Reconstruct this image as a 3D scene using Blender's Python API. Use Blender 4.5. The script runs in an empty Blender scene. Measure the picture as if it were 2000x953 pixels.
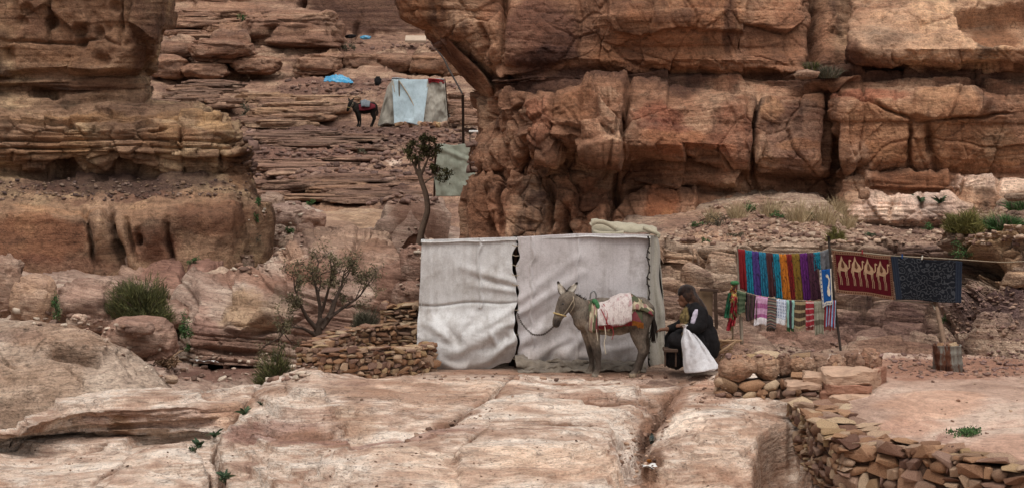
import bpy, bmesh, math, random
import numpy as np
from mathutils import Vector, Matrix
from concurrent.futures import ThreadPoolExecutor
R = math.radians
SC = bpy.context.scene
COL = SC.collection

# ------------------------------------------------------------------ camera, sky, sun, exposure
ZC, YH, KP = 4.43, 100.0, 0.000238      # eye height, horizon row, tangent per photo pixel
cam_d = bpy.data.cameras.new('camera'); cam = bpy.data.objects.new('camera', cam_d); COL.objects.link(cam)
cam.location = (0, 0, ZC); cam.rotation_euler = (R(90), 0, 0)
cam_d.sensor_width = 36.0; cam_d.lens = 36.0 / (2000 * KP); cam_d.shift_y = -(476.5 - YH) / 2000
cam_d.clip_start = 0.5; cam_d.clip_end = 3000
SC.camera = cam

SUN_EL, SUN_AZ = 62.0, -38.0            # degrees; azimuth from the viewing direction, negative = left, behind the camera
world = bpy.data.worlds.new('World'); SC.world = world; world.use_nodes = True
wn = world.node_tree.nodes; wl = world.node_tree.links; wn.clear()
sky = wn.new('ShaderNodeTexSky'); sky.sky_type = 'NISHITA'; sky.sun_disc = False
sky.sun_elevation = R(SUN_EL); sky.sun_rotation = R(180 + SUN_AZ)
sky.air_density = 1.0; sky.dust_density = 6.0; sky.ozone_density = 1.0
hs = wn.new('ShaderNodeHueSaturation'); hs.inputs['Saturation'].default_value = 0.22
bg = wn.new('ShaderNodeBackground'); bg.inputs['Strength'].default_value = 0.10
wo = wn.new('ShaderNodeOutputWorld')
wl.new(sky.outputs[0], hs.inputs['Color']); wl.new(hs.outputs[0], bg.inputs[0]); wl.new(bg.outputs[0], wo.inputs[0])

sun_d = bpy.data.lights.new('sun', 'SUN'); sun = bpy.data.objects.new('sun', sun_d); COL.objects.link(sun)
sun_d.energy = 1.3; sun_d.angle = R(24); sun_d.color = (1.0, 0.965, 0.92)
_d = Vector((math.sin(R(SUN_AZ)) * math.cos(R(SUN_EL)), -math.cos(R(SUN_AZ)) * math.cos(R(SUN_EL)), math.sin(R(SUN_EL))))
sun.rotation_euler = _d.to_track_quat('Z', 'Y').to_euler(); sun.location = (-10, -10, 30)
vs = SC.view_settings
vs.view_transform = 'Standard'; vs.look = 'None'; vs.exposure = 0.28; vs.gamma = 1.0; vs.use_curve_mapping = False
SC.cycles.max_bounces = 6; SC.cycles.diffuse_bounces = 2; SC.cycles.glossy_bounces = 2; SC.cycles.transparent_max_bounces = 8
SC.cycles.use_denoising = True

# ------------------------------------------------------------------ placing helpers
def at(px, py, Y):
    return np.array(((px - 1000.0) * KP * Y, Y, ZC - (py - YH) * KP * Y))
def atz(px, py, z):
    return at(px, py, (ZC - z) / ((py - YH) * KP))
def V(p): return Vector((float(p[0]), float(p[1]), float(p[2])))
def srgb(h):
    h = h.lstrip('#'); c = [int(h[i:i + 2], 16) / 255 for i in (0, 2, 4)]
    return tuple(v / 12.92 if v <= 0.04045 else ((v + 0.055) / 1.055) ** 2.4 for v in c)
def dull(h, k=0.87):
    c = srgb(h) if isinstance(h, str) else h; l = 0.3 * c[0] + 0.55 * c[1] + 0.15 * c[2]
    return tuple(l + (v - l) * k for v in c)
def C4(c):
    if isinstance(c, str): c = srgb(c)
    return (c[0], c[1], c[2], 1.0)

# ------------------------------------------------------------------ numpy noise
_rs = np.random.RandomState(7)
_perm = _rs.permutation(256).astype(np.int32); _perm = np.concatenate([_perm, _perm, _perm])
_val = (_rs.rand(256) * 2 - 1).astype(np.float32)
_POOL = ThreadPoolExecutor(4)
def _vn(x, y, z):
    xi = np.floor(x); yi = np.floor(y); zi = np.floor(z)
    fx = x - xi; fy = y - yi; fz = z - zi
    xi = xi.astype(np.int32) & 255; yi = yi.astype(np.int32) & 255; zi = zi.astype(np.int32) & 255
    fx = fx * fx * fx * (fx * (fx * 6 - 15) + 10); fy = fy * fy * fy * (fy * (fy * 6 - 15) + 10); fz = fz * fz * fz * (fz * (fz * 6 - 15) + 10)
    a0 = _perm[xi]; a1 = _perm[xi + 1]
    b00 = _perm[a0 + yi]; b01 = _perm[a0 + yi + 1]; b10 = _perm[a1 + yi]; b11 = _perm[a1 + yi + 1]
    def c(b): return _val[_perm[b + zi]], _val[_perm[b + zi + 1]]
    r = []
    for b in (b00, b01, b10, b11):
        l, h = c(b); r.append(l + (h - l) * fz)
    p = r[0] + (r[1] - r[0]) * fy; q = r[2] + (r[3] - r[2]) * fy
    return p + (q - p) * fx
def _chunks(fn, p):
    n = len(p)
    if n < 20000: return fn(p)
    k = np.array_split(np.arange(n), 4)
    return np.concatenate(list(_POOL.map(lambda ii: fn(p[ii[0]:ii[-1] + 1]), k)))
def fbm(p, scale=1.0, octaves=4, gain=0.5, seed=0, ridged=False):
    """p (N,3); scale scalar or 3-tuple (cycles per metre)"""
    s = np.asarray(scale, np.float32)
    def go(q):
        q = (q * s + np.float32(seed * 13.71)).astype(np.float32)
        x, y, z = q[:, 0], q[:, 1], q[:, 2]
        out = np.zeros(len(q), np.float32); a = 1.0; t = 0.0
        for o in range(octaves):
            v = _vn(x, y, z)
            if ridged: v = 1 - 2 * np.abs(v)
            out += a * v; t += a; a *= gain
            x, y, z = (x * 1.6 + y * 1.2) + 3.1, (y * 1.6 - x * 1.2) + 7.7, z * 2.03 + 1.3
        return out / t
    return _chunks(go, np.asarray(p, np.float32))
def _h(ix, iy, iz, k):
    return _perm[_perm[_perm[(ix + k * 37) & 255] + (iy & 255)] + (iz & 255)]
def voro(p, scale=1.0, seed=0, jitter=0.9):
    """returns F1, F2-F1, cell random (N,), plane (N,) a random tilt inside the cell"""
    s = np.asarray(scale, np.float32)
    def go(q):
        q = (q * s + np.float32(seed * 5.37)).astype(np.float32)
        b = np.floor(q).astype(np.int32)
        f1 = np.full(len(q), 9, np.float32); f2 = f1.copy(); cid = np.zeros(len(q), np.int32); dv = np.zeros((len(q), 3), np.float32)
        for dx in (-1, 0, 1):
            for dy in (-1, 0, 1):
                for dz in (-1, 0, 1):
                    ix, iy, iz = b[:, 0] + dx, b[:, 1] + dy, b[:, 2] + dz
                    h0 = _h(ix, iy, iz, 1)
                    r = np.stack([_val[h0], _val[_perm[h0 + 3]], _val[_perm[h0 + 11]]], 1) * 0.5 * jitter + 0.5
                    d = np.stack([ix, iy, iz], 1) + r - q
                    dd = np.sqrt((d * d).sum(1))
                    m = dd < f1
                    f2 = np.where(m, f1, np.minimum(f2, dd)); f1 = np.where(m, dd, f1)
                    cid = np.where(m, h0, cid); dv[m] = d[m]
        rnd = _val[_perm[cid + 17]]
        tilt = -(dv[:, 0] * _val[_perm[cid + 29]] + dv[:, 1] * _val[_perm[cid + 41]] + dv[:, 2] * _val[_perm[cid + 53]])
        return np.stack([f1, f2 - f1, rnd, tilt], 1)
    o = _chunks(go, np.asarray(p, np.float32))
    return o[:, 0], o[:, 1], o[:, 2], o[:, 3]
def sstep(a, b, x):
    t = np.clip((x - a) / (b - a), 0, 1); return t * t * (3 - 2 * t)
def layers(z, th, seed, spread=0.55, n=600):
    rs = np.random.RandomState(seed); t = th * np.exp(rs.normal(0, spread, n)); b = np.cumsum(t) - th * n * 0.35
    i = np.clip(np.searchsorted(b, z), 1, n - 1)
    return i, (z - b[i - 1]) / np.maximum(b[i] - b[i - 1], 1e-4)
def ledges(p, th, seed, hfreq=0.5, dip=0.0, warp=0.1, wfreq=0.4, joint=0.35, lump=0.25):
    """bedding: every bed sticks out by its own amount, varying along it, with a recessed joint between beds"""
    w = fbm(p, wfreq, 2, seed=seed + 3) * warp
    z = p[:, 2] + w + dip * p[:, 0]
    i, t = layers(z, th, seed)
    q = np.stack([p[:, 0] * hfreq, p[:, 1] * hfreq, i * 7.31], 1)
    off = fbm(q, 1.0, 2, seed=seed)
    e = np.minimum(t, 1 - t)
    return off + lump * sstep(0.0, 0.4, e) - joint * (1 - sstep(0.0, 0.12, e)), i, t
def terrace(p, th, seed, dip=(0, 0), warp=0.1, wfreq=0.4, edge=0.93, spread=0.5):
    """height change that turns a slope into treads and risers"""
    q = p[:, 2] + dip[0] * p[:, 0] + dip[1] * p[:, 1] + fbm(p, wfreq, 3, seed=seed + 3) * warp
    rs = np.random.RandomState(seed); n = 900; t = th * np.exp(rs.normal(0, spread, n)); b = np.cumsum(t) - th * n * 0.45
    i = np.clip(np.searchsorted(b, q), 1, n - 1); h = b[i] - b[i - 1]; u = (q - b[i - 1]) / h
    f = np.where(u < edge, u * 0.12 / edge, 0.12 + 0.88 * sstep(edge, 1.0, u))
    return (f - u) * h
def seglines(PX, PY, pts):
    d = np.full(PX.shape, 1e9)
    tt = np.zeros(PX.shape); L = 0.0
    for (x0, y0), (x1, y1) in zip(pts[:-1], pts[1:]):
        vx, vy = x1 - x0, y1 - y0; l2 = vx * vx + vy * vy + 1e-9
        t = np.clip(((PX - x0) * vx + (PY - y0) * vy) / l2, 0, 1)
        dd = np.hypot(PX - x0 - t * vx, PY - y0 - t * vy)
        m = dd < d; d = np.where(m, dd, d); tt = np.where(m, L + t * math.sqrt(l2), tt); L += math.sqrt(l2)
    return d, tt / max(L, 1e-6)
def inpoly(PX, PY, poly, soft):
    ins = np.zeros(PX.shape, bool); n = len(poly)
    for k in range(n):
        x0, y0 = poly[k]; x1, y1 = poly[(k + 1) % n]
        c = ((y0 > PY) != (y1 > PY)) & (PX < (x1 - x0) * (PY - y0) / (y1 - y0 + 1e-9) + x0)
        ins ^= c
    d, _ = seglines(PX, PY, list(poly) + [poly[0]])
    return sstep(-soft, soft, np.where(ins, d, -d))

# ------------------------------------------------------------------ materials
MATS = {}
class NT:
    def __init__(s, name):
        s.m = bpy.data.materials.new(name); s.m.use_nodes = True; s.t = s.m.node_tree; s.t.nodes.clear()
        s.out = s.t.nodes.new('ShaderNodeOutputMaterial'); s.b = s.t.nodes.new('ShaderNodeBsdfPrincipled')
        s.t.links.new(s.b.outputs[0], s.out.inputs[0]); s.b.inputs['Roughness'].default_value = 0.9
        s.b.inputs['Specular IOR Level'].default_value = 0.2
        MATS[name] = s.m
    def put(s, sock, v):
        if hasattr(v, 'is_output') or isinstance(v, bpy.types.NodeSocket): s.t.links.new(v, sock)
        elif isinstance(v, str): sock.default_value = C4(v)
        else: sock.default_value = v
    def coord(s, kind='Object'):
        return s.t.nodes.new('ShaderNodeTexCoord').outputs[kind]
    def mapping(s, v, scale=(1, 1, 1), rot=(0, 0, 0), loc=(0, 0, 0)):
        n = s.t.nodes.new('ShaderNodeMapping'); s.put(n.inputs[0], v); n.inputs['Scale'].default_value = scale
        n.inputs['Rotation'].default_value = rot; n.inputs['Location'].default_value = loc; return n.outputs[0]
    def noise(s, v, scale, detail=4, rough=0.55, dist=0.0, color=False):
        n = s.t.nodes.new('ShaderNodeTexNoise'); s.put(n.inputs['Vector'], v); n.inputs['Scale'].default_value = scale
        n.inputs['Detail'].default_value = detail; n.inputs['Roughness'].default_value = rough; n.inputs['Distortion'].default_value = dist
        return n.outputs['Color' if color else 'Fac']
    def voronoi(s, v, scale, feature='F1', out='Distance', rnd=1.0):
        n = s.t.nodes.new('ShaderNodeTexVoronoi'); n.feature = feature; s.put(n.inputs['Vector'], v); n.inputs['Scale'].default_value = scale
        n.inputs['Randomness'].default_value = rnd; return n.outputs[out]
    def wave(s, v, scale, dist=0.0, direction='X', profile='SIN'):
        n = s.t.nodes.new('ShaderNodeTexWave'); n.bands_direction = direction; n.wave_profile = profile; s.put(n.inputs['Vector'], v)
        n.inputs['Scale'].default_value = scale; n.inputs['Distortion'].default_value = dist; return n.outputs['Fac']
    def ramp(s, f, stops, interp='LINEAR'):
        n = s.t.nodes.new('ShaderNodeValToRGB'); s.put(n.inputs[0], f); r = n.color_ramp; r.interpolation = interp
        while len(r.elements) < len(stops): r.elements.new(0.5)
        for e, (p, c) in zip(r.elements, stops): e.position = p; e.color = C4(c) if not isinstance(c, (int, float)) else (c, c, c, 1)
        return n.outputs[0]
    def mix(s, f, a, b, mode='MIX'):
        n = s.t.nodes.new('ShaderNodeMix'); n.data_type = 'RGBA'; n.blend_type = mode; n.clamp_factor = True
        s.put(n.inputs[0], f)
        for k, v in ((6, a), (7, b)):
            if isinstance(v, tuple) and len(v) == 3: v = C4(v)
            s.put(n.inputs[k], v)
        return n.outputs[2]
    def math(s, op, a, b=0.0, clamp=False):
        n = s.t.nodes.new('ShaderNodeMath'); n.operation = op; n.use_clamp = clamp; s.put(n.inputs[0], a); s.put(n.inputs[1], b); return n.outputs[0]
    def maprange(s, v, a, b, c=0.0, d=1.0):
        n = s.t.nodes.new('ShaderNodeMapRange'); s.put(n.inputs[0], v)
        for k, x in zip((1, 2, 3, 4), (a, b, c, d)): n.inputs[k].default_value = x
        return n.outputs[0]
    def vadd(s, a, b, op='ADD'):
        n = s.t.nodes.new('ShaderNodeVectorMath'); n.operation = op; s.put(n.inputs[0], a); s.put(n.inputs[1], b); return n.outputs[0]
    def sep(s, v):
        n = s.t.nodes.new('ShaderNodeSeparateXYZ'); s.put(n.inputs[0], v); return n.outputs
    def attr(s, name):
        n = s.t.nodes.new('ShaderNodeAttribute'); n.attribute_name = name; return n.outputs
    def objrand(s):
        return s.t.nodes.new('ShaderNodeObjectInfo').outputs['Random']
    def bump(s, h, strength=0.5, dist=0.02, normal=None):
        n = s.t.nodes.new('ShaderNodeBump'); n.inputs['Strength'].default_value = strength; n.inputs['Distance'].default_value = dist
        s.put(n.inputs['Height'], h)
        if normal is not None: s.put(n.inputs['Normal'], normal)
        s.t.links.new(n.outputs[0], s.b.inputs['Normal']); return n.outputs[0]
    def base(s, c, rough=None):
        s.put(s.b.inputs['Base Color'], c)
        if rough is not None: s.put(s.b.inputs['Roughness'], rough)
        return s.m

def rock_mat(name, pal, strat=(0.5, 0.5, 9.0), strat2=(1.2, 1.2, 40.0), patch=0.6, stain=None, stain_amt=0.6, stain_lo=0.5, streak=None, streak_amt=0.5,
             speck=0.5, bump=0.7, fine=38.0, tilt=(0, 0, 0), k=1.0, paintdetail=0.55, warp=0.5, band=0.6, g2s=(1, 1, 2.2), lines=0.75, bdist=0.06, stainmap=(0.7, 0.7, 1.6)):
    """pal: dark -> light ramp of bedding colours; the 'paint' attribute holds hand-placed mineral colour patches and painted crack shade."""
    n = NT(name); P = n.coord(); w = n.noise(P, 0.45 * k, 1, color=True)
    w = n.vadd(w, (0.5, 0.5, 0.5), 'SUBTRACT'); wv = n.vadd(w, (warp, warp, warp), 'MULTIPLY'); Q = n.vadd(P, wv)
    Q = n.mapping(Q, rot=tilt)
    s1 = n.noise(n.mapping(Q, strat), k, 3, 0.62); s2 = n.noise(n.mapping(Q, strat2), k, 2, 0.6)
    pt = n.noise(P, patch * k, 4, 0.62)
    f = n.math('ADD', n.math('MULTIPLY', s1, 0.62 * band), n.math('MULTIPLY', s2, 0.38 * band))
    f = n.math('ADD', f, n.math('MULTIPLY', pt, 1.0 - band))
    f = n.maprange(f, 0.36, 0.64)
    c = n.ramp(f, [(i / (len(pal) - 1), dull(h)) for i, h in enumerate(pal)])
    att = n.attr('paint')
    c = n.mix(att['Alpha'], c, n.mix(paintdetail, att['Color'], n.mix(1.0, att['Color'], n.mix(1.0, c, (2.6, 2.9, 3.2), 'MULTIPLY'), 'MULTIPLY')))
    if stain:
        st = n.noise(n.mapping(P, stainmap), 0.9 * k, 5, 0.68)
        c = n.mix(n.math('MULTIPLY', n.maprange(st, stain_lo, stain_lo + 0.13), stain_amt), c, stain)
    if streak:
        sk = n.noise(n.mapping(P, (3.0, 3.0, 0.22)), 0.8 * k, 3, 0.6)
        c = n.mix(n.math('MULTIPLY', n.math('MULTIPLY', n.maprange(sk, 0.48, 0.66), n.maprange(pt, 0.42, 0.6)), streak_amt), c, streak)
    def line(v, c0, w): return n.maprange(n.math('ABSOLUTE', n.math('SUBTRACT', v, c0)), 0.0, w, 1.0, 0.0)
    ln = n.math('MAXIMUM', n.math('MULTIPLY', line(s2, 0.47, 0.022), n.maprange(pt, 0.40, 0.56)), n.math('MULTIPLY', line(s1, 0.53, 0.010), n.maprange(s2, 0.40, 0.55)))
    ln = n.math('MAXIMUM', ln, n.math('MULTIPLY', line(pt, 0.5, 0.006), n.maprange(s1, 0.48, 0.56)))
    c = n.mix(n.math('MULTIPLY', ln, lines), c, n.mix(1.0, c, (0.34, 0.31, 0.30), 'MULTIPLY'))  # thin dark lines: crevice shade put into the rock colour
    g = n.noise(P, fine * k, 2, 0.7); g2 = n.noise(n.mapping(P, g2s, rot=tilt), 9.0 * k, 4, 0.72)
    c = n.mix(1.0, c, n.ramp(g, [(0.25, 1 - 0.6 * speck), (0.5, 1.0), (0.78, 1 + 0.35 * speck)]), 'MULTIPLY')
    c = n.mix(1.0, c, n.ramp(g2, [(0.28, 1 - 0.8 * speck), (0.5, 1.0), (0.75, 1 + 0.35 * speck)]), 'MULTIPLY')
    h = n.math('ADD', g2, n.math('MULTIPLY', g, 0.35))
    n.bump(h, bump, bdist / k)
    return n.base(c, 0.93)

# ------------------------------------------------------------------ mesh helpers
def tagk(o, kind): o['kind'] = kind; return o
def tag(o, label=None, cat=None, group=None, kind=None):
    if label: o['label'] = label
    if cat:
        o['category'] = cat
        if not kind: kind = 'thing'
    if group: o['group'] = group
    if kind: o['kind'] = kind
    return o
def mesh_np(name, verts, faces, mat=None, paint=None, smooth=True):
    me = bpy.data.meshes.new(name); verts = np.asarray(verts, np.float32); faces = np.asarray(faces, np.int32)
    k = faces.shape[1]
    me.vertices.add(len(verts)); me.vertices.foreach_set('co', verts.ravel())
    me.loops.add(faces.size); me.loops.foreach_set('vertex_index', faces.ravel())
    me.polygons.add(len(faces)); me.polygons.foreach_set('loop_start', np.arange(0, faces.size, k, dtype=np.int32))
    me.polygons.foreach_set('loop_total', np.full(len(faces), k, np.int32))
    me.update(calc_edges=True)
    if smooth: me.polygons.foreach_set('use_smooth', np.ones(len(faces), bool))
    if paint is not None:
        a = me.color_attributes.new('paint', 'FLOAT_COLOR', 'POINT'); a.data.foreach_set('color', np.asarray(paint, np.float32).ravel())
    if mat is not None: me.materials.append(MATS[mat] if isinstance(mat, str) else mat)
    return me
def link(name, me, parent=None):
    o = bpy.data.objects.new(name, me); COL.objects.link(o)
    if parent is not None: o.parent = parent
    return o
def empty(name, loc=(0, 0, 0), rz=0.0):
    o = bpy.data.objects.new(name, None); COL.objects.link(o); o.location = V(loc); o.rotation_euler = (0, 0, rz); o.empty_display_size = 0.1
    return o
def gridfaces(nv, nu, wrap=False):
    i = np.arange(nv - 1)[:, None] * nu + np.arange(nu - 1)[None, :]
    f = np.stack([i, i + 1, i + nu + 1, i + nu], -1).reshape(-1, 4)
    if wrap:
        j = np.arange(nv - 1) * nu
        f = np.concatenate([f, np.stack([j + nu - 1, j, j + nu, j + 2 * nu - 1], -1)])
    return f
def lin_resample(Cg, axis, n, wts, cubic=False):
    """resample control array along axis 0 after moveaxis; wts: length weight of each segment"""
    A = np.moveaxis(Cg, axis, 0); k = len(A)
    cum = np.concatenate([[0], np.cumsum(wts)]); s = np.linspace(0, cum[-1], n)
    i = np.clip(np.searchsorted(cum, s, side='right') - 1, 0, k - 2); t = ((s - cum[i]) / (cum[i + 1] - cum[i] + 1e-9))
    t = t.reshape((-1,) + (1,) * (A.ndim - 1))
    p1, p2 = A[i], A[i + 1]
    if not cubic: o = p1 + (p2 - p1) * t
    else:
        p0, p3 = A[np.maximum(i - 1, 0)], A[np.minimum(i + 2, k - 1)]
        m1, m2 = (p2 - p0) * 0.5, (p3 - p1) * 0.5
        m1 *= 0.7; m2 *= 0.7
        t2, t3 = t * t, t * t * t
        o = (2 * t3 - 3 * t2 + 1) * p1 + (t3 - 2 * t2 + t) * m1 + (-2 * t3 + 3 * t2) * p2 + (t3 - t2) * m2
    return np.moveaxis(o, 0, axis)
def blur(a, n):
    for _ in range(n):
        for ax in (0, 1):
            b = a.copy(); sl = [slice(None)] * a.ndim; sm = list(sl); sp = list(sl)
            sl[ax] = slice(1, -1); sm[ax] = slice(0, -2); sp[ax] = slice(2, None)
            b[tuple(sl)] = 0.25 * a[tuple(sm)] + 0.5 * a[tuple(sl)] + 0.25 * a[tuple(sp)]; a = b
    return a
def sheet(name, rows, nu, nv, disp, mat, blobs=(), cubic_v=False, soften=1, nrm_blur=6, up=False, minseg=25, pnoise=1.3):
    """A continuous rock surface lofted through control rows of (px,py,Y) survey points, then displaced."""
    Cg = np.array([[list(at(*p)) + [p[0], p[1]] for p in r] for r in rows], float)
    du = np.maximum(np.abs(np.diff(Cg[:, :, 3:5], axis=1)).sum(2).mean(0), minseg)
    dv = np.maximum(np.abs(np.diff(Cg[:, :, 3:5], axis=0)).sum(2).mean(1), minseg)
    mx = Cg[:, :, 3].mean(0); du = np.where((mx[:-1] >= 1985) | (mx[1:] <= 10), np.minimum(du, 90), du)     # coarser outside the frame
    G = lin_resample(Cg, 1, nu, du, True); G = lin_resample(G, 0, nv, dv, cubic_v)
    if soften: G = blur(G, soften)
    B = G[:, :, :3]; PX = G[:, :, 3]; PY = G[:, :, 4]
    if up: N = np.zeros_like(B); N[..., 2] = 1
    else:
        N = np.cross(np.gradient(B, axis=1), np.gradient(B, axis=0)); N /= np.linalg.norm(N, axis=2, keepdims=True) + 1e-9
        mid = N[nv // 2, nu // 2]
        if np.mean(((np.array([0, 0, ZC]) - B) * N).sum(2)) < 0: N = -N
        N = blur(N, nrm_blur); N /= np.linalg.norm(N, axis=2, keepdims=True) + 1e-9
    P = B.reshape(-1, 3).astype(np.float32); px = PX.ravel(); py = PY.ravel()
    D = disp(P, px, py)
    if isinstance(D, tuple): P2 = P + N.reshape(-1, 3) * D[0][:, None] + D[1]
    else: P2 = P + N.reshape(-1, 3) * D[:, None]
    pa = paint_of(P, px, py, blobs, pnoise)
    return link(name, mesh_np(name, P2, gridfaces(nv, nu), mat, pa))
def paint_of(P, px, py, blobs, pn=1.3):
    pa = np.zeros((len(P), 4), np.float32)
    if not blobs: return pa
    n1 = fbm(P, pn, 5, 0.6, seed=41); n2 = fbm(P, pn * 1.1, 5, 0.6, seed=43)
    for b in blobs:
        if b[0] == 'line':
            _, pts, wd, col, a = b; dd, tt = seglines(px + n1 * 9, py + n2 * 5, pts); w = np.exp(-(dd / wd) ** 2) * a * np.clip(0.55 + n2 * 1.2, 0, 1); c = np.array(dull(col)); na = w + pa[:, 3] * (1 - w)
            pa[:, :3] = np.where(na[:, None] > 1e-4, (c * w[:, None] + pa[:, :3] * (pa[:, 3] * (1 - w))[:, None]) / np.maximum(na, 1e-4)[:, None], 0); pa[:, 3] = na
            continue
        cx, cy, rx, ry, col, a = b[:6]; rag = b[6] if len(b) > 6 else 0.5
        d = np.hypot((px - cx) / rx + n1 * rag, (py - cy) / ry + n2 * rag)
        w = (1 - sstep(0.72, 1.12, d)) * a
        c = np.array(dull(col))
        na = w + pa[:, 3] * (1 - w)
        pa[:, :3] = np.where(na[:, None] > 1e-4, (c * w[:, None] + pa[:, :3] * (pa[:, 3] * (1 - w))[:, None]) / np.maximum(na, 1e-4)[:, None], 0)
        pa[:, 3] = na
    return pa
# ------------------------------------------------------------------ rock materials
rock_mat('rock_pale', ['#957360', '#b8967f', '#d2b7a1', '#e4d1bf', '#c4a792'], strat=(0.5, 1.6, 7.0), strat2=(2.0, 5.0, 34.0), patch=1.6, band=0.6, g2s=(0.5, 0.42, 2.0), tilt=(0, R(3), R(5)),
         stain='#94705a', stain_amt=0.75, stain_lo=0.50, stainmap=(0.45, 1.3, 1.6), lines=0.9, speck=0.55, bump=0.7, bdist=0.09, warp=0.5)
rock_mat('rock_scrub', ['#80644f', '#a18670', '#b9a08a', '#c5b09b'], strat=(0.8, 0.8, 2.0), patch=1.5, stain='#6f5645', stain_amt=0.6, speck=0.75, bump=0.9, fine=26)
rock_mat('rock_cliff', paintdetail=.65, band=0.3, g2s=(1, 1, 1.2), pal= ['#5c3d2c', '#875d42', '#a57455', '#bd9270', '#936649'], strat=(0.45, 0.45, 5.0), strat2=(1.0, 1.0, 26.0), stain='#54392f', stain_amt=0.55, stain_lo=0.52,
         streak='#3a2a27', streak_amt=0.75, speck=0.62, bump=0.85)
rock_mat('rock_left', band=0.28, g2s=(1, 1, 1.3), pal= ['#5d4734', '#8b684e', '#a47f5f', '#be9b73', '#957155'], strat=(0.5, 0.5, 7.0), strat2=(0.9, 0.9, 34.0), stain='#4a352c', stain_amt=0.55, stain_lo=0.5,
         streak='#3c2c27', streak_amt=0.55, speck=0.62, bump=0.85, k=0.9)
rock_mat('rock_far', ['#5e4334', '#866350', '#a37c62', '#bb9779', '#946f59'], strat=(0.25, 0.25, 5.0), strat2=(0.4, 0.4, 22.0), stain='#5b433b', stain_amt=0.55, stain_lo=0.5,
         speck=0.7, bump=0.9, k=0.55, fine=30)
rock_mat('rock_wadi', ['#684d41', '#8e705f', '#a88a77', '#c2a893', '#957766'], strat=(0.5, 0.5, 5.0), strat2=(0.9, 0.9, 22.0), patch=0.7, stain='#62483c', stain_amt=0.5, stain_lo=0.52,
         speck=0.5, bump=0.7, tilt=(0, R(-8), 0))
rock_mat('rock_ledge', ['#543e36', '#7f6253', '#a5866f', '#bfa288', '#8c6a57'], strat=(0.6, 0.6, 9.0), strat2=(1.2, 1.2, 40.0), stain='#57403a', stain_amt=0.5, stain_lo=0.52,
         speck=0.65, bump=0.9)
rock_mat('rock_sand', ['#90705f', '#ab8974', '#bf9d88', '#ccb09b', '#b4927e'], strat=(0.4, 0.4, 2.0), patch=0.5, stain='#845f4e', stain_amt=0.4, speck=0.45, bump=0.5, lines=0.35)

# ------------------------------------------------------------------ far ground sheet
g = NT('ground_sand'); gp = g.coord(); g.base(g.ramp(g.noise(gp, 0.2, 6), [(0.3, '#7a5a49'), (0.7, '#a1806a')])); g.bump(g.noise(gp, 3.0, 5), 0.6, 0.1)
me = mesh_np('ground', [(-1500, -300, -4.5), (1500, -300, -4.5), (1500, 2500, -4.5), (-1500, 2500, -4.5)], [(0, 1, 2, 3)], 'ground_sand')
tagk(link('ground', me), 'structure')

# ------------------------------------------------------------------ foreground bedrock
def zr(px, lst):   # column of (py,z) -> (px,py,Y)
    return [(px, y, (ZC - z) / ((y - YH) * KP)) for y, z in lst]
cols = []
def bcol(px, crest, mid, lip, foot, low, bot, end):
    c = zr(px, [crest, mid, lip, foot, low, bot, end])
    Yc = c[0][2]; zc_ = crest[1] - 1.6; Yb = Yc + 1.3
    back = (px, YH + (ZC - zc_) / (KP * Yb), Yb)
    cols.append([back] + c)
bcol(-500, (835, -.20), (842, -.20), (850, -.22), (862, -.42), (905, -.50), (960, -.55), (1120, -.62))
bcol(-20, (836, -.20), (842, -.20), (848, -.24), (858, -.42), (905, -.50), (960, -.55), (1120, -.62))
bcol(60, (808, -.06), (818, -.05), (830, -.08), (853, -.42), (905, -.50), (960, -.55), (1120, -.62))
bcol(130, (776, .02), (787, .05), (802, .0), (852, -.42), (905, -.49), (960, -.54), (1120, -.6))
bcol(230, (757, .02), (768, .06), (787, .02), (853, -.43), (905, -.48), (960, -.53), (1120, -.6))
bcol(340, (753, .0), (765, .05), (790, .02), (853, -.42), (905, -.45), (960, -.50), (1120, -.6))
bcol(420, (751, -.02), (766, .02), (795, -.04), (850, -.36), (905, -.42), (960, -.47), (1120, -.6))
bcol(480, (751, -.05), (770, -.03), (800, -.12), (850, -.26), (905, -.34), (960, -.4), (1120, -.5))
bcol(540, (745, .0), (775, .02), (800, -.02), (850, -.14), (905, -.24), (960, -.3), (1120, -.4))
bcol(610, (722, .1), (760, .08), (800, .02), (850, -.1), (905, -.2), (960, -.26), (1120, -.4))
bcol(700, (712, .02), (755, .05), (800, .02), (850, -.1), (905, -.18), (960, -.22), (1120, -.36))
bcol(850, (700, .0), (750, .02), (800, .0), (850, -.1), (905, -.14), (960, -.18), (1120, -.36))
bcol(1000, (700, .0), (745, .02), (800, -.02), (850, -.05), (905, -.1), (960, -.16), (1120, -.36))
bcol(1150, (700, .0), (742, .02), (800, -.04), (850, -.08), (905, -.12), (960, -.2), (1120, -.36))
bcol(1280, (700, .03), (742, .0), (800, -.1), (850, -.16), (905, -.2), (960, -.24), (1120, -.4))
bcol(1380, (695, .06), (740, .02), (800, -.06), (850, -.12), (905, -.18), (960, -.24), (1120, -.4))
bcol(1470, (690, .1), (740, .04), (800, -.06), (850, -.14), (905, -.24), (960, -.34), (1120, -.5))
bcol(1530, (690, .1), (740, .05), (800, -.1), (850, -.2), (905, -.34), (960, -.5), (1120, -.6))
bcol(1640, (690, .1), (740, .05), (800, -.12), (850, -.24), (905, -.4), (960, -.6), (1120, -.7))
bcol(2600, (690, .1), (740, .0), (800, -.12), (850, -.24), (905, -.4), (960, -.6), (1120, -.7))
rows = [list(r) for r in zip(*cols)]
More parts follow.
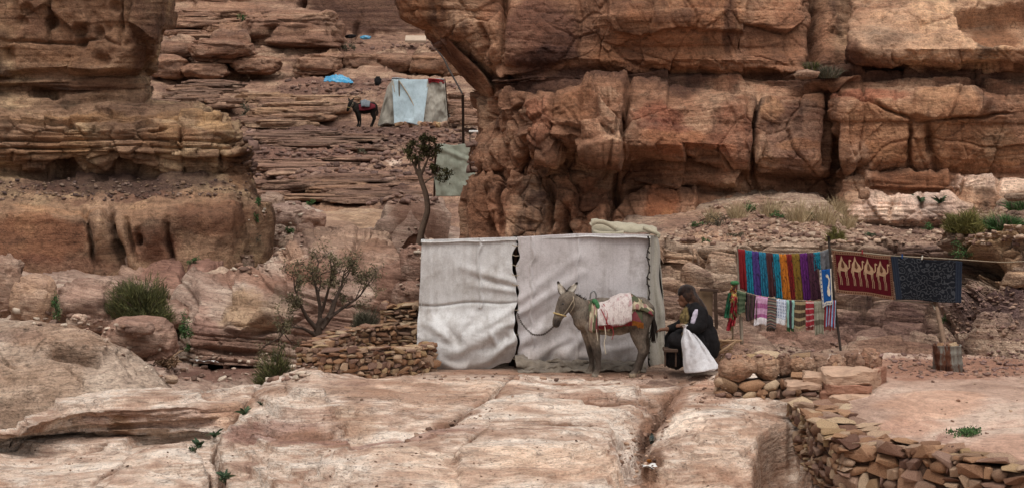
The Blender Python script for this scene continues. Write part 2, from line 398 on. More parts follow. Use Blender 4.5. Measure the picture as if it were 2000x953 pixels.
BED_CRACKS = (
            ([(512, 752), (500, 775), (470, 812), (430, 845), (418, 872), (428, 905), (446, 960)], 9, 0.24),
            ([(1010, 735), (985, 770), (955, 795), (900, 815), (850, 835), (800, 848), (730, 868), (690, 885), (650, 907), (610, 935)], 8, 0.15),
            ([(900, 812), (860, 832), (830, 842)], 13, 0.10), ([(955, 795), (985, 768), (1000, 742)], 11, 0.07),
            ([(950, 851), (930, 872), (900, 895), (890, 915)], 6, 0.18),
            ([(1330, 752), (1300, 790), (1268, 832), (1248, 870), (1236, 905), (1275, 945)], 30, 0.30),
            ([(1330, 752), (1290, 800), (1262, 840)], 9, 0.08),
            ([(1215, 905), (1200, 880), (1225, 850)], 12, 0.10),
            ([(1035, 765), (1150, 764), (1240, 762)], 4.5, 0.12), ([(1055, 798), (1160, 797), (1280, 787)], 5, 0.14),
            ([(1055, 843), (1110, 844), (1150, 840)], 4.5, 0.15), ([(995, 862), (1050, 868)], 3, 0.04),
            ([(1385, 835), (1420, 832), (1455, 836)], 3, 0.05), ([(1395, 850), (1350, 880)], 4, 0.03),
            ([(245, 920), (300, 880), (350, 868)], 8, 0.07), ([(300, 880), (240, 925), (180, 953)], 6, 0.04),
            ([(130, 905), (170, 880), (210, 872)], 5, 0.04), ([(385, 870), (400, 905), (420, 940)], 5, 0.06),
            ([(470, 800), (430, 795), (390, 800)], 5, 0.09), ([(600, 760), (540, 770), (505, 785)], 5, 0.05),
            ([(760, 905), (830, 925), (900, 930)], 4, 0.04), ([(700, 815), (640, 850), (480, 858)], 5, 0.04))
def d_bed(P, px, py):
    wx = px + fbm(P, 0.7, 3, seed=5) * 22; wy = py + fbm(P, 0.8, 3, seed=6) * 11
    fx = px + fbm(P, 2.5, 4, 0.6, seed=15) * 12; fy = py + fbm(P, 2.5, 4, 0.6, seed=16) * 6
    d = fbm(P, 0.33, 3, seed=1) * 0.20 + fbm(P, (0.8, 1.7, 1.0), 4, seed=2) * 0.045
    face = inpoly(wx, wy, [(40, 826), (130, 798), (240, 780), (340, 784), (425, 800), (410, 852), (40, 856)], 9)
    # thin lamination of the slabs, running slightly down to the right
    q = P.copy(); q[:, 2] = P[:, 2] + 0.09 * P[:, 1] - 0.02 * P[:, 0]
    l1, i1, t1 = ledges(q, 0.05, 11, hfreq=0.45, warp=0.12, wfreq=0.5, joint=0.5)
    l2, i2, t2 = ledges(q, 0.014, 12, hfreq=0.8, warp=0.05, wfreq=0.7, joint=0.7)
    m = sstep(-0.15, 0.25, fbm(P, 0.6, 3, seed=21))
    d += l1 * (0.008 + 0.022 * m) + l2 * (0.003 + 0.006 * m)
    d -= face * 0.0
    for pts, w, dep in BED_CRACKS:
        dd, tt = seglines(fx, fy, pts)
        taper = np.sqrt(np.clip(np.sin(np.clip(tt, 0.03, 0.97) * math.pi), 0.08, 1))
        ww = w * (0.55 + 0.45 * taper); d -= dep * taper * (0.5 * np.exp(-(dd / ww) ** 2) + (1.7 if w < 15 else 0.35) * np.exp(-(dd / (ww * 0.24 + .5)) ** 2))
    # rounded shoulders
    for cx, cy, rx, ry, a in ((620, 800, 130, 45, 0.10), (780, 765, 120, 30, 0.08), (760, 920, 120, 40, 0.14), (1080, 905, 170, 45, 0.10), (1120, 780, 150, 14, 0.06), (1120, 815, 160, 16, 0.05),
                              (1400, 880, 90, 60, 0.12), (590, 740, 60, 16, 0.07), (200, 905, 160, 40, 0.05), (330, 920, 70, 30, 0.07), (870, 860, 70, 18, 0.08), (950, 770, 40, 14, 0.05)):
        d += a * np.exp(-(((wx - cx) / rx) ** 2 + ((wy - cy) / ry) ** 2))
    for poly, h, sf in (([(1015, 738), (985, 772), (955, 798), (900, 818), (850, 838), (800, 851), (730, 871), (690, 888), (650, 910), (600, 960), (900, 1010), (1180, 1000), (1220, 900), (1200, 840), (1260, 790), (1240, 760)], 0.09, 18),
                        ([(955, 853), (932, 874), (902, 897), (892, 1000), (1180, 1000), (1215, 900), (1195, 850)], 0.07, 8), ([(1335, 760), (1300, 810), (1262, 870), (1240, 912), (1285, 1000), (1500, 1000), (1500, 860), (1420, 800)], 0.05, 22),
                        ([(505, 770), (470, 815), (430, 850), (425, 905), (450, 1000), (620, 1000), (700, 880), (640, 800), (560, 770)], 0.09, 10), ([(300, 884), (245, 925), (170, 1000), (420, 1000), (400, 905), (350, 870)], 0.08, 8), ([(520, 800), (640, 775), (760, 790), (800, 815), (700, 830), (560, 835)], 0.06, 14)):
        d += h * inpoly(fx, fy, poly, sf)
    gap = inpoly(fx, fy, [(1488, 870), (1520, 850), (1560, 850), (1600, 1000), (1470, 1000)], 8)
    d -= gap * 0.5
    s3, e3, r3, t3 = voro(P, (2.2, 2.2, 2.2), 3)
    d += t3 * 0.02 * gap
    y = -face * (0.02 + 0.05 * fbm(P, (0.6, 0.6, 16), 3, seed=31)) - l1 * face * 0.05
    v = np.zeros((len(P), 3), np.float32); v[:, 1] = -y * 1.0
    # undercut at the foot of the face
    dd, tt = seglines(wx, wy, [(40, 854), (150, 852), (300, 854), (410, 850)]); v[:, 1] += 0.16 * np.exp(-(dd / 8) ** 2)
    d *= (1 - 0.55 * face)
    tz = P + 0; tz[:, 2] += d
    tm = 0.25 + 0.75 * sstep(-0.2, 0.3, fbm(P, 0.5, 3, seed=23))
    v[:, 2] += tm * (terrace(tz, 0.075, 25, dip=(-0.015, 0.035), warp=0.05, wfreq=0.6, edge=0.95, spread=.6) + 0.8 * terrace(tz, 0.028, 26, dip=(0.02, 0.03), warp=0.03, wfreq=0.9, edge=.93))
    v[:, 2] += fbm(P, (2.6, 2.6, 2.6), 4, 0.6, seed=9) * 0.028 + np.minimum(fbm(P, 1.6, 3, seed=10, ridged=True), 0.55) * 0.02
    fl = sstep(790, 830, px) * (1 - sstep(1390, 1430, px)) * (1 - sstep(730, 746, py)); d *= (1 - .9 * fl); v *= (1 - fl)[:, None]
    return d, v
bl = [(300, 815, 190, 24, '#9a7c6c', .75, .35), (235, 830, 28, 22, '#7d6043', .7), (560, 855, 150, 20, '#8a6a60', .8, .7), (760, 860, 130, 14, '#8d6e63', .8, .7), (690, 825, 60, 20, '#8f7157', .5),
      (900, 850, 60, 14, '#92766a', .5), (1100, 766, 120, 8, '#8a6650', .5), (1160, 795, 120, 9, '#8a6650', .55), (1150, 930, 190, 30, '#c4a68c', .4), (1380, 760, 60, 18, '#a07860', .7), (1320, 790, 30, 40, '#94705b', .7),
      (1345, 855, 50, 30, '#d9cabb', .8), (1240, 880, 30, 25, '#d0c4b8', .85), (1265, 905, 35, 22, '#5f4433', .9), (1262, 850, 16, 40, '#5d4536', .8), (1275, 830, 14, 40, '#654a3a', .7), (1225, 895, 30, 30, '#c9beb4', .8), (890, 822, 50, 8, '#7a5c49', .8), (945, 798, 30, 6, '#7d5f4c', .7), (940, 868, 16, 16, '#77593f', .6), (1105, 843, 50, 4, '#6a4d3b', .8), (1150, 763, 110, 4, '#775640', .7), (1170, 796, 110, 4, '#6f5040', .7), (1255, 935, 40, 20, '#8d6a53', .7), (1430, 900, 90, 60, '#ad8d74', .4), (1500, 850, 50, 40, '#92745f', .7),
      (1400, 790, 45, 14, '#8f6a54', .7), (1250, 738, 170, 9, '#86695a', .7), (900, 738, 200, 8, '#8b7160', .6), (1110, 725, 330, 12, '#7d6353', .8), (600, 840, 90, 20, '#95796b', .5), (480, 800, 30, 22, '#a98c76', .4),
      (820, 775, 180, 30, '#c6aa93', .4), (900, 930, 200, 30, '#d0bba6', .4), (450, 810, 55, 25, '#b29176', .5), (1530, 930, 60, 60, '#7c6554', .8)]
bl += [('line', p_, max(2.5, w_ * .55), '#6a4d3c', .85) for p_, w_, d_ in BED_CRACKS]  # crack shade painted as dark colour along each groove
tagk(sheet('bedrock', rows, 700, 370, d_bed, 'rock_pale', bl, up=True, minseg=18, soften=2), 'structure')

# ------------------------------------------------------------------ rounded outcrop on the left edge
oc = []
for px, top, bot in ((-700, 600, 900), (-120, 607, 880), (0, 623, 860), (90, 634, 850), (170, 650, 835), (240, 686, 815), (290, 718, 800), (325, 748, 790), (345, 775, 785)):
    Yt, Yb = 30.6 - max(0, px) * 0.002, 28.2
    oc.append([(px + 30, top + 60, Yt + 3.2), (px + 15, top + 8, Yt + 1.2), (px, top, Yt), (px, top + (bot - top) * .3, Yt - (Yt - Yb) * .45), (px, top + (bot - top) * .65, Yt - (Yt - Yb) * .8), (px, bot, Yb)])
rows = [list(r) for r in zip(*oc)]
def d_out(P, px, py):
    d = fbm(P, 0.5, 3, seed=61) * 0.10 + fbm(P, 2.2, 4, seed=62) * 0.05 + fbm(P, 9.0, 4, 0.6, seed=63) * 0.018
    fx = px + fbm(P, 2.5, 3, seed=64) * 10; fy = py + fbm(P, 2.5, 3, seed=65) * 8
    pit = voro(P, 7.0, 5)[0]; m = inpoly(fx, fy, [(0, 640), (110, 640), (200, 680), (190, 705), (60, 700), (0, 690)], 16)
    d -= m * 0.05 * (1 - sstep(0.1, 0.5, pit))
    dd, tt = seglines(fx, fy, [(105, 692), (140, 701), (190, 706)]); d -= 0.30 * np.exp(-(dd / 7) ** 2)
    dd, tt = seglines(fx, fy, [(90, 682), (150, 688), (200, 694)]); d += 0.14 * np.exp(-(dd / 9) ** 2)
    for pts in ([(130, 722), (155, 745), (160, 760)], [(0, 690), (30, 715)], [(230, 690), (285, 745)], [(255, 700), (300, 750)]):
        dd, tt = seglines(fx, fy, pts); d -= 0.06 * np.exp(-(dd / 4) ** 2)
    return d
tagk(sheet('outcrop', rows, 300, 240, d_out, 'rock_scrub', [(60, 770, 140, 60, '#b0957d', .35), (250, 725, 90, 40, '#c9bcae', .45), (130, 660, 120, 30, '#a88a72', .5), (30, 655, 70, 14, '#7a5e52', .5)], cubic_v=True, minseg=22), 'structure')

# ------------------------------------------------------------------ cliffs on the right
def rrow(py, pts, back=(8, 5)):
    """pts (px,Y) from the silhouette edge rightwards; two points behind the corner are added"""
    e = pts[0]
    return [(e[0] + 30, py, e[1] + back[0]), (e[0] + 2, py, e[1] + back[1] * 0.35)] + [(a, py, b) for a, b in pts]
RC = [
    rrow(-260, [(760, 41.5), (860, 40.6), (985, 40.0), (1130, 39.8), (1190, 39.6), (1450, 39.7), (1590, 40.3), (1640, 40.5), (1680, 39.4), (1860, 38.8), (2000, 38.6), (2900, 38.1)]),
    rrow(-20, [(775, 41.5), (860, 40.6), (985, 40.0), (1130, 39.9), (1190, 39.3), (1450, 39.4), (1590, 40.3), (1640, 40.4), (1680, 39.2), (1860, 38.6), (2000, 38.6), (2900, 38.1)]),
    rrow(30, [(792, 41.5), (862, 40.7), (985, 40.0), (1130, 39.9), (1190, 39.3), (1450, 39.5), (1590, 40.3), (1640, 40.4), (1680, 39.1), (1860, 38.7), (2000, 38.8), (2900, 38.2)]),
    rrow(52, [(833, 41.5), (880, 40.7), (985, 40.0), (1130, 39.9), (1190, 39.5), (1450, 39.6), (1590, 40.3), (1640, 40.4), (1670, 39.1), (1860, 38.8), (2000, 38.8), (2900, 38.2)]),
    rrow(95, [(872, 41.5), (905, 40.9), (985, 40.1), (1130, 40.0), (1190, 39.9), (1450, 39.8), (1590, 40.2), (1640, 40.2), (1670, 39.0), (1860, 38.7), (2000, 38.7), (2900, 38.2)]),
    rrow(118, [(895, 41.5), (925, 40.9), (985, 40.2), (1130, 40.0), (1190, 39.9), (1450, 39.7), (1590, 40.0), (1640, 40.1), (1675, 39.2), (1860, 38.9), (2000, 38.9), (2900, 38.4)]),
    rrow(134, [(912, 41.4), (935, 41.0), (985, 40.4), (1130, 40.2), (1190, 40.1), (1450, 39.8), (1590, 39.9), (1640, 39.9), (1690, 39.7), (1860, 39.7), (2000, 39.7), (2900, 39.2)]),
    rrow(150, [(928, 41.3), (948, 41.1), (985, 40.5), (1130, 40.4), (1190, 40.3), (1450, 40.3), (1590, 39.8), (1640, 39.6), (1690, 39.6), (1860, 39.6), (2000, 39.6), (2900, 39.1)]),
    rrow(172, [(944, 41.2), (958, 41.0), (985, 40.5), (1130, 40.2), (1190, 40.1), (1450, 40.0), (1590, 39.6), (1640, 39.4), (1690, 39.4), (1860, 39.3), (2000, 39.3), (2900, 38.8)]),
    rrow(184, [(946, 41.2), (962, 40.9), (990, 40.3), (1060, 39.7), (1190, 39.5), (1480, 39.5), (1600, 39.5), (1625, 39.5), (1650, 39.2), (1860, 39.0), (2000, 39.0), (2900, 38.5)]),
    rrow(205, [(938, 41.3), (968, 40.9), (1010, 40.1), (1040, 39.5), (1190, 39.1), (1480, 39.3), (1600, 39.4), (1625, 39.5), (1650, 39.0), (1860, 38.8), (2000, 38.9), (2900, 38.4)]),
    rrow(262, [(937, 41.2), (968, 40.8), (1015, 40.1), (1035, 39.3), (1190, 38.8), (1480, 39.2), (1600, 39.3), (1625, 39.6), (1650, 39.0), (1860, 38.8), (2000, 38.9), (2900, 38.4)]),
    rrow(284, [(921, 41.0), (960, 40.6), (1015, 40.2), (1050, 39.4), (1190, 38.8), (1480, 39.1), (1600, 39.3), (1625, 39.7), (1650, 39.0), (1860, 38.8), (2000, 38.9), (2900, 38.4)]),
    rrow(310, [(915, 40.9), (960, 40.5), (1015, 40.3), (1060, 40.0), (1190, 39.5), (1480, 39.1), (1600, 39.3), (1625, 39.8), (1650, 39.0), (1860, 38.9), (2000, 39.0), (2900, 38.4)]),
    rrow(332, [(920, 40.9), (960, 40.5), (1015, 40.4), (1060, 40.2), (1190, 40.0), (1480, 39.3), (1600, 39.4), (1625, 39.9), (1650, 39.2), (1860, 39.1), (2000, 39.1), (2900, 38.5)]),
    rrow(341, [(938, 41.1), (970, 40.8), (1015, 40.5), (1060, 40.3), (1190, 40.0), (1480, 39.4), (1600, 39.5), (1625, 39.9), (1650, 39.4), (1860, 39.2), (2000, 39.2), (2900, 38.5)]),
    rrow(350, [(917, 40.8), (960, 40.4), (1015, 40.2), (1060, 40.1), (1190, 40.0), (1480, 39.7), (1600, 39.8), (1625, 40.0), (1660, 39.3), (1860, 39.0), (2000, 39.2), (2900, 38.5)]),
    rrow(378, [(912, 40.7), (960, 40.3), (1015, 40.1), (1060, 40.0), (1190, 39.9), (1480, 39.9), (1600, 39.9), (1625, 40.0), (1660, 39.2), (1860, 39.0), (2000, 38.9), (2900, 38.3)]),
    rrow(392, [(911, 40.6), (960, 40.2), (1015, 40.0), (1060, 39.9), (1190, 39.7), (1480, 39.6), (1600, 39.7), (1625, 39.7), (1660, 39.0), (1860, 38.7), (2000, 38.7), (2900, 38.1)]),
    rrow(470, [(907, 40.4), (960, 40.0), (1015, 39.9), (1060, 39.8), (1190, 39.4), (1480, 39.3), (1600, 39.3), (1625, 39.3), (1660, 38.8), (1860, 38.5), (2000, 38.5), (2900, 37.9)]),
    rrow(560, [(905, 40.3), (960, 39.9), (1015, 39.8), (1060, 39.7), (1190, 39.3), (1480, 39.1), (1600, 39.1), (1625, 39.1), (1660, 38.7), (1860, 38.4), (2000, 38.4), (2900, 37.8)])]
for r_ in RC:
    for i_, (a_, b_, c_) in enumerate(r_):
        if b_ < 100 and a_ >= 985: r_[i_] = (a_, b_, c_ + min(3.0, (100 - b_) * (.011 if a_ >= 1670 else .005)))
def groove(d, fx, fy, pts, w, dep, taper=True):
    dd, tt = seglines(fx, fy, pts)
    t = np.sqrt(np.clip(np.sin(np.clip(tt, 0.02, 0.98) * math.pi), 0.1, 1)) if taper else 1.0
    d -= dep * t * np.exp(-(dd / w) ** 2)
def d_right(P, px, py):
    wx = px + fbm(P, 0.8, 3, seed=71) * 16; wy = py + fbm(P, 0.8, 3, seed=72) * 12
    fx = px + fbm(P, 3.0, 3, seed=73) * 6; fy = py + fbm(P, 3.0, 3, seed=74) * 6
    d = fbm(P, 0.6, 4, seed=75) * 0.12 + fbm(P, 2.5, 4, 0.55, seed=76) * 0.035 + fbm(P, 10.0, 3, seed=77) * 0.008
    Pw = P + np.stack([fbm(P, 0.9, 2, seed=80), fbm(P, 0.9, 2, seed=81), fbm(P, 0.9, 2, seed=82)], 1) * 0.25
    f1, e1, r1, t1 = voro(Pw, (0.9, 0.9, 0.75), 1); f2, e2, r2, t2 = voro(Pw, (2.1, 2.1, 1.7), 2)
    low = sstep(170, 190, py); base = sstep(330, 350, py); leftm = 1 - sstep(1180, 1260, px)
    pale = inpoly(wx, wy, [(1665, -300), (3000, -300), (3000, 125), (1690, 122), (1655, 70)], 12)
    fr = 0.35 + 0.65 * low * leftm
    d += (t1 * 0.30 + r1 * 0.16) * fr * (1 - 0.7 * pale) + (t2 * 0.13 + r2 * 0.05) * fr * (1 - 0.6 * pale)
    f3, e3, r3, t3 = voro(Pw, (4.6, 4.6, 3.4), 4); d += (t3 * 0.06 + r3 * 0.025) * fr * (1 - 0.6 * pale)
    d -= (0.10 * (1 - sstep(0.0, 0.05, e1)) + 0.05 * (1 - sstep(0.0, 0.05, e2))) * fr
    # lower left columns
    colm = base * (1 - sstep(1190, 1230, px)); d += colm * (fbm(P, (2.4, 2.4, 0.35), 3, seed=83) * 0.20)
    # thin dark beds between the two big courses
    bed = inpoly(wx, wy, [(980, 128), (1200, 140), (1480, 142), (1660, 130), (3000, 128), (3000, 178), (1650, 172), (1480, 178), (1200, 178), (975, 186)], 6)
    l1, i1, t_ = ledges(P, 0.09, 91, hfreq=0.8, warp=0.05, joint=0.8); d += bed * (l1 * 0.20 + 0.06)
    l2, i2, t_ = ledges(P, 0.35, 92, hfreq=0.35, warp=0.15, joint=0.3); d += l2 * 0.05
    l3, i3, t_ = ledges(P, 0.05, 93, hfreq=1.2, warp=0.06, joint=0.5); d += l3 * (0.008 + 0.03 * sstep(1640, 1670, px) * sstep(335, 350, py))
    # knobbly pale course top right
    d += pale * (fbm(P, 1.6, 4, seed=95) * 0.16 + fbm(P, 5.0, 3, seed=96) * 0.03)
    hol = inpoly(fx, fy, [(1868, 22), (1900, 16), (1990, 14), (2040, 30), (2040, 85), (1935, 84), (1885, 66)], 9); d -= 0.42 * hol
    # blocks
    d += 0.18 * inpoly(fx, fy, [(1185, -20), (1460, -20), (1450, 66), (1400, 62), (1350, 52), (1300, 52), (1250, 64), (1200, 60), (1185, 40)], 5)
    d += 0.12 * inpoly(fx, fy, [(1140, 178), (1225, 176), (1215, 300), (1160, 290), (1135, 240)], 5)
    d += 0.22 * inpoly(fx, fy, [(1120, 275), (1220, 262), (1225, 302), (1170, 300)], 4)
    d -= 0.28 * inpoly(fx, fy, [(1132, 195), (1165, 190), (1175, 238), (1140, 238)], 5)
    d += 0.16 * inpoly(fx, fy, [(1790, 186), (1905, 180), (1930, 200), (1905, 230), (1820, 238), (1780, 225)], 8)
    d += 0.16 * inpoly(fx, fy, [(1240, 348), (1330, 342), (1450, 336), (1440, 352), (1330, 360), (1250, 360)], 4)
    d += 0.22 * inpoly(fx, fy, [(1195, 380), (1340, 380), (1360, 385), (1350, 470), (1195, 470)], 5)
    d += 0.20 * inpoly(fx, fy, [(1690, 347), (1850, 345), (1858, 378), (1700, 375)], 5)
    d += 0.14 * inpoly(fx, fy, [(1862, 350), (3000, 350), (3000, 385), (1866, 383)], 5)
    d += 0.25 * inpoly(fx, fy, [(1655, 390), (1850, 388), (1900, 400), (1880, 440), (1660, 440)], 6)
    for pts, w, dep in (([(1228, 178), (1222, 230), (1215, 262), (1218, 300)], 5, .5), ([(1482, 180), (1476, 260), (1470, 340), (1478, 375)], 4, .4), ([(1618, 180), (1612, 240), (1606, 320)], 5, .4),
                        ([(1636, 240), (1632, 300), (1640, 370)], 6, .5), ([(1600, -260), (1602, 40), (1596, 110), (1580, 140)], 10, .8), ([(1655, -260), (1648, 60), (1640, 130)], 7, .45),
                        ([(1780, 240), (1778, 290), (1775, 340)], 4, .3), ([(1640, 186), (1700, 200), (1770, 232), (1790, 240)], 3, .2), ([(1790, 242), (1880, 232), (1980, 222)], 3, .22),
                        ([(1815, 240), (1818, 290), (1825, 335)], 8, .3), ([(1875, 350), (1872, 385)], 4, .2), ([(1950, 350), (1945, 385)], 4, .2), ([(1745, 392), (1735, 440)], 4, .15), ([(1800, 392), (1790, 440)], 4, .15),
                        ([(990, -260), (985, 20), (978, 70), (980, 125)], 6, .5), ([(1128, -260), (1130, 60), (1126, 130)], 4, .12), ([(935, 40), (950, 90), (945, 110)], 9, .3),
                        ([(1022, 200), (1028, 260), (1035, 300), (1025, 345)], 6, .45), ([(1070, 345), (1078, 400), (1075, 460)], 6, .4), ([(1200, 345), (1208, 380), (1190, 450)], 6, .5), ([(985, 350), (980, 400), (988, 460)], 5, .35),
                        ([(1105, 400), (1100, 440), (1108, 470)], 8, .6), ([(1480, 180), (1560, 178), (1640, 184)], 3, .15), ([(1400, 300), (1430, 330), (1500, 335)], 3, .15), ([(1280, 318), (1350, 325), (1400, 333)], 4, .3), ([(1195, 376), (1260, 372), (1340, 374)], 4, .3)):
        groove(d, fx, fy, pts, w, dep)
    return d * (1 - sstep(190, 215, py) * .72 * (1 - sstep(925, 975, px)))
TAN, RED, VAR, PUR = '#b08c6c', '#8c4f3a', '#4a3733', '#7c615a'
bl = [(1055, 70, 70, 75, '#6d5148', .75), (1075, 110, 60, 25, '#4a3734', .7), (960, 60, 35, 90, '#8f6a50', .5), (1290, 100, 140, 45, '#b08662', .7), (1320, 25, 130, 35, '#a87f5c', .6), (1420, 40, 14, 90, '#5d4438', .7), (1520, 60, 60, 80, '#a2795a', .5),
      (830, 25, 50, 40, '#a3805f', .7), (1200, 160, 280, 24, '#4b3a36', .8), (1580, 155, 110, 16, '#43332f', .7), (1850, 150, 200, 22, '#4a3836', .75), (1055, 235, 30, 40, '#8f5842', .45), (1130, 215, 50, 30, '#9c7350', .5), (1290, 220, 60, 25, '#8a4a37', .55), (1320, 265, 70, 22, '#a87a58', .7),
      (1300, 245, 60, 14, '#7c5148', .6), (1430, 255, 50, 70, '#855240', .55), (1350, 290, 90, 14, '#9d6b4e', .6), (1550, 260, 70, 80, '#7d655c', .7), (1510, 210, 25, 25, '#b09272', .7), (1560, 285, 50, 12, '#a58263', .6), (1540, 345, 60, 20, '#4f3c34', .6),
      (1730, 260, 90, 70, '#a17a58', .6), (1720, 190, 90, 10, '#a86f58', .6), (1880, 280, 100, 60, '#a8835f', .6), (1960, 290, 40, 40, '#c0a484', .6), (1850, 208, 60, 25, '#a2805f', .6), (1720, 300, 60, 20, '#b08a63', .5),
      (1780, 362, 90, 16, '#8d6546', .7), (1940, 366, 90, 20, '#eee6da', .95), (1770, 415, 130, 34, '#f3ece2', 1.0, .3), (1690, 430, 60, 20, '#efe7dc', .95), (1680, 340, 25, 60, '#c7b29c', .6), (1840, 60, 200, 75, '#d8c3a6', .95), (1945, 50, 55, 30, '#8a6547', .8), (1720, 85, 70, 28, '#d4bfa3', .8), (2000, 100, 80, 14, '#c2a585', .5),
      (1290, 420, 40, 50, '#a8714c', .7), (1310, 440, 25, 25, '#c79a6c', .7), (960, 410, 50, 45, '#936a4e', .5), (1130, 390, 60, 50, '#946a50', .5), (1660, 110, 25, 30, '#6a4a3f', .6), (1610, 60, 30, 70, '#8d6a52', .5)]
def rough_right(): pass
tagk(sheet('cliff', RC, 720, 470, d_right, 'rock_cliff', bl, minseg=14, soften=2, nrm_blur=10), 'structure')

# the leaning flake under the left corner of that cliff
FL = [[(px, py, Y) for px, py, Y in r] for r in (
    [(826, 44, 42.0), (838, 42, 41.4), (852, 45, 41.1), (862, 58, 41.6)],
    [(845, 84, 41.9), (862, 74, 41.2), (885, 88, 40.9), (895, 104, 41.5)],
    [(872, 118, 41.8), (890, 108, 41.0), (915, 118, 40.8), (925, 134, 41.4)],
    [(905, 152, 41.7), (925, 140, 40.9), (945, 148, 40.7), (955, 160, 41.3)],
    [(936, 184, 41.7), (948, 172, 41.0), (960, 172, 40.8), (968, 180, 41.4)],
    [(948, 196, 41.7), (956, 192, 41.2), (964, 190, 41.1), (970, 190, 41.5)])]
def d_fl(P, px, py): return fbm(P, 1.5, 4, seed=101) * 0.06 + fbm(P, 6, 3, seed=102) * 0.015
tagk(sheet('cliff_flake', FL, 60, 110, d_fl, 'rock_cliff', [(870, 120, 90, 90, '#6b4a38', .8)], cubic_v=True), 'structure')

# ------------------------------------------------------------------ cliffs on the left
def lrow(py, pts, back=(7, 4)):
    e = pts[-1]
    return [(a, py, b) for a, b in pts] + [(e[0] - 2, py, e[1] + back[1] * 0.4), (e[0] - 30, py, e[1] + back[0])]
LC = [
    lrow(-260, [(-700, 45.5), (0, 45.6), (100, 45.6), (225, 45.3), (260, 45.3), (300, 45.8), (336, 46.8)]),
    lrow(0, [(-700, 45.4), (0, 45.5), (100, 45.5), (225, 45.2), (262, 45.2), (300, 45.6), (332, 46.6)]),
    lrow(50, [(-700, 45.4), (0, 45.5), (100, 45.5), (225, 45.2), (260, 45.2), (298, 45.6), (327, 46.6)]),
    lrow(95, [(-700, 45.3), (0, 45.4), (100, 45.4), (225, 45.1), (255, 45.1), (285, 45.5), (309, 46.4)]),
    lrow(138, [(-700, 45.4), (0, 45.5), (100, 45.4), (200, 45.1), (240, 45.2), (270, 45.6), (289, 46.3)]),
    lrow(150, [(-700, 45.6), (0, 45.8), (100, 45.7), (200, 45.7), (240, 45.8), (270, 46.2), (286, 46.8)]),
    lrow(162, [(-700, 45.5), (0, 45.6), (100, 45.6), (200, 45.5), (240, 45.6), (270, 45.9), (288, 46.5)]),
    lrow(178, [(-700, 45.7), (0, 45.8), (100, 45.8), (200, 45.6), (240, 45.7), (275, 46.0), (292, 46.6)]),
    lrow(198, [(-700, 45.4), (0, 45.4), (100, 45.4), (200, 45.4), (260, 45.4), (290, 45.6), (300, 46.2)]),
    lrow(207, [(-700, 45.1), (0, 45.1), (100, 45.1), (200, 45.0), (280, 45.1), (360, 45.4), (392, 46.2)]),
    lrow(232, [(-700, 44.7), (0, 44.7), (100, 44.7), (210, 44.6), (330, 44.5), (410, 44.8), (440, 45.6)]),
    lrow(252, [(-700, 44.5), (0, 44.5), (100, 44.5), (210, 44.4), (340, 44.2), (430, 44.5), (464, 45.3)]),
    lrow(300, [(-700, 44.4), (0, 44.4), (100, 44.4), (210, 44.3), (345, 44.1), (445, 44.4), (482, 45.3)]),
    lrow(322, [(-700, 44.6), (0, 44.6), (100, 44.6), (210, 44.5), (345, 44.3), (450, 44.5), (487, 45.3)]),
    lrow(342, [(-700, 44.9), (0, 44.9), (100, 44.9), (210, 44.9), (345, 44.6), (455, 44.7), (490, 45.4)]),
    lrow(352, [(-700, 44.3), (0, 44.3), (100, 44.4), (210, 44.3), (345, 44.2), (455, 44.4), (495, 45.2)]),
    lrow(376, [(-700, 43.6), (0, 43.6), (100, 43.6), (210, 43.6), (345, 43.5), (455, 43.8), (500, 44.8)]),
    lrow(400, [(-700, 43.1), (0, 43.0), (100, 43.0), (210, 43.0), (345, 43.0), (460, 43.3), (507, 44.4)]),
    lrow(425, [(-700, 42.8), (0, 42.7), (100, 42.7), (210, 42.8), (345, 42.7), (460, 43.1), (510, 44.2)]),
    lrow(500, [(-700, 42.6), (0, 42.5), (100, 42.5), (210, 42.7), (345, 42.6), (460, 42.9), (512, 44.0)]),
    lrow(640, [(-700, 42.4), (0, 42.3), (100, 42.3), (210, 42.4), (345, 42.4), (460, 42.7), (512, 43.8)])]
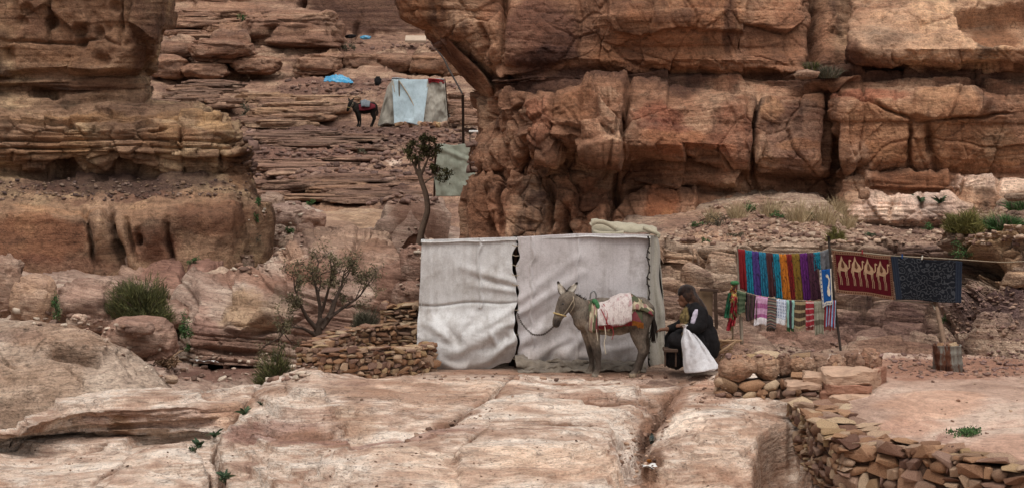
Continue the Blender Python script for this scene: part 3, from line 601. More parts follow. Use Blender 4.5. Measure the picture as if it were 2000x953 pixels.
def d_left(P, px, py):
    wx = px + fbm(P, 0.8, 3, seed=111) * 16; wy = py + fbm(P, 0.8, 3, seed=112) * 10
    fx = px + fbm(P, 3.0, 3, seed=113) * 6; fy = py + fbm(P, 3.0, 3, seed=114) * 6
    d = fbm(P, 0.55, 4, seed=115) * 0.16 + fbm(P, 2.2, 4, 0.55, seed=116) * 0.05 + fbm(P, 9.0, 3, seed=117) * 0.012
    top = 1 - sstep(140, 155, wy); mid = sstep(195, 212, wy) * (1 - sstep(345, 352, wy)); low = sstep(392, 402, wy); rub = sstep(346, 356, wy) * (1 - sstep(390, 402, wy)); slot = sstep(142, 156, wy) * (1 - sstep(198, 206, wy))
    f1, e1, r1, t1 = voro(P, (0.8, 0.8, 0.6), 6); f2, e2, r2, t2 = voro(P, (2.0, 2.0, 3.2), 7)
    d += top * (t1 * 0.30 + r1 * 0.08) + mid * (t2 * 0.10 + r2 * 0.07) - mid * 0.04 * (1 - sstep(0, .08, e2))
    l1, i1, t_ = ledges(P, 0.16, 121, hfreq=0.5, warp=0.10, joint=0.6); l2, i2, t_ = ledges(P, 0.055, 122, hfreq=0.8, warp=0.05, joint=0.6)
    d += mid * (l1 * 0.17 + l2 * 0.05) + slot * (l1 * 0.14 + l2 * 0.06) + top * l1 * 0.015 + low * l2 * 0.004 + top * fbm(P, (1.1, 1.1, 0.3), 3, seed=126) * 0.22
    pits = voro(P, 2.3, 8)[0]; d -= top * 0.20 * (1 - sstep(0.12, 0.42, pits)) * sstep(0.0, 0.3, fbm(P, 0.7, 2, seed=123))
    # rubble on the shelf
    pe = voro(P, (5.0, 5.0, 5.0), 9); d += rub * (0.5 - pe[0]) * 0.14
    # big rounded flutes of the lower wall
    d += low * fbm(P, (1.0, 1.0, 0.25), 4, seed=124) * 0.42 * sstep(140, 200, wx)
    for pts, w, dep in (([(165, 405), (172, 440), (182, 490), (190, 520)], 5, .35), ([(208, 400), (212, 440), (235, 500), (245, 530)], 8, .55), ([(250, 430), (256, 470), (268, 510)], 5, .3), ([(330, 430), (328, 470), (335, 520)], 6, .35), ([(275, 455), (272, 480)], 8, .4),
                        ([(216, 290), (215, 320)], 6, .4), ([(225, 332), (255, 334), (285, 330)], 7, .7), ([(105, 330), (130, 335), (150, 330)], 8, .5), ([(350, 258), (352, 300)], 3, .2), ([(430, 285), (432, 335)], 4, .3), ([(290, 256), (330, 254)], 2.5, .3), ([(280, 302), (310, 304)], 4, .3),
                        ([(238, -200), (236, 40), (232, 85)], 4, .25), ([(0, 78), (90, 84), (200, 76), (230, 85)], 3, .15), ([(100, -100), (98, 40), (92, 90)], 4, .18), ([(170, 112), (200, 120), (212, 110)], 12, .2), ([(10, 90), (20, 130)], 12, .3), ([(60, 178), (120, 180)], 4, .3), ([(120, 210), (150, 205)], 5, .3)):
        groove(d, fx, fy, pts, w, dep)
    for cx, cy, rx, ry, a in ((190, 440, 16, 40, .25), (225, 445, 25, 40, .22), (300, 455, 30, 35, .2), (400, 430, 70, 30, .15)):
        d += a * np.exp(-(((wx - cx) / rx) ** 2 + ((wy - cy) / ry) ** 2)) * low
    return d
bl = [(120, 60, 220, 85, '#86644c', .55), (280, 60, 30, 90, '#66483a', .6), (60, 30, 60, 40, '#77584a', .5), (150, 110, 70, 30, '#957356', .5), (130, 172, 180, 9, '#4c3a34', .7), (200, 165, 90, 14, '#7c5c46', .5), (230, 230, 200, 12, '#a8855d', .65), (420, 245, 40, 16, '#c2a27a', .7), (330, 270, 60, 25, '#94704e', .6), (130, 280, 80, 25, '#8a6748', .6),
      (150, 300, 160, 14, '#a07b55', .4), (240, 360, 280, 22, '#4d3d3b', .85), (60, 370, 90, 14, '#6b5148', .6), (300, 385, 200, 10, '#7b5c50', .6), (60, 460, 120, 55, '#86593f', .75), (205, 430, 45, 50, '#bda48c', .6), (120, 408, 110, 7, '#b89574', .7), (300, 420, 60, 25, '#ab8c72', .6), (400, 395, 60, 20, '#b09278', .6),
      (420, 430, 90, 35, '#7f5640', .6), (300, 480, 50, 40, '#8d6450', .6), (100, 520, 150, 25, '#7b5245', .5), (470, 330, 25, 40, '#7d5c42', .6)]
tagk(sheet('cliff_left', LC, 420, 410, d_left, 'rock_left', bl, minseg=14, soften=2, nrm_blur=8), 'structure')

# ------------------------------------------------------------------ far valley slope
PXF = (180, 300, 380, 470, 580, 660, 740, 830, 900, 1010, 1150)
def frow(pys, Ys):
    if not hasattr(pys, '__len__'): pys = [pys] * len(PXF)
    if not hasattr(Ys, '__len__'): Ys = [Ys] * len(PXF)
    return list(zip(PXF, pys, Ys))
FR = [frow(-330, [136, 136, 137, 138, 139, 139, 139, 139, 139, 139, 139]), frow([8, 8, 8, 8, 10, 60, 66, 66, 66, 66, 66], [134, 134, 135, 136, 136, 134, 134, 134, 134, 134, 134]),
      frow([22, 22, 22, 26, 20, 66, 72, 74, 74, 74, 74], [132, 132, 132, 132, 130, 131, 131, 131, 131, 131, 131]), frow([45, 45, 45, 50, 26, 75, 82, 84, 84, 84, 84], [130, 130, 130, 129, 127, 127, 127, 127, 127, 127, 127]),
      frow([62, 62, 62, 62, 40, 92, 96, 98, 98, 98, 98], [127, 127, 127, 126, 124, 122, 122, 122, 122, 122, 122]), frow([75, 75, 72, 72, 85, 105, 104, 105, 106, 106, 106], [124, 124, 123, 122, 121.5, 121, 121, 121, 121, 121, 121]),
      frow([95, 95, 90, 88, 96, 108, 110, 112, 112, 112, 112], [121, 121, 121, 120.5, 121, 120.5, 120.5, 120.5, 120.5, 120.5, 120.5]), frow([118, 118, 112, 110, 104, 112, 118, 120, 120, 120, 120], [120, 120, 119.6, 119.5, 120, 120, 120, 120, 120, 120, 120]),
      frow([152, 152, 154, 154, 153, 146, 140, 140, 142, 142, 142], [119, 119, 119, 119, 118.6, 119, 119.4, 119.4, 119.4, 119.4, 119.4]), frow([165, 165, 166, 166, 168, 165, 160, 160, 165, 165, 165], 112), frow([188, 188, 188, 190, 190, 188, 186, 186, 188, 188, 188], 104),
      frow([202, 202, 202, 204, 206, 206, 206, 206, 206, 206, 206], 101.5), frow([226, 226, 226, 228, 230, 234, 232, 232, 232, 232, 232], 100), frow([250, 250, 250, 250, 248, 246, 246, 244, 246, 246, 246], 97.5), frow([290, 290, 290, 286, 284, 282, 280, 276, 276, 276, 276], 90),
      frow([330, 330, 330, 326, 324, 322, 320, 316, 316, 316, 316], 83), frow([368, 368, 368, 364, 362, 362, 360, 358, 358, 358, 358], 77), frow([384, 384, 384, 382, 380, 376, 372, 370, 370, 370, 370], 74.5), frow([410, 410, 410, 408, 405, 404, 404, 400, 398, 398, 398], 73),
      frow([440, 440, 440, 440, 440, 430, 426, 420, 418, 418, 418], 68), frow([480, 480, 480, 480, 478, 470, 465, 460, 460, 460, 460], 60), frow([530] * 11, 52), frow([620] * 11, 44)]
def d_far(P, px, py):
    wx = px + fbm(P, 0.35, 3, seed=131) * 14; wy = py + fbm(P, 0.35, 3, seed=132) * 7
    fx = px + fbm(P, 1.2, 3, seed=133) * 6; fy = py + fbm(P, 1.2, 3, seed=134) * 4
    up = 1 - sstep(150, 165, wy)
    d = fbm(P, 0.22, 4, seed=135) * 0.5 + fbm(P, 1.0, 4, seed=136) * 0.10 + fbm(P, 3.5, 3, seed=137) * 0.05
    l1, i1, t_ = ledges(P, 0.40, 141, hfreq=0.12, warp=0.3, wfreq=0.12, joint=0.5); l2, i2, t_ = ledges(P, 0.15, 142, hfreq=0.2, warp=0.15, wfreq=0.2, joint=0.5)
    st = inpoly(wx, wy, [(290, 188), (690, 186), (700, 240), (470, 262), (290, 262)], 8)
    bnd = inpoly(wx, wy, [(280, 92), (470, 70), (600, 100), (880, 104), (880, 142), (660, 148), (280, 155)], 6)
    d += (l1 * 0.30 + l2 * 0.12) * (0.55 + 0.8 * st)
    f1, e1, r1, t1 = voro(P, (0.35, 0.35, 0.42), 21); f2, e2, r2, t2 = voro(P, (1.1, 1.1, 1.1), 22)
    d += bnd * (t1 * 0.9 + r1 * 0.4 + t2 * 0.25 - 0.35 * (1 - sstep(0, .09, e1))) + (1 - bnd) * (t2 * 0.12 + r2 * 0.05)
    pe = voro(P, 2.6, 23)[0]; rub = inpoly(wx, wy, [(540, 150), (900, 148), (900, 190), (560, 190)], 8) + inpoly(wx, wy, [(300, 245), (960, 245), (960, 345), (480, 330)], 12)
    d += np.clip(rub, 0, 1) * (0.5 - pe) * 0.20
    wall = inpoly(wx, wy, [(590, -400), (900, -400), (900, 62), (680, 66), (670, 40), (590, 18)], 5); d *= (1 - 0.75 * wall)
    for pts, w, dep in (([(300, 165), (380, 166), (470, 158)], 4, .8), ([(470, 380), (560, 374), (640, 362), (700, 352)], 3, .5), ([(505, 372), (620, 386), (760, 372), (830, 352)], 4, .8), ([(480, 282), (560, 286), (690, 272)], 4, .7), ([(500, 340), (640, 338)], 3, .4), ([(540, 310), (700, 312)], 3, .4),
                        ([(590, 2), (590, 14)], 6, 1.6), ([(705, -300), (706, 60)], 1.6, .5), ([(634, -300), (633, 14)], 1.6, .5), ([(500, 22), (440, 66), (400, 86)], 4, .6), ([(385, 74), (385, 100), (490, 106)], 4, .9), ([(590, 104), (580, 150)], 5, .7), ([(672, 104), (672, 145)], 5, .7), ([(345, 52), (420, 50), (470, 44)], 3, .5),
                        ([(700, 40), (690, 80)], 5, .6), ([(380, -200), (382, 26)], 3, .6), ([(800, 108), (806, 140)], 5, .6), ([(740, 135), (860, 145)], 4, .8)):
        groove(d, fx, fy, pts, w, dep)
    v = np.zeros((len(P), 3), np.float32); tm = sstep(150, 170, wy) * (1 - wall)
    n3 = 0.35 + 0.65 * sstep(-0.3, 0.2, fbm(P, 0.12, 2, seed=139))
    v[:, 2] = tm * n3 * (terrace(P, 0.42, 145, warp=0.35, wfreq=0.1, dip=(0.01, 0)) + terrace(P, 0.16, 146, warp=0.2, wfreq=0.16) * 0.8)
    return d, v
bl = [(720, 30, 130, 45, '#5f463b', .85), (740, 95, 130, 14, '#86685a', .6), (430, 40, 120, 40, '#a37f66', .55), (620, 75, 60, 40, '#8d6a54', .5), (640, 126, 60, 22, '#a98870', .7), (330, 128, 50, 30, '#9b7860', .5), (420, 100, 60, 16, '#7e5a45', .6), (470, 130, 70, 16, '#957055', .5),
      (700, 165, 170, 14, '#84675c', .75), (380, 172, 110, 10, '#574541', .8), (560, 196, 110, 14, '#a38a66', .6), (620, 215, 50, 10, '#b9a284', .65), (560, 240, 140, 12, '#6a554b', .6), (700, 262, 230, 22, '#6b554e', .8), (640, 310, 170, 30, '#8a6a5d', .8), (570, 330, 90, 25, '#97786a', .6), (660, 345, 110, 10, '#a08577', .5), (770, 322, 18, 9, '#d6c9ba', .9, .3),
      (620, 375, 120, 12, '#55403c', .8), (720, 370, 110, 12, '#54403a', .8), (700, 398, 110, 8, '#7a6250', .6), (690, 415, 140, 16, '#a98b70', .7), (540, 400, 60, 40, '#9b8071', .7), (860, 300, 60, 60, '#866a5c', .6), (480, 290, 60, 40, '#5d4a44', .6), (830, 440, 60, 30, '#7b5e50', .6), (820, 262, 60, 12, '#8a6d5e', .5)]
tagk(sheet('slope', FR, 350, 620, d_far, 'rock_far', bl, minseg=16, soften=2, nrm_blur=6), 'structure')

# ------------------------------------------------------------------ wadi floor between the cliffs
PXW = (-700, 0, 150, 300, 430, 560, 680, 800, 900, 1000)
def wrow(pys, Ys): return [(a, b, c) for a, b, c in zip(PXW, pys if hasattr(pys, '__len__') else [pys] * 10, Ys if hasattr(Ys, '__len__') else [Ys] * 10)]
WR = [wrow([395, 395, 395, 395, 400, 400, 420, 430, 440, 440], 68), wrow([430, 430, 430, 430, 435, 435, 455, 470, 480, 480], 58), wrow([468, 468, 468, 468, 475, 480, 510, 530, 530, 530], 52), wrow([492, 492, 492, 495, 516, 530, 570, 590, 590, 590], 47.5),
      wrow([508, 508, 508, 515, 545, 570, 610, 620, 620, 620], 44.5), wrow([530, 530, 530, 545, 620, 640, 650, 655, 655, 655], 41.5), wrow([580, 580, 580, 615, 690, 698, 698, 690, 680, 680], 38.4), wrow([622, 622, 624, 680, 728, 732, 728, 710, 690, 690], 36.2),
      wrow([680, 680, 690, 720, 760, 762, 756, 735, 715, 715], 34.2), wrow([760, 760, 765, 780, 800, 800, 790, 760, 735, 735], 32.2), wrow([860] * 10, [29.5] * 10)]
def d_wadi(P, px, py):
    d = fbm(P, 0.35, 3, seed=151) * 0.30 + fbm(P, 1.2, 4, seed=152) * 0.10 + fbm(P, 5.0, 3, seed=153) * 0.02
    l1, i1, t_ = ledges(P, 0.10, 154, hfreq=0.5, warp=0.2, joint=0.5); d += l1 * 0.05
    f2, e2, r2, t2 = voro(P, 1.2, 31); d += t2 * 0.10
    return d
tagk(sheet('wadi_bed', WR, 300, 260, d_wadi, 'rock_wadi', [(420, 735, 130, 25, '#6f4d42', .8), (320, 655, 160, 30, '#8f6c58', .5)], minseg=18), 'structure')

# ------------------------------------------------------------------ rubble slope and ledges behind the stall
PXL = (838, 930, 1120, 1225, 1280, 1350, 1420, 1500, 1600, 1650, 1740, 1830, 1880, 1940, 2020, 2900)
def srow(pys, Ys):
    pys = list(pys) if hasattr(pys, '__len__') else [pys] * 13; Ys = list(Ys) if hasattr(Ys, '__len__') else [Ys] * 13
    p0 = pys[0] if pys[0] >= 490 else 470 + (pys[0] - 400) * 0.2
    return list(zip(PXL, [p0] * 3 + pys, [Ys[0]] * 3 + Ys))
SR = [srow([400, 400, 395, 382, 376, 378, 425, 442, 436, 420, 395, 362, 340], 40.2), srow([450, 448, 436, 405, 395, 394, 440, 452, 446, 432, 410, 390, 370], 38.2), srow([475, 470, 455, 436, 426, 424, 452, 460, 456, 446, 428, 410, 395], 36.6),
      srow([488, 486, 480, 470, 462, 460, 468, 472, 470, 462, 450, 440, 425], 35.0), srow([492, 490, 488, 482, 478, 478, 482, 486, 484, 490, 488, 485, 480], [34.6, 34.6, 34.5, 34.4, 34.3, 34.2, 34.2, 34.2, 34.0, 33.4, 32.8, 32.2, 31.5]),
      srow([535, 535, 535, 530, 525, 525, 530, 535, 535, 535, 535, 535, 530], [34.4, 34.4, 34.3, 34.2, 34.1, 34.0, 34.0, 34.0, 33.8, 33.2, 32.4, 31.8, 31.1]), srow([560, 560, 560, 560, 560, 560, 562, 565, 565, 565, 565, 565, 560], [34.0, 34.0, 33.9, 33.8, 33.7, 33.7, 33.6, 33.6, 33.4, 33.0, 32.1, 31.5, 30.9]),
      srow([600, 600, 600, 604, 604, 604, 604, 604, 604, 602, 600, 600, 590], [33.6, 33.6, 33.4, 33.4, 33.4, 33.4, 33.2, 33.2, 33.0, 32.6, 31.7, 31.1, 30.6]), srow([640, 640, 640, 640, 640, 640, 640, 640, 645, 640, 635, 630, 620], [33.2, 33.2, 33.0, 33.0, 33.0, 33.0, 32.8, 32.7, 32.4, 31.8, 31.1, 30.7, 30.3]),
      srow([662, 662, 662, 662, 662, 662, 665, 668, 676, 672, 668, 660, 650], [32.8, 32.8, 32.4, 32.0, 31.8, 31.8, 31.8, 31.7, 31.6, 31.0, 30.5, 30.2, 29.9]), srow([690, 690, 690, 684, 682, 682, 694, 702, 706, 704, 700, 694, 690], [31.6, 31.5, 31.4, 31.3, 31.2, 31.2, 31.0, 30.8, 30.4, 30.0, 29.6, 29.4, 29.2]),
      srow([720] * 13, [30.1, 30.1, 30.1, 30.0, 29.9, 29.8, 29.6, 29.3, 29.1, 28.9, 28.7, 28.6, 28.5]), srow([790] * 13, [28.0, 28.0, 28.0, 27.9, 27.8, 27.6, 27.4, 27.2, 27.0, 26.9, 26.8, 26.8, 26.8])]
def d_ledge(P, px, py):
    wx = px + fbm(P, 0.9, 3, seed=161) * 18; wy = py + fbm(P, 0.9, 3, seed=162) * 8
    fx = px + fbm(P, 4, 3, seed=163) * 6; fy = py + fbm(P, 4, 3, seed=164) * 4
    d = fbm(P, 0.6, 4, seed=165) * 0.12 + fbm(P, 3.0, 4, seed=166) * 0.04 + fbm(P, 12, 3, seed=167) * 0.01
    scar = sstep(476, 492, wy) * (1 - sstep(690, 705, wy)); rub = 1 - sstep(470, 486, wy)
    l1, i1, t_ = ledges(P, 0.15, 168, hfreq=0.7, warp=0.08, joint=0.5); l2, i2, t_ = ledges(P, 0.05, 169, hfreq=1.3, warp=0.04, joint=0.6)
    rt = sstep(1840, 1880, wx)
    d += scar * (l1 * 0.24 + l2 * (0.05 + 0.08 * rt))
    f1, e1, r1, t1 = voro(P, (1.6, 1.6, 2.6), 41); f2, e2, r2, t2 = voro(P, (4.0, 4.0, 7.0), 42)
    d += scar * (t1 * 0.16 + r1 * 0.14 - 0.08 * (1 - sstep(0, .07, e1))) + scar * rt * (t2 * 0.10 + r2 * 0.08)
    pe = voro(P, (6.5, 6.5, 9.0), 43); pe2 = voro(P, (3.0, 3.0, 5.0), 44)
    d += rub * ((0.5 - pe[0]) * 0.08 + (0.45 - pe2[0]) * 0.08 * sstep(0.0, 0.4, fbm(P, 0.9, 2, seed=45)))
    d += 0.25 * inpoly(fx, fy, [(1275, 500), (1370, 508), (1372, 545), (1275, 552)], 4) + 0.2 * inpoly(fx, fy, [(1385, 500), (1440, 498), (1440, 545), (1390, 545)], 4)
    d -= 0.5 * inpoly(fx, fy, [(1888, 512), (1950, 512), (1960, 545), (1890, 548)], 5)
    d += 0.35 * inpoly(fx, fy, [(1880, 494), (2050, 480), (2050, 510), (1890, 512)], 3) + 0.35 * inpoly(fx, fy, [(1962, 516), (2060, 510), (2060, 552), (1975, 556)], 5)
    groove(d, fx, fy, [(1378, 505), (1376, 545)], 4, .3)
    return d
bl = [(1450, 440, 170, 40, '#a5836d', .6), (1400, 470, 120, 14, '#b39379', .6), (1800, 455, 180, 25, '#8c6e5f', .6), (1330, 525, 60, 26, '#b89c82', .8), (1420, 520, 40, 25, '#a98d76', .6), (1330, 575, 60, 20, '#a98c74', .6), (1330, 620, 50, 30, '#7d6357', .5), (1480, 640, 140, 40, '#6b5049', .6), (1400, 600, 60, 40, '#70584d', .5), (1680, 585, 60, 16, '#b7a28e', .6), (1740, 600, 110, 16, '#7a6058', .7),
      (1730, 650, 130, 30, '#6f544e', .8), (1690, 615, 30, 60, '#8b7266', .5), (1850, 560, 40, 40, '#7f6152', .5), (1930, 620, 90, 40, '#756063', .65), (1950, 660, 80, 14, '#9c857a', .5), (1960, 530, 70, 24, '#b4946f', .7), (1990, 500, 80, 12, '#b8996f', .7), (1920, 530, 28, 14, '#6a4d3b', .7), (1950, 590, 80, 12, '#a58d7e', .5), (1800, 700, 130, 16, '#7e5c4c', .7), (1560, 668, 120, 12, '#866457', .7), (1400, 690, 80, 14, '#8a6856', .6)]
tagk(sheet('ledges', SR, 500, 350, d_ledge, 'rock_ledge', bl, minseg=14, soften=1, nrm_blur=8), 'structure')

# ------------------------------------------------------------------ sandy terrace on the right
PXT = (1540, 1600, 1660, 1720, 1800, 1880, 1960, 2060, 2900)
def trow(pys, zs): return [(a, b, (ZC - c) / ((b - YH) * KP)) for a, b, c in zip(PXT, pys if hasattr(pys, '__len__') else [pys] * 9, zs if hasattr(zs, '__len__') else [zs] * 9)]
ED = list(zip([795, 812, 836, 846, 858, 872, 885, 900, 918], [-.1, .0, .12, .15, .15, .15, .15, .15, .15]))
def ydrop(k, dz, dY):
    py_, z_ = ED[k]; Y_ = (ZC - z_) / ((py_ - YH) * KP) - dY; return YH + (ZC - z_ + dz) / (KP * Y_), z_ - dz
TR = [trow(690, .25), trow(716, [.1, .15, .22, .26, .28, .28, .28, .28, .28]), trow(745, [.0, .1, .2, .25, .27, .27, .27, .26, .26]), trow([775, 785, 800, 805, 808, 812, 816, 820, 830], [-.05, .02, .16, .22, .24, .24, .24, .24, .24]),
      trow([e[0] for e in ED], [e[1] for e in ED])] + [trow([ydrop(k, dz, dY)[0] for k in range(9)], [ydrop(k, dz, dY)[1] for k in range(9)]) for dz, dY in ((.12, .12), (.7, .2), (.85, 1.2))]
def d_ter(P, px, py):
    fx = px + fbm(P, 1.5, 3, seed=171) * 14; fy = py + fbm(P, 1.5, 3, seed=172) * 7
    d = fbm(P, 0.5, 3, seed=173) * 0.06 + fbm(P, 2.0, 4, seed=174) * 0.02 + fbm(P, 9.0, 3, seed=175) * 0.005
    for pts, w, dep in (([(1700, 862), (1740, 830), (1800, 815), (1900, 805)], 4, .05), ([(1845, 850), (1860, 835), (1950, 825), (2050, 812)], 6, .10), ([(1820, 868), (1850, 842)], 4, .05)):
        groove(d, fx, fy, pts, w, dep)
    d += 0.05 * np.exp(-(((fx - 1960) / 90) ** 2 + ((fy - 870) / 25) ** 2)) + 0.06 * np.exp(-(((fx - 1840) / 80) ** 2 + ((fy - 790) / 18) ** 2))
    rub = 1 - sstep(726, 742, fy); pe = voro(P, 9.0, 45)[0]; d += rub * (0.45 - pe) * 0.05
    return d
bl = [(1850, 718, 270, 26, '#8c6753', .85), (1830, 790, 120, 25, '#c09c82', .5), (1780, 830, 70, 20, '#b28b73', .5), (1960, 880, 90, 30, '#b59581', .6), (1850, 850, 20, 12, '#8a6256', .5)]
tagk(sheet('terrace', TR, 220, 200, d_ter, 'rock_sand', bl, up=True, minseg=14), 'structure')
# ------------------------------------------------------------------ rounded rock masses in the wadi
DOM = []
for px, top, bot, Yt, Yb in ((338, 700, 706, 37.4, 36.8), (358, 610, 706, 38.2, 36.4), (382, 558, 708, 39.4, 36.2), (450, 546, 712, 40.0, 36.2), (515, 520, 714, 40.6, 36.2), (565, 484, 714, 41.4, 36.1), (630, 456, 712, 42.0, 36.0), (695, 450, 712, 42.0, 36.0), (750, 470, 708, 41.6, 36.0), (782, 530, 704, 40.4, 36.0), (803, 610, 700, 39.0, 36.2), (816, 668, 698, 37.6, 36.4)):
    f = lambda a: top + (bot - top) * a
    Ym = lambda a: Yt + (Yb - Yt) * a
    DOM.append([(px, top + 90, Yt + 4), (px, top + 14, Yt + 1.5), (px, top, Yt), (px, f(.16), Ym(.55)), (px, f(.33), Ym(.82)), (px, f(.5), Ym(.93)), (px, f(.7), Ym(.97)), (px, bot, Yb)])
DOM = [list(r) for r in zip(*DOM)]
def d_dom(P, px, py):
    wx = px + fbm(P, 0.8, 3, seed=181) * 14; wy = py + fbm(P, 0.8, 3, seed=182) * 10
    fx = px + fbm(P, 3.0, 3, seed=183) * 6; fy = py + fbm(P, 3.0, 3, seed=184) * 5
    d = fbm(P, 0.45, 4, seed=185) * 0.28 + fbm(P, 1.8, 4, seed=186) * 0.07 + fbm(P, 7, 3, seed=187) * 0.015
    q = P.copy(); q[:, 2] = P[:, 2] + 0.10 * (P[:, 0] + 5) ** 2 * 0.3 + 0.05 * P[:, 0]
    l1, i1, t_ = ledges(q, 0.12, 188, hfreq=0.35, warp=0.10, joint=0.5); l2, i2, t_ = ledges(q, 0.035, 189, hfreq=0.6, warp=0.05, joint=0.6)
    f1, e1, r1, t1 = voro(P, 0.75, 51); f2, e2, r2, t2 = voro(P, 2.0, 52)
    d += l1 * 0.07 + l2 * 0.025 * sstep(560, 640, wx) + t1 * 0.28 + t2 * 0.07
    d += 0.16 * inpoly(fx, fy, [(385, 552), (450, 548), (520, 552), (580, 565), (520, 578), (430, 590), (382, 598)], 9)
    d += 0.13 * inpoly(fx, fy, [(440, 600), (480, 578), (545, 590), (560, 625), (500, 640), (470, 652), (440, 640)], 6)
    d -= 0.28 * np.exp(-(((fx - 558) / 13) ** 2 + ((fy - 538) / 9) ** 2))
    d += 0.30 * inpoly(fx, fy, [(720, 548), (760, 530), (798, 570), (800, 610), (750, 590)], 8)
    for pts, w, dep in (([(520, 520), (560, 500), (620, 478), (640, 462)], 5, .25), ([(560, 566), (620, 560), (700, 520)], 5, .2), ([(480, 660), (560, 640), (620, 610)], 5, .2), ([(400, 680), (500, 690)], 6, .2), ([(720, 540), (690, 500), (700, 470)], 6, .2)):
        groove(d, fx, fy, pts, w, dep)
    return d
bl = [(480, 560, 110, 14, '#96705c', .7), (560, 560, 90, 26, '#8f6d5b', .6), (430, 548, 50, 8, '#c3ae98', .7), (490, 612, 60, 34, '#a99072', .85, .6), (540, 600, 30, 30, '#b8a894', .6), (400, 640, 34, 55, '#9a7a6c', .8), (460, 680, 110, 35, '#765a4b', .75), (680, 475, 100, 30, '#a58b75', .75), (720, 510, 60, 25, '#8f6d56', .6), (560, 500, 40, 20, '#b19074', .6), (770, 570, 40, 60, '#7f5946', .7), (650, 640, 110, 50, '#7b5b4b', .6), (610, 540, 60, 40, '#90664f', .5)]
tagk(sheet('rock_mound', DOM, 330, 260, d_dom, 'rock_wadi', bl, cubic_v=True, minseg=16), 'structure')

SLB = []
for px, top, bot, Yt, Yb in ((222, 575, 590, 42.4, 41.6), (245, 532, 600, 43, 41.0), (290, 505, 610, 44, 40.6), (350, 488, 616, 45, 40.2), (405, 474, 616, 46, 40.2), (440, 486, 612, 45.4, 40.4), (468, 520, 606, 44, 40.8), (486, 560, 600, 42.6, 41.4)):
    f = lambda a: top + (bot - top) * a
    Ym = lambda a: Yt + (Yb - Yt) * a
    SLB.append([(px, top + 60, Yt + 4), (px, top + 8, Yt + 1.2), (px, top, Yt), (px, f(.3), Ym(.55)), (px, f(.6), Ym(.88)), (px, bot, Yb)])
SLB = [list(r) for r in zip(*SLB)]
def d_slb(P, px, py):
    fx = px + fbm(P, 3.0, 3, seed=193) * 6; fy = py + fbm(P, 3.0, 3, seed=194) * 5
    d = fbm(P, 0.5, 4, seed=195) * 0.2 + fbm(P, 2.0, 4, seed=196) * 0.06
    l1, i1, t_ = ledges(P, 0.14, 198, hfreq=0.3, warp=0.15, joint=0.5); d += l1 * 0.16 + voro(P, 0.8, 53)[3] * 0.25
    for pts, w, dep in (([(355, 560), (365, 530), (350, 505)], 5, .3), ([(385, 590), (395, 560), (420, 535)], 5, .3), ([(300, 545), (350, 520)], 4, .15)): groove(d, fx, fy, pts, w, dep)
    return d
tagk(sheet('rock_mound_pink', SLB, 150, 110, d_slb, 'rock_wadi', [(350, 530, 120, 50, '#8c6658', .8), (300, 560, 60, 40, '#8f6e5e', .5), (250, 540, 30, 20, '#b29a86', .6)], cubic_v=True, minseg=14), 'structure')

SHL = []
for px, top, bot, Yt, Yb in ((575, 450, 470, 56, 53), (600, 418, 478, 57, 52), (650, 408, 486, 58, 50.5), (720, 402, 492, 58, 50), (790, 402, 480, 58, 51), (845, 406, 470, 58, 52), (872, 425, 460, 57, 53)):
    f = lambda a: top + (bot - top) * a
    Ym = lambda a: Yt + (Yb - Yt) * a
    SHL.append([(px, top + 50, Yt + 4), (px, top + 6, Yt + 1.2), (px, top, Yt), (px, f(.3), Ym(.45)), (px, f(.55), Ym(.85)), (px, f(.62), Ym(.7)), (px, bot, Yb)])
SHL = [list(r) for r in zip(*SHL)]
def d_shl(P, px, py):
    fx = px + fbm(P, 2.0, 3, seed=203) * 6; fy = py + fbm(P, 2.0, 3, seed=204) * 5
    d = fbm(P, 0.4, 4, seed=205) * 0.3 + fbm(P, 1.6, 4, seed=206) * 0.08
    l1, i1, t_ = ledges(P, 0.18, 208, hfreq=0.25, warp=0.15, joint=0.5); d += l1 * 0.12
    d -= 0.9 * inpoly(fx, fy, [(735, 452), (780, 436), (850, 432), (850, 462), (800, 480), (750, 470)], 10)
    return d
tagk(sheet('rock_shelf', SHL, 160, 110, d_shl, 'rock_wadi', [(700, 420, 130, 18, '#b0926f', .7), (640, 440, 60, 30, '#a78b78', .6), (790, 455, 60, 20, '#765442', .7)], minseg=14), 'structure')

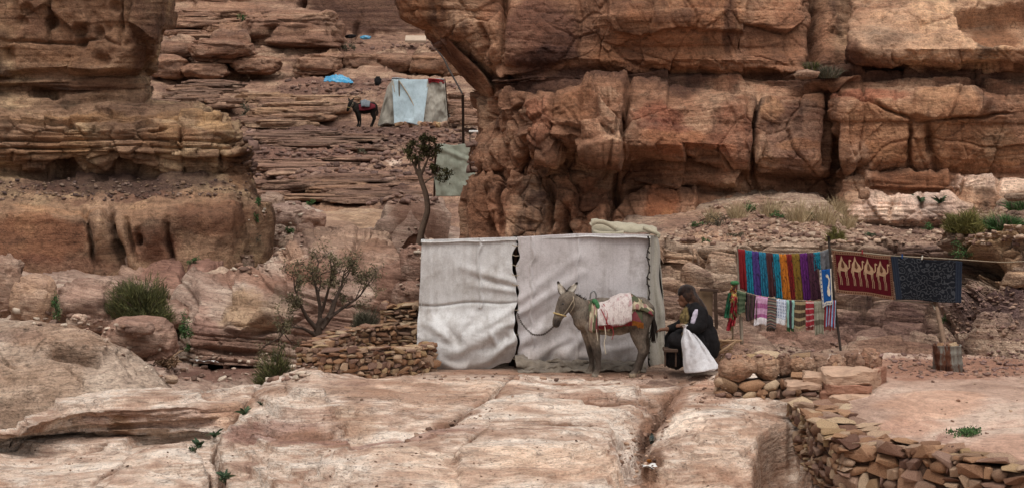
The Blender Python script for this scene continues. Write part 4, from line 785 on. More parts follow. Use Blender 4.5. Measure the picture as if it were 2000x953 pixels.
# ------------------------------------------------------------------ boulders
def ico(sub):
    bm = bmesh.new(); bmesh.ops.create_icosphere(bm, subdivisions=sub, radius=1.0)
    v = np.array([x.co[:] for x in bm.verts]); f = np.array([[q.index for q in p.verts] for p in bm.faces]); bm.free(); return v, f
_ICO = {}
def boulder(name, px, py, Y, w, h, label, seed, mat='rock_wadi', d=None, sq=0.75, sub=5, rot=0.0, tilt=0.0, rough=1.0, led=0.0, col=None, colw=0.6, cat='boulder', group=None, parent=None):
    """w,h: size in photo pixels at that distance; depth from the width"""
    if sub not in _ICO: _ICO[sub] = ico(sub)
    v, f = _ICO[sub]; u = KP * Y
    rx, rz = w * u * 0.5, h * u * 0.5; ry = (d if d else 0.8) * rx
    p = np.sign(v) * np.abs(v) ** sq
    p = p / np.maximum(np.linalg.norm(p, axis=1, keepdims=True) ** 0.6, 1e-6)
    S = np.array([rx, ry, rz]); m = max(rx, rz)
    P = v * 1.0 + seed * 3.77
    f1, e1, r1, t1 = voro(P, 1.05, seed % 7); f2, e2, r2, t2 = voro(P, 2.6, seed % 5 + 3)
    dd = 1 + rough * (fbm(P, 0.8, 4, seed=seed) * 0.16 + t1 * 0.24 + t2 * 0.09 - 0.05 * (1 - sstep(0, .1, e1)) + fbm(P, 3.5, 4, .6, seed=seed + 1) * 0.05)
    q = p * S * dd[:, None]
    if led:
        l, _, _ = ledges(q + seed, led, seed, hfreq=0.6 / m, warp=led * 0.5, joint=0.5)
        q[:, :2] *= (1 + 0.09 * l)[:, None]
    c, s = math.cos(tilt), math.sin(tilt); q = np.stack([q[:, 0] * c + q[:, 2] * s, q[:, 1], -q[:, 0] * s + q[:, 2] * c], 1)
    c, s = math.cos(rot), math.sin(rot); q = np.stack([q[:, 0] * c - q[:, 1] * s, q[:, 0] * s + q[:, 1] * c, q[:, 2]], 1)
    pa = np.zeros((len(q), 4)); 
    if col: pa[:, :3] = dull(col); pa[:, 3] = colw * (.6 + .4 * sstep(-.2, .2, fbm(P, 1.3, 4, seed=seed + 9)))
    o = link(name, mesh_np(name, q, f, mat, pa), parent); o.location = V(at(px, py, Y))
    if label: tag(o, label, cat, group)
    return o
GB = 'boulders lying in the dry gully'
boulder('boulder', 66, 588, 35.0, 84, 100, 'pale egg shaped boulder standing at the left edge of the gully', 3, tilt=0.25, col='#c0a184', colw=.8, rough=.7, group=GB)
boulder('boulder', 5, 560, 36.5, 80, 120, 'brown boulder cut by the left picture edge behind the egg shaped one', 4, col='#a08068', group=GB)
boulder('boulder', 182, 592, 36.8, 150, 110, 'broad pink boulder with white patches between egg boulder and big green bush', 5, sq=.6, col='#ab8c7a', colw=.6, led=.2, group=GB)
boulder('boulder', 272, 660, 34.6, 145, 86, 'low smooth boulder below the big green bush carrying a flat capstone', 6, sub=5, rough=.6, col='#a07c69', colw=.6, group=GB)
boulder('capstone', 262, 640, 33.9, 74, 34, 'flat oval capstone lying on the low smooth boulder', 7, sub=4, rough=.6, col='#8d6c5c', colw=.7, cat='stone')
boulder('boulder', 310, 615, 37.6, 120, 60, 'rounded boulder in shade directly under the big green bush', 8, sub=4, col='#94725f', group=GB)
boulder('boulder', 510, 497, 45, 72, 54, 'pale rounded boulder above the left end of the big striped rock mound', 9, rough=.8, col='#d0bba8', colw=.9, group=GB)
boulder('boulder', 462, 520, 43.5, 32, 80, 'narrow upright pale boulder with dark weathered side', 10, sub=4, tilt=.15, col='#c7b19c', colw=.85, group=GB)
boulder('boulder', 484, 528, 43.3, 30, 62, 'dark mossy upright boulder leaning against the narrow pale one', 11, sub=4, tilt=-.1, col='#6d5d4c', colw=.7, group=GB)
boulder('boulder', 540, 462, 49, 60, 44, 'cream lump of rock in the upper gully below the small green shrub', 12, sub=4, col='#cdb8a8', colw=.9, group=GB)
boulder('boulder', 560, 425, 55, 84, 56, 'large smooth grey pink boulder in the middle of the upper gully', 13, rough=.7, col='#b9a194', colw=.85, group=GB)
boulder('boulder', 596, 455, 51, 40, 36, 'small pink boulder right of the cream lump in the upper gully', 14, sub=4, col='#a88573', group=GB)
boulder('boulder', 530, 395, 62, 50, 36, 'grey boulder at the foot of the left cliff corner', 15, sub=4, col='#94806f', group=GB)
boulder('boulder', 450, 460, 46.5, 90, 50, 'brown boulder under the right end of the left cliff', 16, sub=4, col='#916b57', group=GB)
boulder('boulder', 425, 448, 48, 60, 40, 'rounded brown boulder tucked under the right end of the left cliff base', 21, sub=4, col='#8d6857', group=GB)
boulder('boulder', 572, 478, 47, 54, 34, 'flat pale boulder at the upper left shoulder of the striped rock mound', 22, sub=4, col='#c9b29c', colw=.85, group=GB)
boulder('boulder', 488, 448, 50, 46, 34, 'small cream boulder left of the cream lump in the upper gully', 23, sub=4, col='#c4ac9a', colw=.85, group=GB)
boulder('boulder', 612, 432, 54, 50, 40, 'pink boulder right of the large smooth grey pink one', 24, sub=4, col='#a98876', colw=.8, group=GB)
boulder('boulder', 150, 625, 34.6, 40, 26, 'small pale boulder in front of the broad pink one', 25, sub=4, col='#cbb6a2', colw=.85, group=GB)
boulder('boulder', 812, 520, 36.5, 60, 90, 'reddish boulder just left of the white tent', 17, sub=4, col='#8a6250', group=GB)
boulder('boulder', 800, 580, 35.5, 70, 60, 'broken brown boulder behind the round stone enclosure', 18, sub=4, col='#85604e', group=GB)
boulder('boulder', 245, 733, 30.2, 30, 18, 'small pale stone at the foot of the left outcrop', 19, sub=3, col='#c0a98e', cat='stone')
boulder('boulder', 335, 740, 30.5, 28, 18, 'small cream stone beside the brushwood heap', 20, sub=3, col='#c8b296', cat='stone')
GF = 'boulder band below the far terrace'
for k, (px, py, w, h, lab, c, sq, Y) in enumerate([
        (342, 100, 74, 34, 'dark flat boulder near the left cliff top, above the far rounded one', '#7c5b49', .7, 118.5), (330, 132, 86, 46, 'large rounded far boulder at the left end of the far boulder band', '#a07c64', .7, 117.5), (432, 98, 128, 44, 'wide dark red far boulder with an overhanging lower edge', '#8a624c', .62, 118),
        (405, 138, 90, 34, 'low tan far boulder right of the large rounded one', '#a17e66', .7, 117.5), (500, 128, 100, 40, 'brown far boulder in the middle of the far boulder band', '#91694f', .65, 118), (575, 62, 205, 82, 'huge domed far boulder with stepped flanks above the far boulder band', '#94705a', .6, 123),
        (626, 127, 104, 44, 'square light tan far block above the blue tarp', '#ac8b72', .5, 118), (706, 122, 80, 42, 'far block right of the square light tan one', '#94735d', .55, 118.4), (772, 124, 86, 40, 'brown far block above the far tent', '#8a6852', .55, 118.6), (842, 126, 76, 44, 'rounded far block beside the leaning flake', '#987457', .6, 118.2), (890, 130, 60, 46, 'far block half hidden by the leaning flake', '#91704f', .6, 118.4),
        (505, 62, 60, 30, 'small flat far boulder left of the huge domed one', '#a98a70', .6, 125)]):
    boulder('boulder', px, py, Y, w, h, lab, 30 + k, 'rock_far', sq=sq, sub=5 if w > 90 else 4, led=.45, col=c, colw=.65, d=.9, group=GF)
# layered ledges that break the far slope into steps
def ledge_stack(label, spec, Y0, Y1, y0, y1, seed, cols, n, wr_, hr):
    root = empty('ledge_outcrop', at(spec[0], y1, Y0)); tag(root, label, 'rock ledge', 'ledge outcrops on the far slope'); rs = np.random.RandomState(seed)
    for k in range(n):
        t = (k + rs.uniform(-.3, .3)) / n; py = y0 + (y1 - y0) * t; Y = Y1 + (Y0 - Y1) * t; w = rs.uniform(*wr_); px = rs.uniform(spec[0] + w * .3, spec[1] - w * .3); h = rs.uniform(*hr)
        o = boulder('slab', px, py, Y, w, h, None, seed + k, 'rock_far', sq=.5, sub=4, d=rs.uniform(.4, .8), led=.2, col=cols[k % len(cols)], colw=.55, rough=1.3, rot=rs.normal(0, .12), parent=root); o.location = V(at(px, py, Y) - np.array(root.location))
ledge_stack('pale stacked sandstone ledges left of the far dark donkey', (465, 700), 98.5, 103, 192, 246, 700, ['#a98d68', '#b39a7a', '#8a6a52', '#9c7c5e', '#6a5145'], 17, (60, 170), (12, 24))
ledge_stack('dark thin ledges beside the lower left cliff corner', (285, 480), 100, 110, 162, 212, 740, ['#594640', '#7a6052', '#4f3f3a', '#8d7059'], 12, (60, 140), (9, 17))
ledge_stack('purple brown ledges crossing the slope below the far tent', (470, 780), 88, 94, 262, 298, 780, ['#5f4b45', '#75594e', '#6a5149'], 11, (80, 210), (8, 16))
ledge_stack('dark red ledges across the slope left of the green screen', (500, 850), 72, 77, 350, 392, 820, ['#5b4038', '#7b5a4a', '#4d3934', '#93714f'], 13, (80, 210), (11, 22))
ledge_stack('pale pink steps on the middle slope above the dark red ledges', (490, 760), 79, 86, 310, 346, 860, ['#9c7c6c', '#8a6a5c', '#a98b78'], 7, (100, 220), (8, 14))
ledge_stack('tan ledges above the far boulder band at the upper left', (330, 520), 123, 129, 28, 82, 900, ['#a98568', '#94705a', '#b39275'], 10, (70, 150), (14, 26))
ledge_stack('brown ledge blocks right of the far tent', (868, 960), 95, 101, 188, 246, 940, ['#8d6c58', '#75594a', '#a1826a'], 9, (40, 80), (12, 24))
# near boulders on the right-hand rubble slope
for px, py, Y, w, h, lab, c in ((1576, 146, 39.0, 50, 18, 'flat tan slab stone wedged in the dark cliff ledge', '#a07a60'), (1688, 380, 37.6, 22, 22, 'small orange stone standing on the white ledge', '#a97b58'), (1985, 385, 36.2, 50, 16, 'flat grey slab at the right edge below the cliff', '#8d7b68'),
                            (1345, 470, 34.4, 34, 14, 'flat tan stone on the rubble slope above the seated person', '#b0917a'), (1990, 545, 31.0, 60, 34, 'rounded tan block in the ledge at the right edge', '#b4926c')):
    boulder('stone', px, py, Y, w, h, lab, int(px) % 97, 'rock_ledge', sub=3, sq=.6, col=c, cat='stone')

# ------------------------------------------------------------------ dry stone walls
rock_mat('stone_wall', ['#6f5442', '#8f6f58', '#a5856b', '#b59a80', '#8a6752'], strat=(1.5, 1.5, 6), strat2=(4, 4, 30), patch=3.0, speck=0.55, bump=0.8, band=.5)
_sm = MATS['stone_wall']; _nt = NT('stone_piece'); _P = _nt.coord(); _r = _nt.objrand()
_c = _nt.ramp(_r, [(0.0, '#745446'), (0.18, '#a0785c'), (0.36, '#b98f6e'), (0.5, '#967668'), (0.64, '#c9a98b'), (0.8, '#86675a'), (0.9, '#b0906a'), (1.0, '#d2b698')])
_g = _nt.noise(_P, 9, 4, .7); _g2 = _nt.noise(_P, 34, 3, .7)
_c = _nt.mix(1.0, _c, _nt.ramp(_g, [(.25, .45), (.5, 1.0), (.75, 1.3)]), 'MULTIPLY'); _c = _nt.mix(1.0, _c, _nt.ramp(_g2, [(.25, .65), (.5, 1.0), (.78, 1.25)]), 'MULTIPLY')
_nt.base(_c, .93); _nt.bump(_nt.math('ADD', _g, _nt.math('MULTIPLY', _g2, .4)), .8, .03)
def hull_mesh(name, n, seed, sq, mat='stone_piece', bevel=0.0):
    rs = np.random.RandomState(seed); bm = bmesh.new()
    for _ in range(n):
        d = rs.normal(size=3); d /= np.linalg.norm(d); d = np.sign(d) * np.abs(d) ** sq; d *= 1.0 / np.max(np.abs(d)) ** (0.75 if sq < .7 else 0.2)
        bm.verts.new(d * rs.uniform(.85, 1.05))
    r = bmesh.ops.convex_hull(bm, input=bm.verts[:]); 
    loose = [v for v in bm.verts if not v.link_faces]; bmesh.ops.delete(bm, geom=loose, context='VERTS')
    bmesh.ops.recalc_face_normals(bm, faces=bm.faces[:])
    me = bpy.data.meshes.new(name); bm.to_mesh(me); bm.free(); me.materials.append(MATS[mat]); return me
ROUND = [hull_mesh('stone_round', 30, 100 + k, .95) for k in range(9)]
for m_ in ROUND: m_.polygons.foreach_set('use_smooth', np.ones(len(m_.polygons), bool))
for m_ in ROUND: m_.set_sharp_from_angle(angle=R(75))
ANG = [hull_mesh('stone_angular', 16, 200 + k, .66) for k in range(12)]
FLAT = [hull_mesh('stone_flat', 16, 300 + k, .62) for k in range(8)]
RND = random.Random(5)
EXTRA = []
def put_stone(parent, p, size, rz, meshes, jit=.15, name='stone', tilt=.12, extra=False):
    if extra:
        me = RND.choice(meshes); m = Matrix.Translation(V(p)) @ Matrix.Rotation(rz + RND.uniform(-jit, jit), 4, 'Z') @ Matrix.Rotation(RND.uniform(-tilt, tilt), 4, 'X') @ Matrix.Diagonal((size[0] / 2, size[1] / 2, size[2] / 2, 1)); EXTRA.append((me, m)); return None
    o = link(name, RND.choice(meshes), parent); o.location = V(p); o.scale = (size[0] / 2, size[1] / 2, size[2] / 2)
    o.rotation_euler = (RND.uniform(-tilt, tilt), RND.uniform(-tilt, tilt), rz + RND.uniform(-jit, jit) + RND.choice((0, math.pi)))
    return o
def path_pts(pts):
    pts = [np.array(p, float) for p in pts]; L = [0]
    for a, b in zip(pts[:-1], pts[1:]): L.append(L[-1] + np.linalg.norm((b - a)[:2]))
    def at_s(s):
        i = min(max(np.searchsorted(L, s) - 1, 0), len(pts) - 2); t = (s - L[i]) / max(L[i + 1] - L[i], 1e-6)
        p = pts[i] + (pts[i + 1] - pts[i]) * t; d = (pts[i + 1] - pts[i])[:2]; return p, math.atan2(d[1], d[0])
    return at_s, L[-1]
def drywall(name, label, base, tops, thick, size, seed, group=None, caps=True, kinds=None, core='#4d3c33', sides=(1,), flat_every=.2):
    """base: list of (x,y,z) at the foot of the face the viewer sees, walked so that the wall body lies on the left; tops: heights at the same points"""
    global RND
    RND = random.Random(seed); root = empty(name, base[0]); inv = Vector(root.location)
    tag(root, label, 'stone wall', group); kinds = kinds or (ROUND[:5] + ANG)
    at_s, L = path_pts([(*b, ) + (t,) for b, t in zip(base, tops)])
    # dark earth-and-rubble core
    cv, cf = [], []; n = max(6, int(L / .12))
    for k in range(n + 1):
        p, a = at_s(L * k / n); nx, ny = -math.sin(a), math.cos(a); b0 = size * .34
        for off, z in ((b0, p[2] - .25), (b0, p[2] + p[3] - size * .35), (thick - b0, p[2] + p[3] - size * .35), (thick - b0, p[2] - .25)):
            cv.append((p[0] + nx * off - inv.x, p[1] + ny * off - inv.y, z - inv.z))
    for k in range(n):
        for j in range(4): cf.append((k * 4 + j, k * 4 + (j + 1) % 4, k * 4 + 4 + (j + 1) % 4, k * 4 + 4 + j))
    cf.append((0, 3, 2, 1)); e = n * 4; cf.append((e, e + 1, e + 2, e + 3))
    pa = np.zeros((len(cv), 4)); pa[:, :3] = srgb(core); pa[:, 3] = .85
    link('core', mesh_np('core', cv, cf, 'stone_wall', pa, smooth=False), root)
    cnt = 0
    if caps:
        s = 0
        while s < L:
            w = size * RND.choice((.8, 1.2, 1.8, 2.8)) * RND.uniform(.85, 1.2); p, a = at_s(min(s + w / 2, L)); nx, ny = -math.sin(a), math.cos(a)
            for off in ((thick * .16, thick * .5, thick * .84) if thick > .55 else (thick * .27, thick * .75) if thick > size * 1.6 else (thick / 2,)):
                if cnt < 300:
                    put_stone(root, (p[0] + nx * off - inv.x, p[1] + ny * off - inv.y, p[2] + p[3] + RND.uniform(-.2, .1) * size - inv.z), (w * RND.uniform(.9, 1.3), thick * (.5 if thick > .55 else .62), size * RND.uniform(.3, .6)), a + RND.choice((0, 0, .5, -.5)), FLAT + ANG[:3], .4, tilt=.16); cnt += 1
            s += w * .9
    for s_, sg in ((0, -1), (L, 1)):
        p, a = at_s(s_); nx, ny = -math.sin(a), math.cos(a); z = 0.0
        while z < p[3] - size * .2:
            hc = size * RND.uniform(.6, 1.0)
            for off in np.arange(size * .4, thick, size * .85):
                if cnt < 300:
                    put_stone(root, (p[0] + nx * off - inv.x + sg * math.cos(a) * size * .2, p[1] + ny * off - inv.y + sg * math.sin(a) * size * .2, p[2] + z + hc / 2 - inv.z), (size * 1.2, size * 1.15, hc * 1.1), a, kinds, .2); cnt += 1
            z += hc * .93
    for side in sides:
        z = 0.0
        while True:
            hc = size * RND.uniform(.5, 1.15); s = -RND.uniform(0, size); anyp = False
            while s < L:
                w = size * RND.choice((.45, .7, 1.0, 1.3, 1.8, 2.4)) * RND.uniform(.85, 1.2); p, a = at_s(min(max(s + w / 2, 0), L)); nx, ny = -math.sin(a), math.cos(a)
                top = p[3]
                if z + hc * .55 < top:
                    anyp = True; off = size * .30 if side == 1 else thick - size * .30; off += RND.uniform(-.25, .22) * size
                    hh = hc * RND.uniform(.65, 1.3)
                    fl = RND.random() < flat_every
                    if fl:
                        for q in (0.25, 0.75):
                            o = put_stone(root, (p[0] + nx * off - inv.x, p[1] + ny * off - inv.y, p[2] + z + hh * q - inv.z), (w * 1.08, size * 1.2, hh * .5), a, FLAT, .1, tilt=.06, extra=cnt >= 298); cnt += 1
                    else:
                        o = put_stone(root, (p[0] + nx * off - inv.x, p[1] + ny * off - inv.y, p[2] + z + hh / 2 - inv.z), (w * 1.1, size * RND.uniform(1.0, 1.4), hh * 1.1), a, kinds, .35, tilt=.3, extra=cnt >= 298); cnt += 1
                s += w * .98
            z += hc * .93
            if not anyp: break
    if EXTRA:
        bm = bmesh.new()
        for me, m in EXTRA: k0 = len(bm.verts); bm.from_mesh(me); bm.verts.ensure_lookup_table(); bmesh.ops.transform(bm, matrix=m, verts=bm.verts[k0:])
        me = bpy.data.meshes.new('small_stones'); bm.to_mesh(me); bm.free(); me.materials.append(MATS['stone_piece']); tagk(link('small_stones', me, root), 'stuff'); EXTRA.clear()
    return root
def P3(px, Y, z): return ((px - 1000) * KP * Y, Y, z)
# round enclosure left of the tent: low front wall, curved left side, inner face of the back wall
drywall('stone_enclosure_wall', 'low dry stone front wall of round enclosure left of the white tent', [P3(628, 28.75, .02), P3(700, 28.7, .02), P3(780, 29.15, 0), P3(850, 29.7, 0)][::1], [.40, .44, .40, .36], .30, .085, 11, 'walls of the round enclosure')
drywall('stone_enclosure_wall', 'curved back wall of round enclosure, its inner face showing', [P3(846, 30.9, .0), P3(780, 30.95, .0), P3(716, 30.7, .0), P3(672, 30.1, .0), P3(640, 29.5, .0), P3(632, 29.1, .0)][::-1], [.42, .45, .47, .48, .48, .48], .34, .085, 12, 'walls of the round enclosure', flat_every=.1)
drywall('stone_pile_wall', 'short ragged stone wall rising behind the round enclosure beside the tent', [P3(752, 31.6, .1), P3(800, 31.6, .1), P3(830, 31.7, .1)], [.56, .58, .60], .5, .10, 13)
# upper wall right of the channel
drywall('boulder_wall', 'dry stone wall topped by a row of round boulders beside the channel', [P3(1412, 27.3, -.06), P3(1480, 27.25, -.06), P3(1560, 27.3, -.02), P3(1640, 27.5, .1)], [.33, .34, .34, .26], .5, .15, 21, kinds=ROUND + ANG[:5], flat_every=.22, caps=False)
rt = empty('boulder_row', P3(1440, 27.5, .3)); tag(rt, 'row of round brown boulders along the top of the wall beside the channel', 'boulder row')
for px, w, h, py, k in ((1440, 70, 42, 719, 0), (1494, 60, 44, 716, 3), (1531, 32, 36, 713, 1), (1556, 34, 32, 714, 5), (1580, 34, 34, 716, 2), (1602, 32, 36, 712, 4), (1634, 42, 40, 713, 6), (1668, 46, 44, 708, 7), (1700, 42, 44, 705, 8)):
    Yq = 27.45 + (px - 1440) * .0012; c = at(px, py, Yq); u = KP * Yq
    boulder('boulder', px, py, Yq, w * 1.06, h * 1.1, None, 140 + k * 3, 'stone_wall', sub=4, sq=.75, rough=.95, col=('#a37e64', '#8a6a58', '#9a7862', '#ad8c72', '#937463', '#a58368', '#9c7b66', '#8f6f5e', '#a67d66')[k], colw=.85, rot=k * .7, tilt=.15 * (k % 3 - 1), parent=rt).location = V(c - np.array(rt.location))
for px, w, h, py in ((1500, 60, 9, 692), (1560, 50, 9, 694), (1600, 40, 9, 694), (1470, 44, 10, 696), (1650, 40, 8, 690), (1530, 40, 8, 696)):
    Yq = 27.9; u = KP * Yq; put_stone(rt, at(px, py, Yq) - np.array(rt.location), (w * u, w * u * .9, h * u), 0, FLAT, .3, 'slab', .1)
# squared block pier
pier = empty('block_pier', P3(1660, 26.6, .0)); tag(pier, 'squared pink sandstone block pier at the corner of the stone walls', 'stone pier')
pm = NT('pier_stone'); Pp = pm.coord(); pc = pm.ramp(pm.objrand(), [(0, '#9a6f5b'), (.35, '#ad8069'), (.6, '#c4a58c'), (1, '#a37763')])
pg = pm.noise(pm.mapping(Pp, (2, 2, 9)), 2.2, 5, .65); pm.base(pm.mix(1, pc, pm.ramp(pg, [(.25, .6), (.5, 1), (.75, 1.2)]), 'MULTIPLY')); pm.bump(pm.noise(pm.mapping(Pp, (1, 1, 3)), 9, 5, .7), .9, .04)
def blockmesh(name, sx, sy, sz, seed, mat='pier_stone', cuts=7, amp=.03):
    bm = bmesh.new(); bmesh.ops.create_cube(bm, size=1.0); bmesh.ops.subdivide_edges(bm, edges=bm.edges[:], cuts=cuts, use_grid_fill=True)
    v = np.array([x.co[:] for x in bm.verts]) * np.array([sx, sy, sz]); e = np.minimum(1, np.abs(v / (np.array([sx, sy, sz]) / 2)))
    ex = (np.sort(e, axis=1)[:, 1] > .98)
    nz = np.stack([fbm(v + seed * 2.1, 7, 3, seed=seed + j) for j in range(3)], 1) * amp
    v = v * (1 - .09 * ex[:, None]) + nz + np.stack([fbm(v + seed, 2.0, 2, seed=seed + 5 + j) for j in range(3)], 1) * amp * 1.6
    for x, c in zip(bm.verts, v): x.co = c
    me = bpy.data.meshes.new(name); bm.to_mesh(me); bm.free(); me.materials.append(MATS[mat]); return me
def put_block(root, px, py, Y, w, h, d, seed, rz=0., name='block', mat='pier_stone', ty=0.):
    u = KP * Y; o = link(name, blockmesh(name, w * u, d, h * u, seed, mat), root); o.location = V(at(px, py, Y) - np.array(root.location)); o.rotation_euler = (0, ty, rz); return o
for k, (px, py, w, h, Y, d) in enumerate(((1655, 733, 96, 26, 26.7, .5), (1656, 757, 90, 22, 26.62, .45), (1664, 790, 84, 46, 26.5, .45), (1590, 738, 50, 18, 26.9, .4), (1570, 755, 70, 12, 26.8, .4), (1620, 775, 40, 20, 26.6, .3))):
    put_block(pier, px, py, Y, w, h, d, 40 + k, rz=-.08)
for k, (px, py, w, h, Y) in enumerate(((1706, 752, 13, 66, 26.75), (1719, 757, 13, 72, 26.95), (1712, 792, 16, 40, 26.7))):
    put_block(pier, px, py, Y, w, h, .35, 60 + k, rz=-.5, name='upright_slab')
# long retaining wall that runs towards the viewer and turns right
WP = [P3(1540, 26.7, -.28), P3(1556, 26.0, -.40), P3(1580, 25.2, -.5), P3(1606, 24.4, -.56), P3(1640, 23.75, -.6), P3(1760, 23.3, -.56), P3(1900, 22.5, -.52), P3(2070, 21.8, -.5)]
drywall('retaining_wall', 'receding dry stone retaining wall with flat cap slabs between bedrock and sandy terrace', WP[:5], [.40, .56, .66, .70, .72], .62, .13, 31, flat_every=.2)
drywall('retaining_wall', 'front dry stone wall along the bottom right below the sandy terrace', WP[4:], [.73, .70, .66, .64], .5, .145, 32, flat_every=.12)
# ------------------------------------------------------------------ cloth helpers
def fabric(name, c0, c1=None, weave=260.0, dirt=None, dirt_amt=.4, streak=0.25, rough=.95, bump=.25, grime=1.2, hem=0.):
    n = NT(name); P = n.coord(); f = n.noise(P, grime, 5, .65)
    c = n.ramp(f, [(.3, c1 or c0), (.65, c0)])
    sk = n.noise(n.mapping(P, (7, 7, .35)), 1.3, 4, .6); c = n.mix(n.math('MULTIPLY', n.maprange(sk, .5, .72), streak), c, dirt or '#6a625c')
    if dirt: c = n.mix(n.math('MULTIPLY', n.maprange(n.noise(P, 2.6, 6, .7), .5, .66), dirt_amt), c, dirt)
    if hem:
        s_ = n.sep(n.coord('UV')); hm = n.math('MULTIPLY', n.maprange(n.math('ADD', s_[1], n.math('MULTIPLY', n.noise(P, 5, 4, .7), .16)), .06, .24, 1, 0), hem); c = n.mix(hm, c, '#8a7563')
        c = n.mix(n.math('MULTIPLY', n.maprange(n.noise(n.mapping(P, (1.6, 1.6, .5)), 2.2, 5, .7), .52, .7), .4), c, '#8f8780')
    wv = n.math('MULTIPLY', n.wave(P, weave * .16, .6, 'X'), n.wave(P, weave * .16, .6, 'Z')); fn = n.noise(P, 60, 3, .7)
    c = n.mix(1, c, n.ramp(fn, [(.25, .8), (.5, 1), (.75, 1.12)]), 'MULTIPLY')
    n.base(c, rough); n.bump(n.math('ADD', n.math('MULTIPLY', wv, .25), n.math('ADD', n.math('MULTIPLY', n.noise(P, 7, 4, .6), .45), n.math('MULTIPLY', fn, .4))), bump, .03)
    n.b.inputs['Sheen Weight'].default_value = .15
    return n.m
def cloth_grid(name, fn, nu, nv, mat, parent=None, thick=.006, paint=None):
    """fn(u,v) arrays -> (N,3); a thin closed cloth made double sided by a solidify modifier"""
    v, u = np.meshgrid(np.linspace(0, 1, nv), np.linspace(0, 1, nu), indexing='ij'); p = fn(u.ravel(), v.ravel())
    o = link(name, mesh_np(name, p, gridfaces(nv, nu), mat, paint(u.ravel(), v.ravel()) if paint else None), parent)
    add_uv(o.data, u.ravel(), v.ravel())
    m = o.modifiers.new('thickness', 'SOLIDIFY'); m.thickness = thick; m.offset = 0
    return o
def add_uv(me, u, v):
    li = np.empty(len(me.loops), np.int32); me.loops.foreach_get('vertex_index', li)
    me.uv_layers.new(name='UVMap').data.foreach_set('uv', np.stack([u[li], 1 - v[li]], 1).astype(np.float32).ravel())
def tube(pts, r, seg=8, close=False):
    pts = [np.array(p, float) for p in pts]; n = len(pts); rr = r if hasattr(r, '__len__') else [r] * n
    T = [pts[min(i + 1, n - 1)] - pts[max(i - 1, 0)] for i in range(n)]; T = [t / (np.linalg.norm(t) + 1e-9) for t in T]
    up = np.array((0, 0, 1.0)); 
    if abs(T[0][2]) > .9: up = np.array((1.0, 0, 0))
    vs_, fs = [], []
    for i in range(n):
        a = np.cross(T[i], up); a /= np.linalg.norm(a) + 1e-9; b = np.cross(a, T[i]); up = b
        for k in range(seg):
            t = 2 * math.pi * k / seg; vs_.append(pts[i] + (a * math.cos(t) + b * math.sin(t)) * rr[i])
    for i in range(n - 1):
        for k in range(seg): fs.append((i * seg + k, i * seg + (k + 1) % seg, (i + 1) * seg + (k + 1) % seg, (i + 1) * seg + k))
    o = len(vs_); vs_ += [pts[0], pts[-1]]
    for k in range(seg): fs.append((k, k, (k + 1) % seg, o)); fs.append(((n - 1) * seg + k, (n - 1) * seg + k, (n - 1) * seg + (k + 1) % seg, o + 1))
    return vs_, fs
def mesh_py(name, vs_, fs, mat, smooth=True):
    me = bpy.data.meshes.new(name); me.from_pydata([tuple(map(float, v)) for v in vs_], [], [tuple(dict.fromkeys(f)) for f in fs]); me.update()
    if mat: me.materials.append(MATS[mat] if isinstance(mat, str) else mat)
    if smooth: me.polygons.foreach_set('use_smooth', np.ones(len(me.polygons), bool))
    return me
def tubes(name, lst, mat, parent=None, seg=8):
    V_, F_ = [], []
    for pts, r in lst:
        v, f = tube(pts, r, seg); o = len(V_); V_ += v; F_ += [tuple(i + o for i in q) for q in f]
    return link(name, mesh_py(name, V_, F_, mat), parent)
def flat(name, col, rough=.85, spec=.2, var=.25, scale=6., bump=.3, metal=0.):
    n = NT(name); P = n.coord(); f = n.noise(P, scale, 4, .65)
    n.base(n.mix(1, col, n.ramp(f, [(.25, 1 - var), (.5, 1), (.75, 1 + var * .6)]), 'MULTIPLY'), rough); n.b.inputs['Specular IOR Level'].default_value = spec; n.b.inputs['Metallic'].default_value = metal
    n.bump(n.noise(P, scale * 4, 4, .6), bump, .01); return n.m
def smoothline(pts, n):
    A = np.array(pts, float); d = np.r_[0, np.cumsum(np.linalg.norm(np.diff(A, axis=0), axis=1))]
    return [tuple(x) for x in lin_resample(A, 0, n, np.maximum(np.diff(d), 1e-4), True)]

# ------------------------------------------------------------------ white tent
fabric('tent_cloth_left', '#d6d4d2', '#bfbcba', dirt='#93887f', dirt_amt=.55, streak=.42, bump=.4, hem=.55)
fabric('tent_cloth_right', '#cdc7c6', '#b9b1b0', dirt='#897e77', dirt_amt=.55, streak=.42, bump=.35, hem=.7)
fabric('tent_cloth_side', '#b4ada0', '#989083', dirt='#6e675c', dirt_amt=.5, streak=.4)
fabric('tent_skirt', '#8d8172', '#6a5f54', dirt='#564a40', dirt_amt=.6, streak=.5)
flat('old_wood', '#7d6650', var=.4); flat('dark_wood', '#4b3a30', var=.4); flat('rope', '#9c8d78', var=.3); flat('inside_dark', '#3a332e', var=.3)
TY = 30.0; UT = KP * TY
tent = empty('tent', at(1055, 722, 30.8)); tag(tent, 'boxy tent of two dirty white cloth sheets with a flat roof behind the grey donkey', 'tent'); TO = np.array(tent.location)
def tpt(px, py, Y): return at(px, py, Y) - TO
def interp2(u, v, tl, tr, bl_, br):
    a = np.array(tl)[None] * (1 - u[:, None]) + np.array(tr)[None] * u[:, None]; b = np.array(bl_)[None] * (1 - u[:, None]) + np.array(br)[None] * u[:, None]
    return a * (1 - v[:, None]) + b * v[:, None]
def wr(px): return np.interp(px, [815, 1005, 1130, 1265], [468, 463, 456, 458])
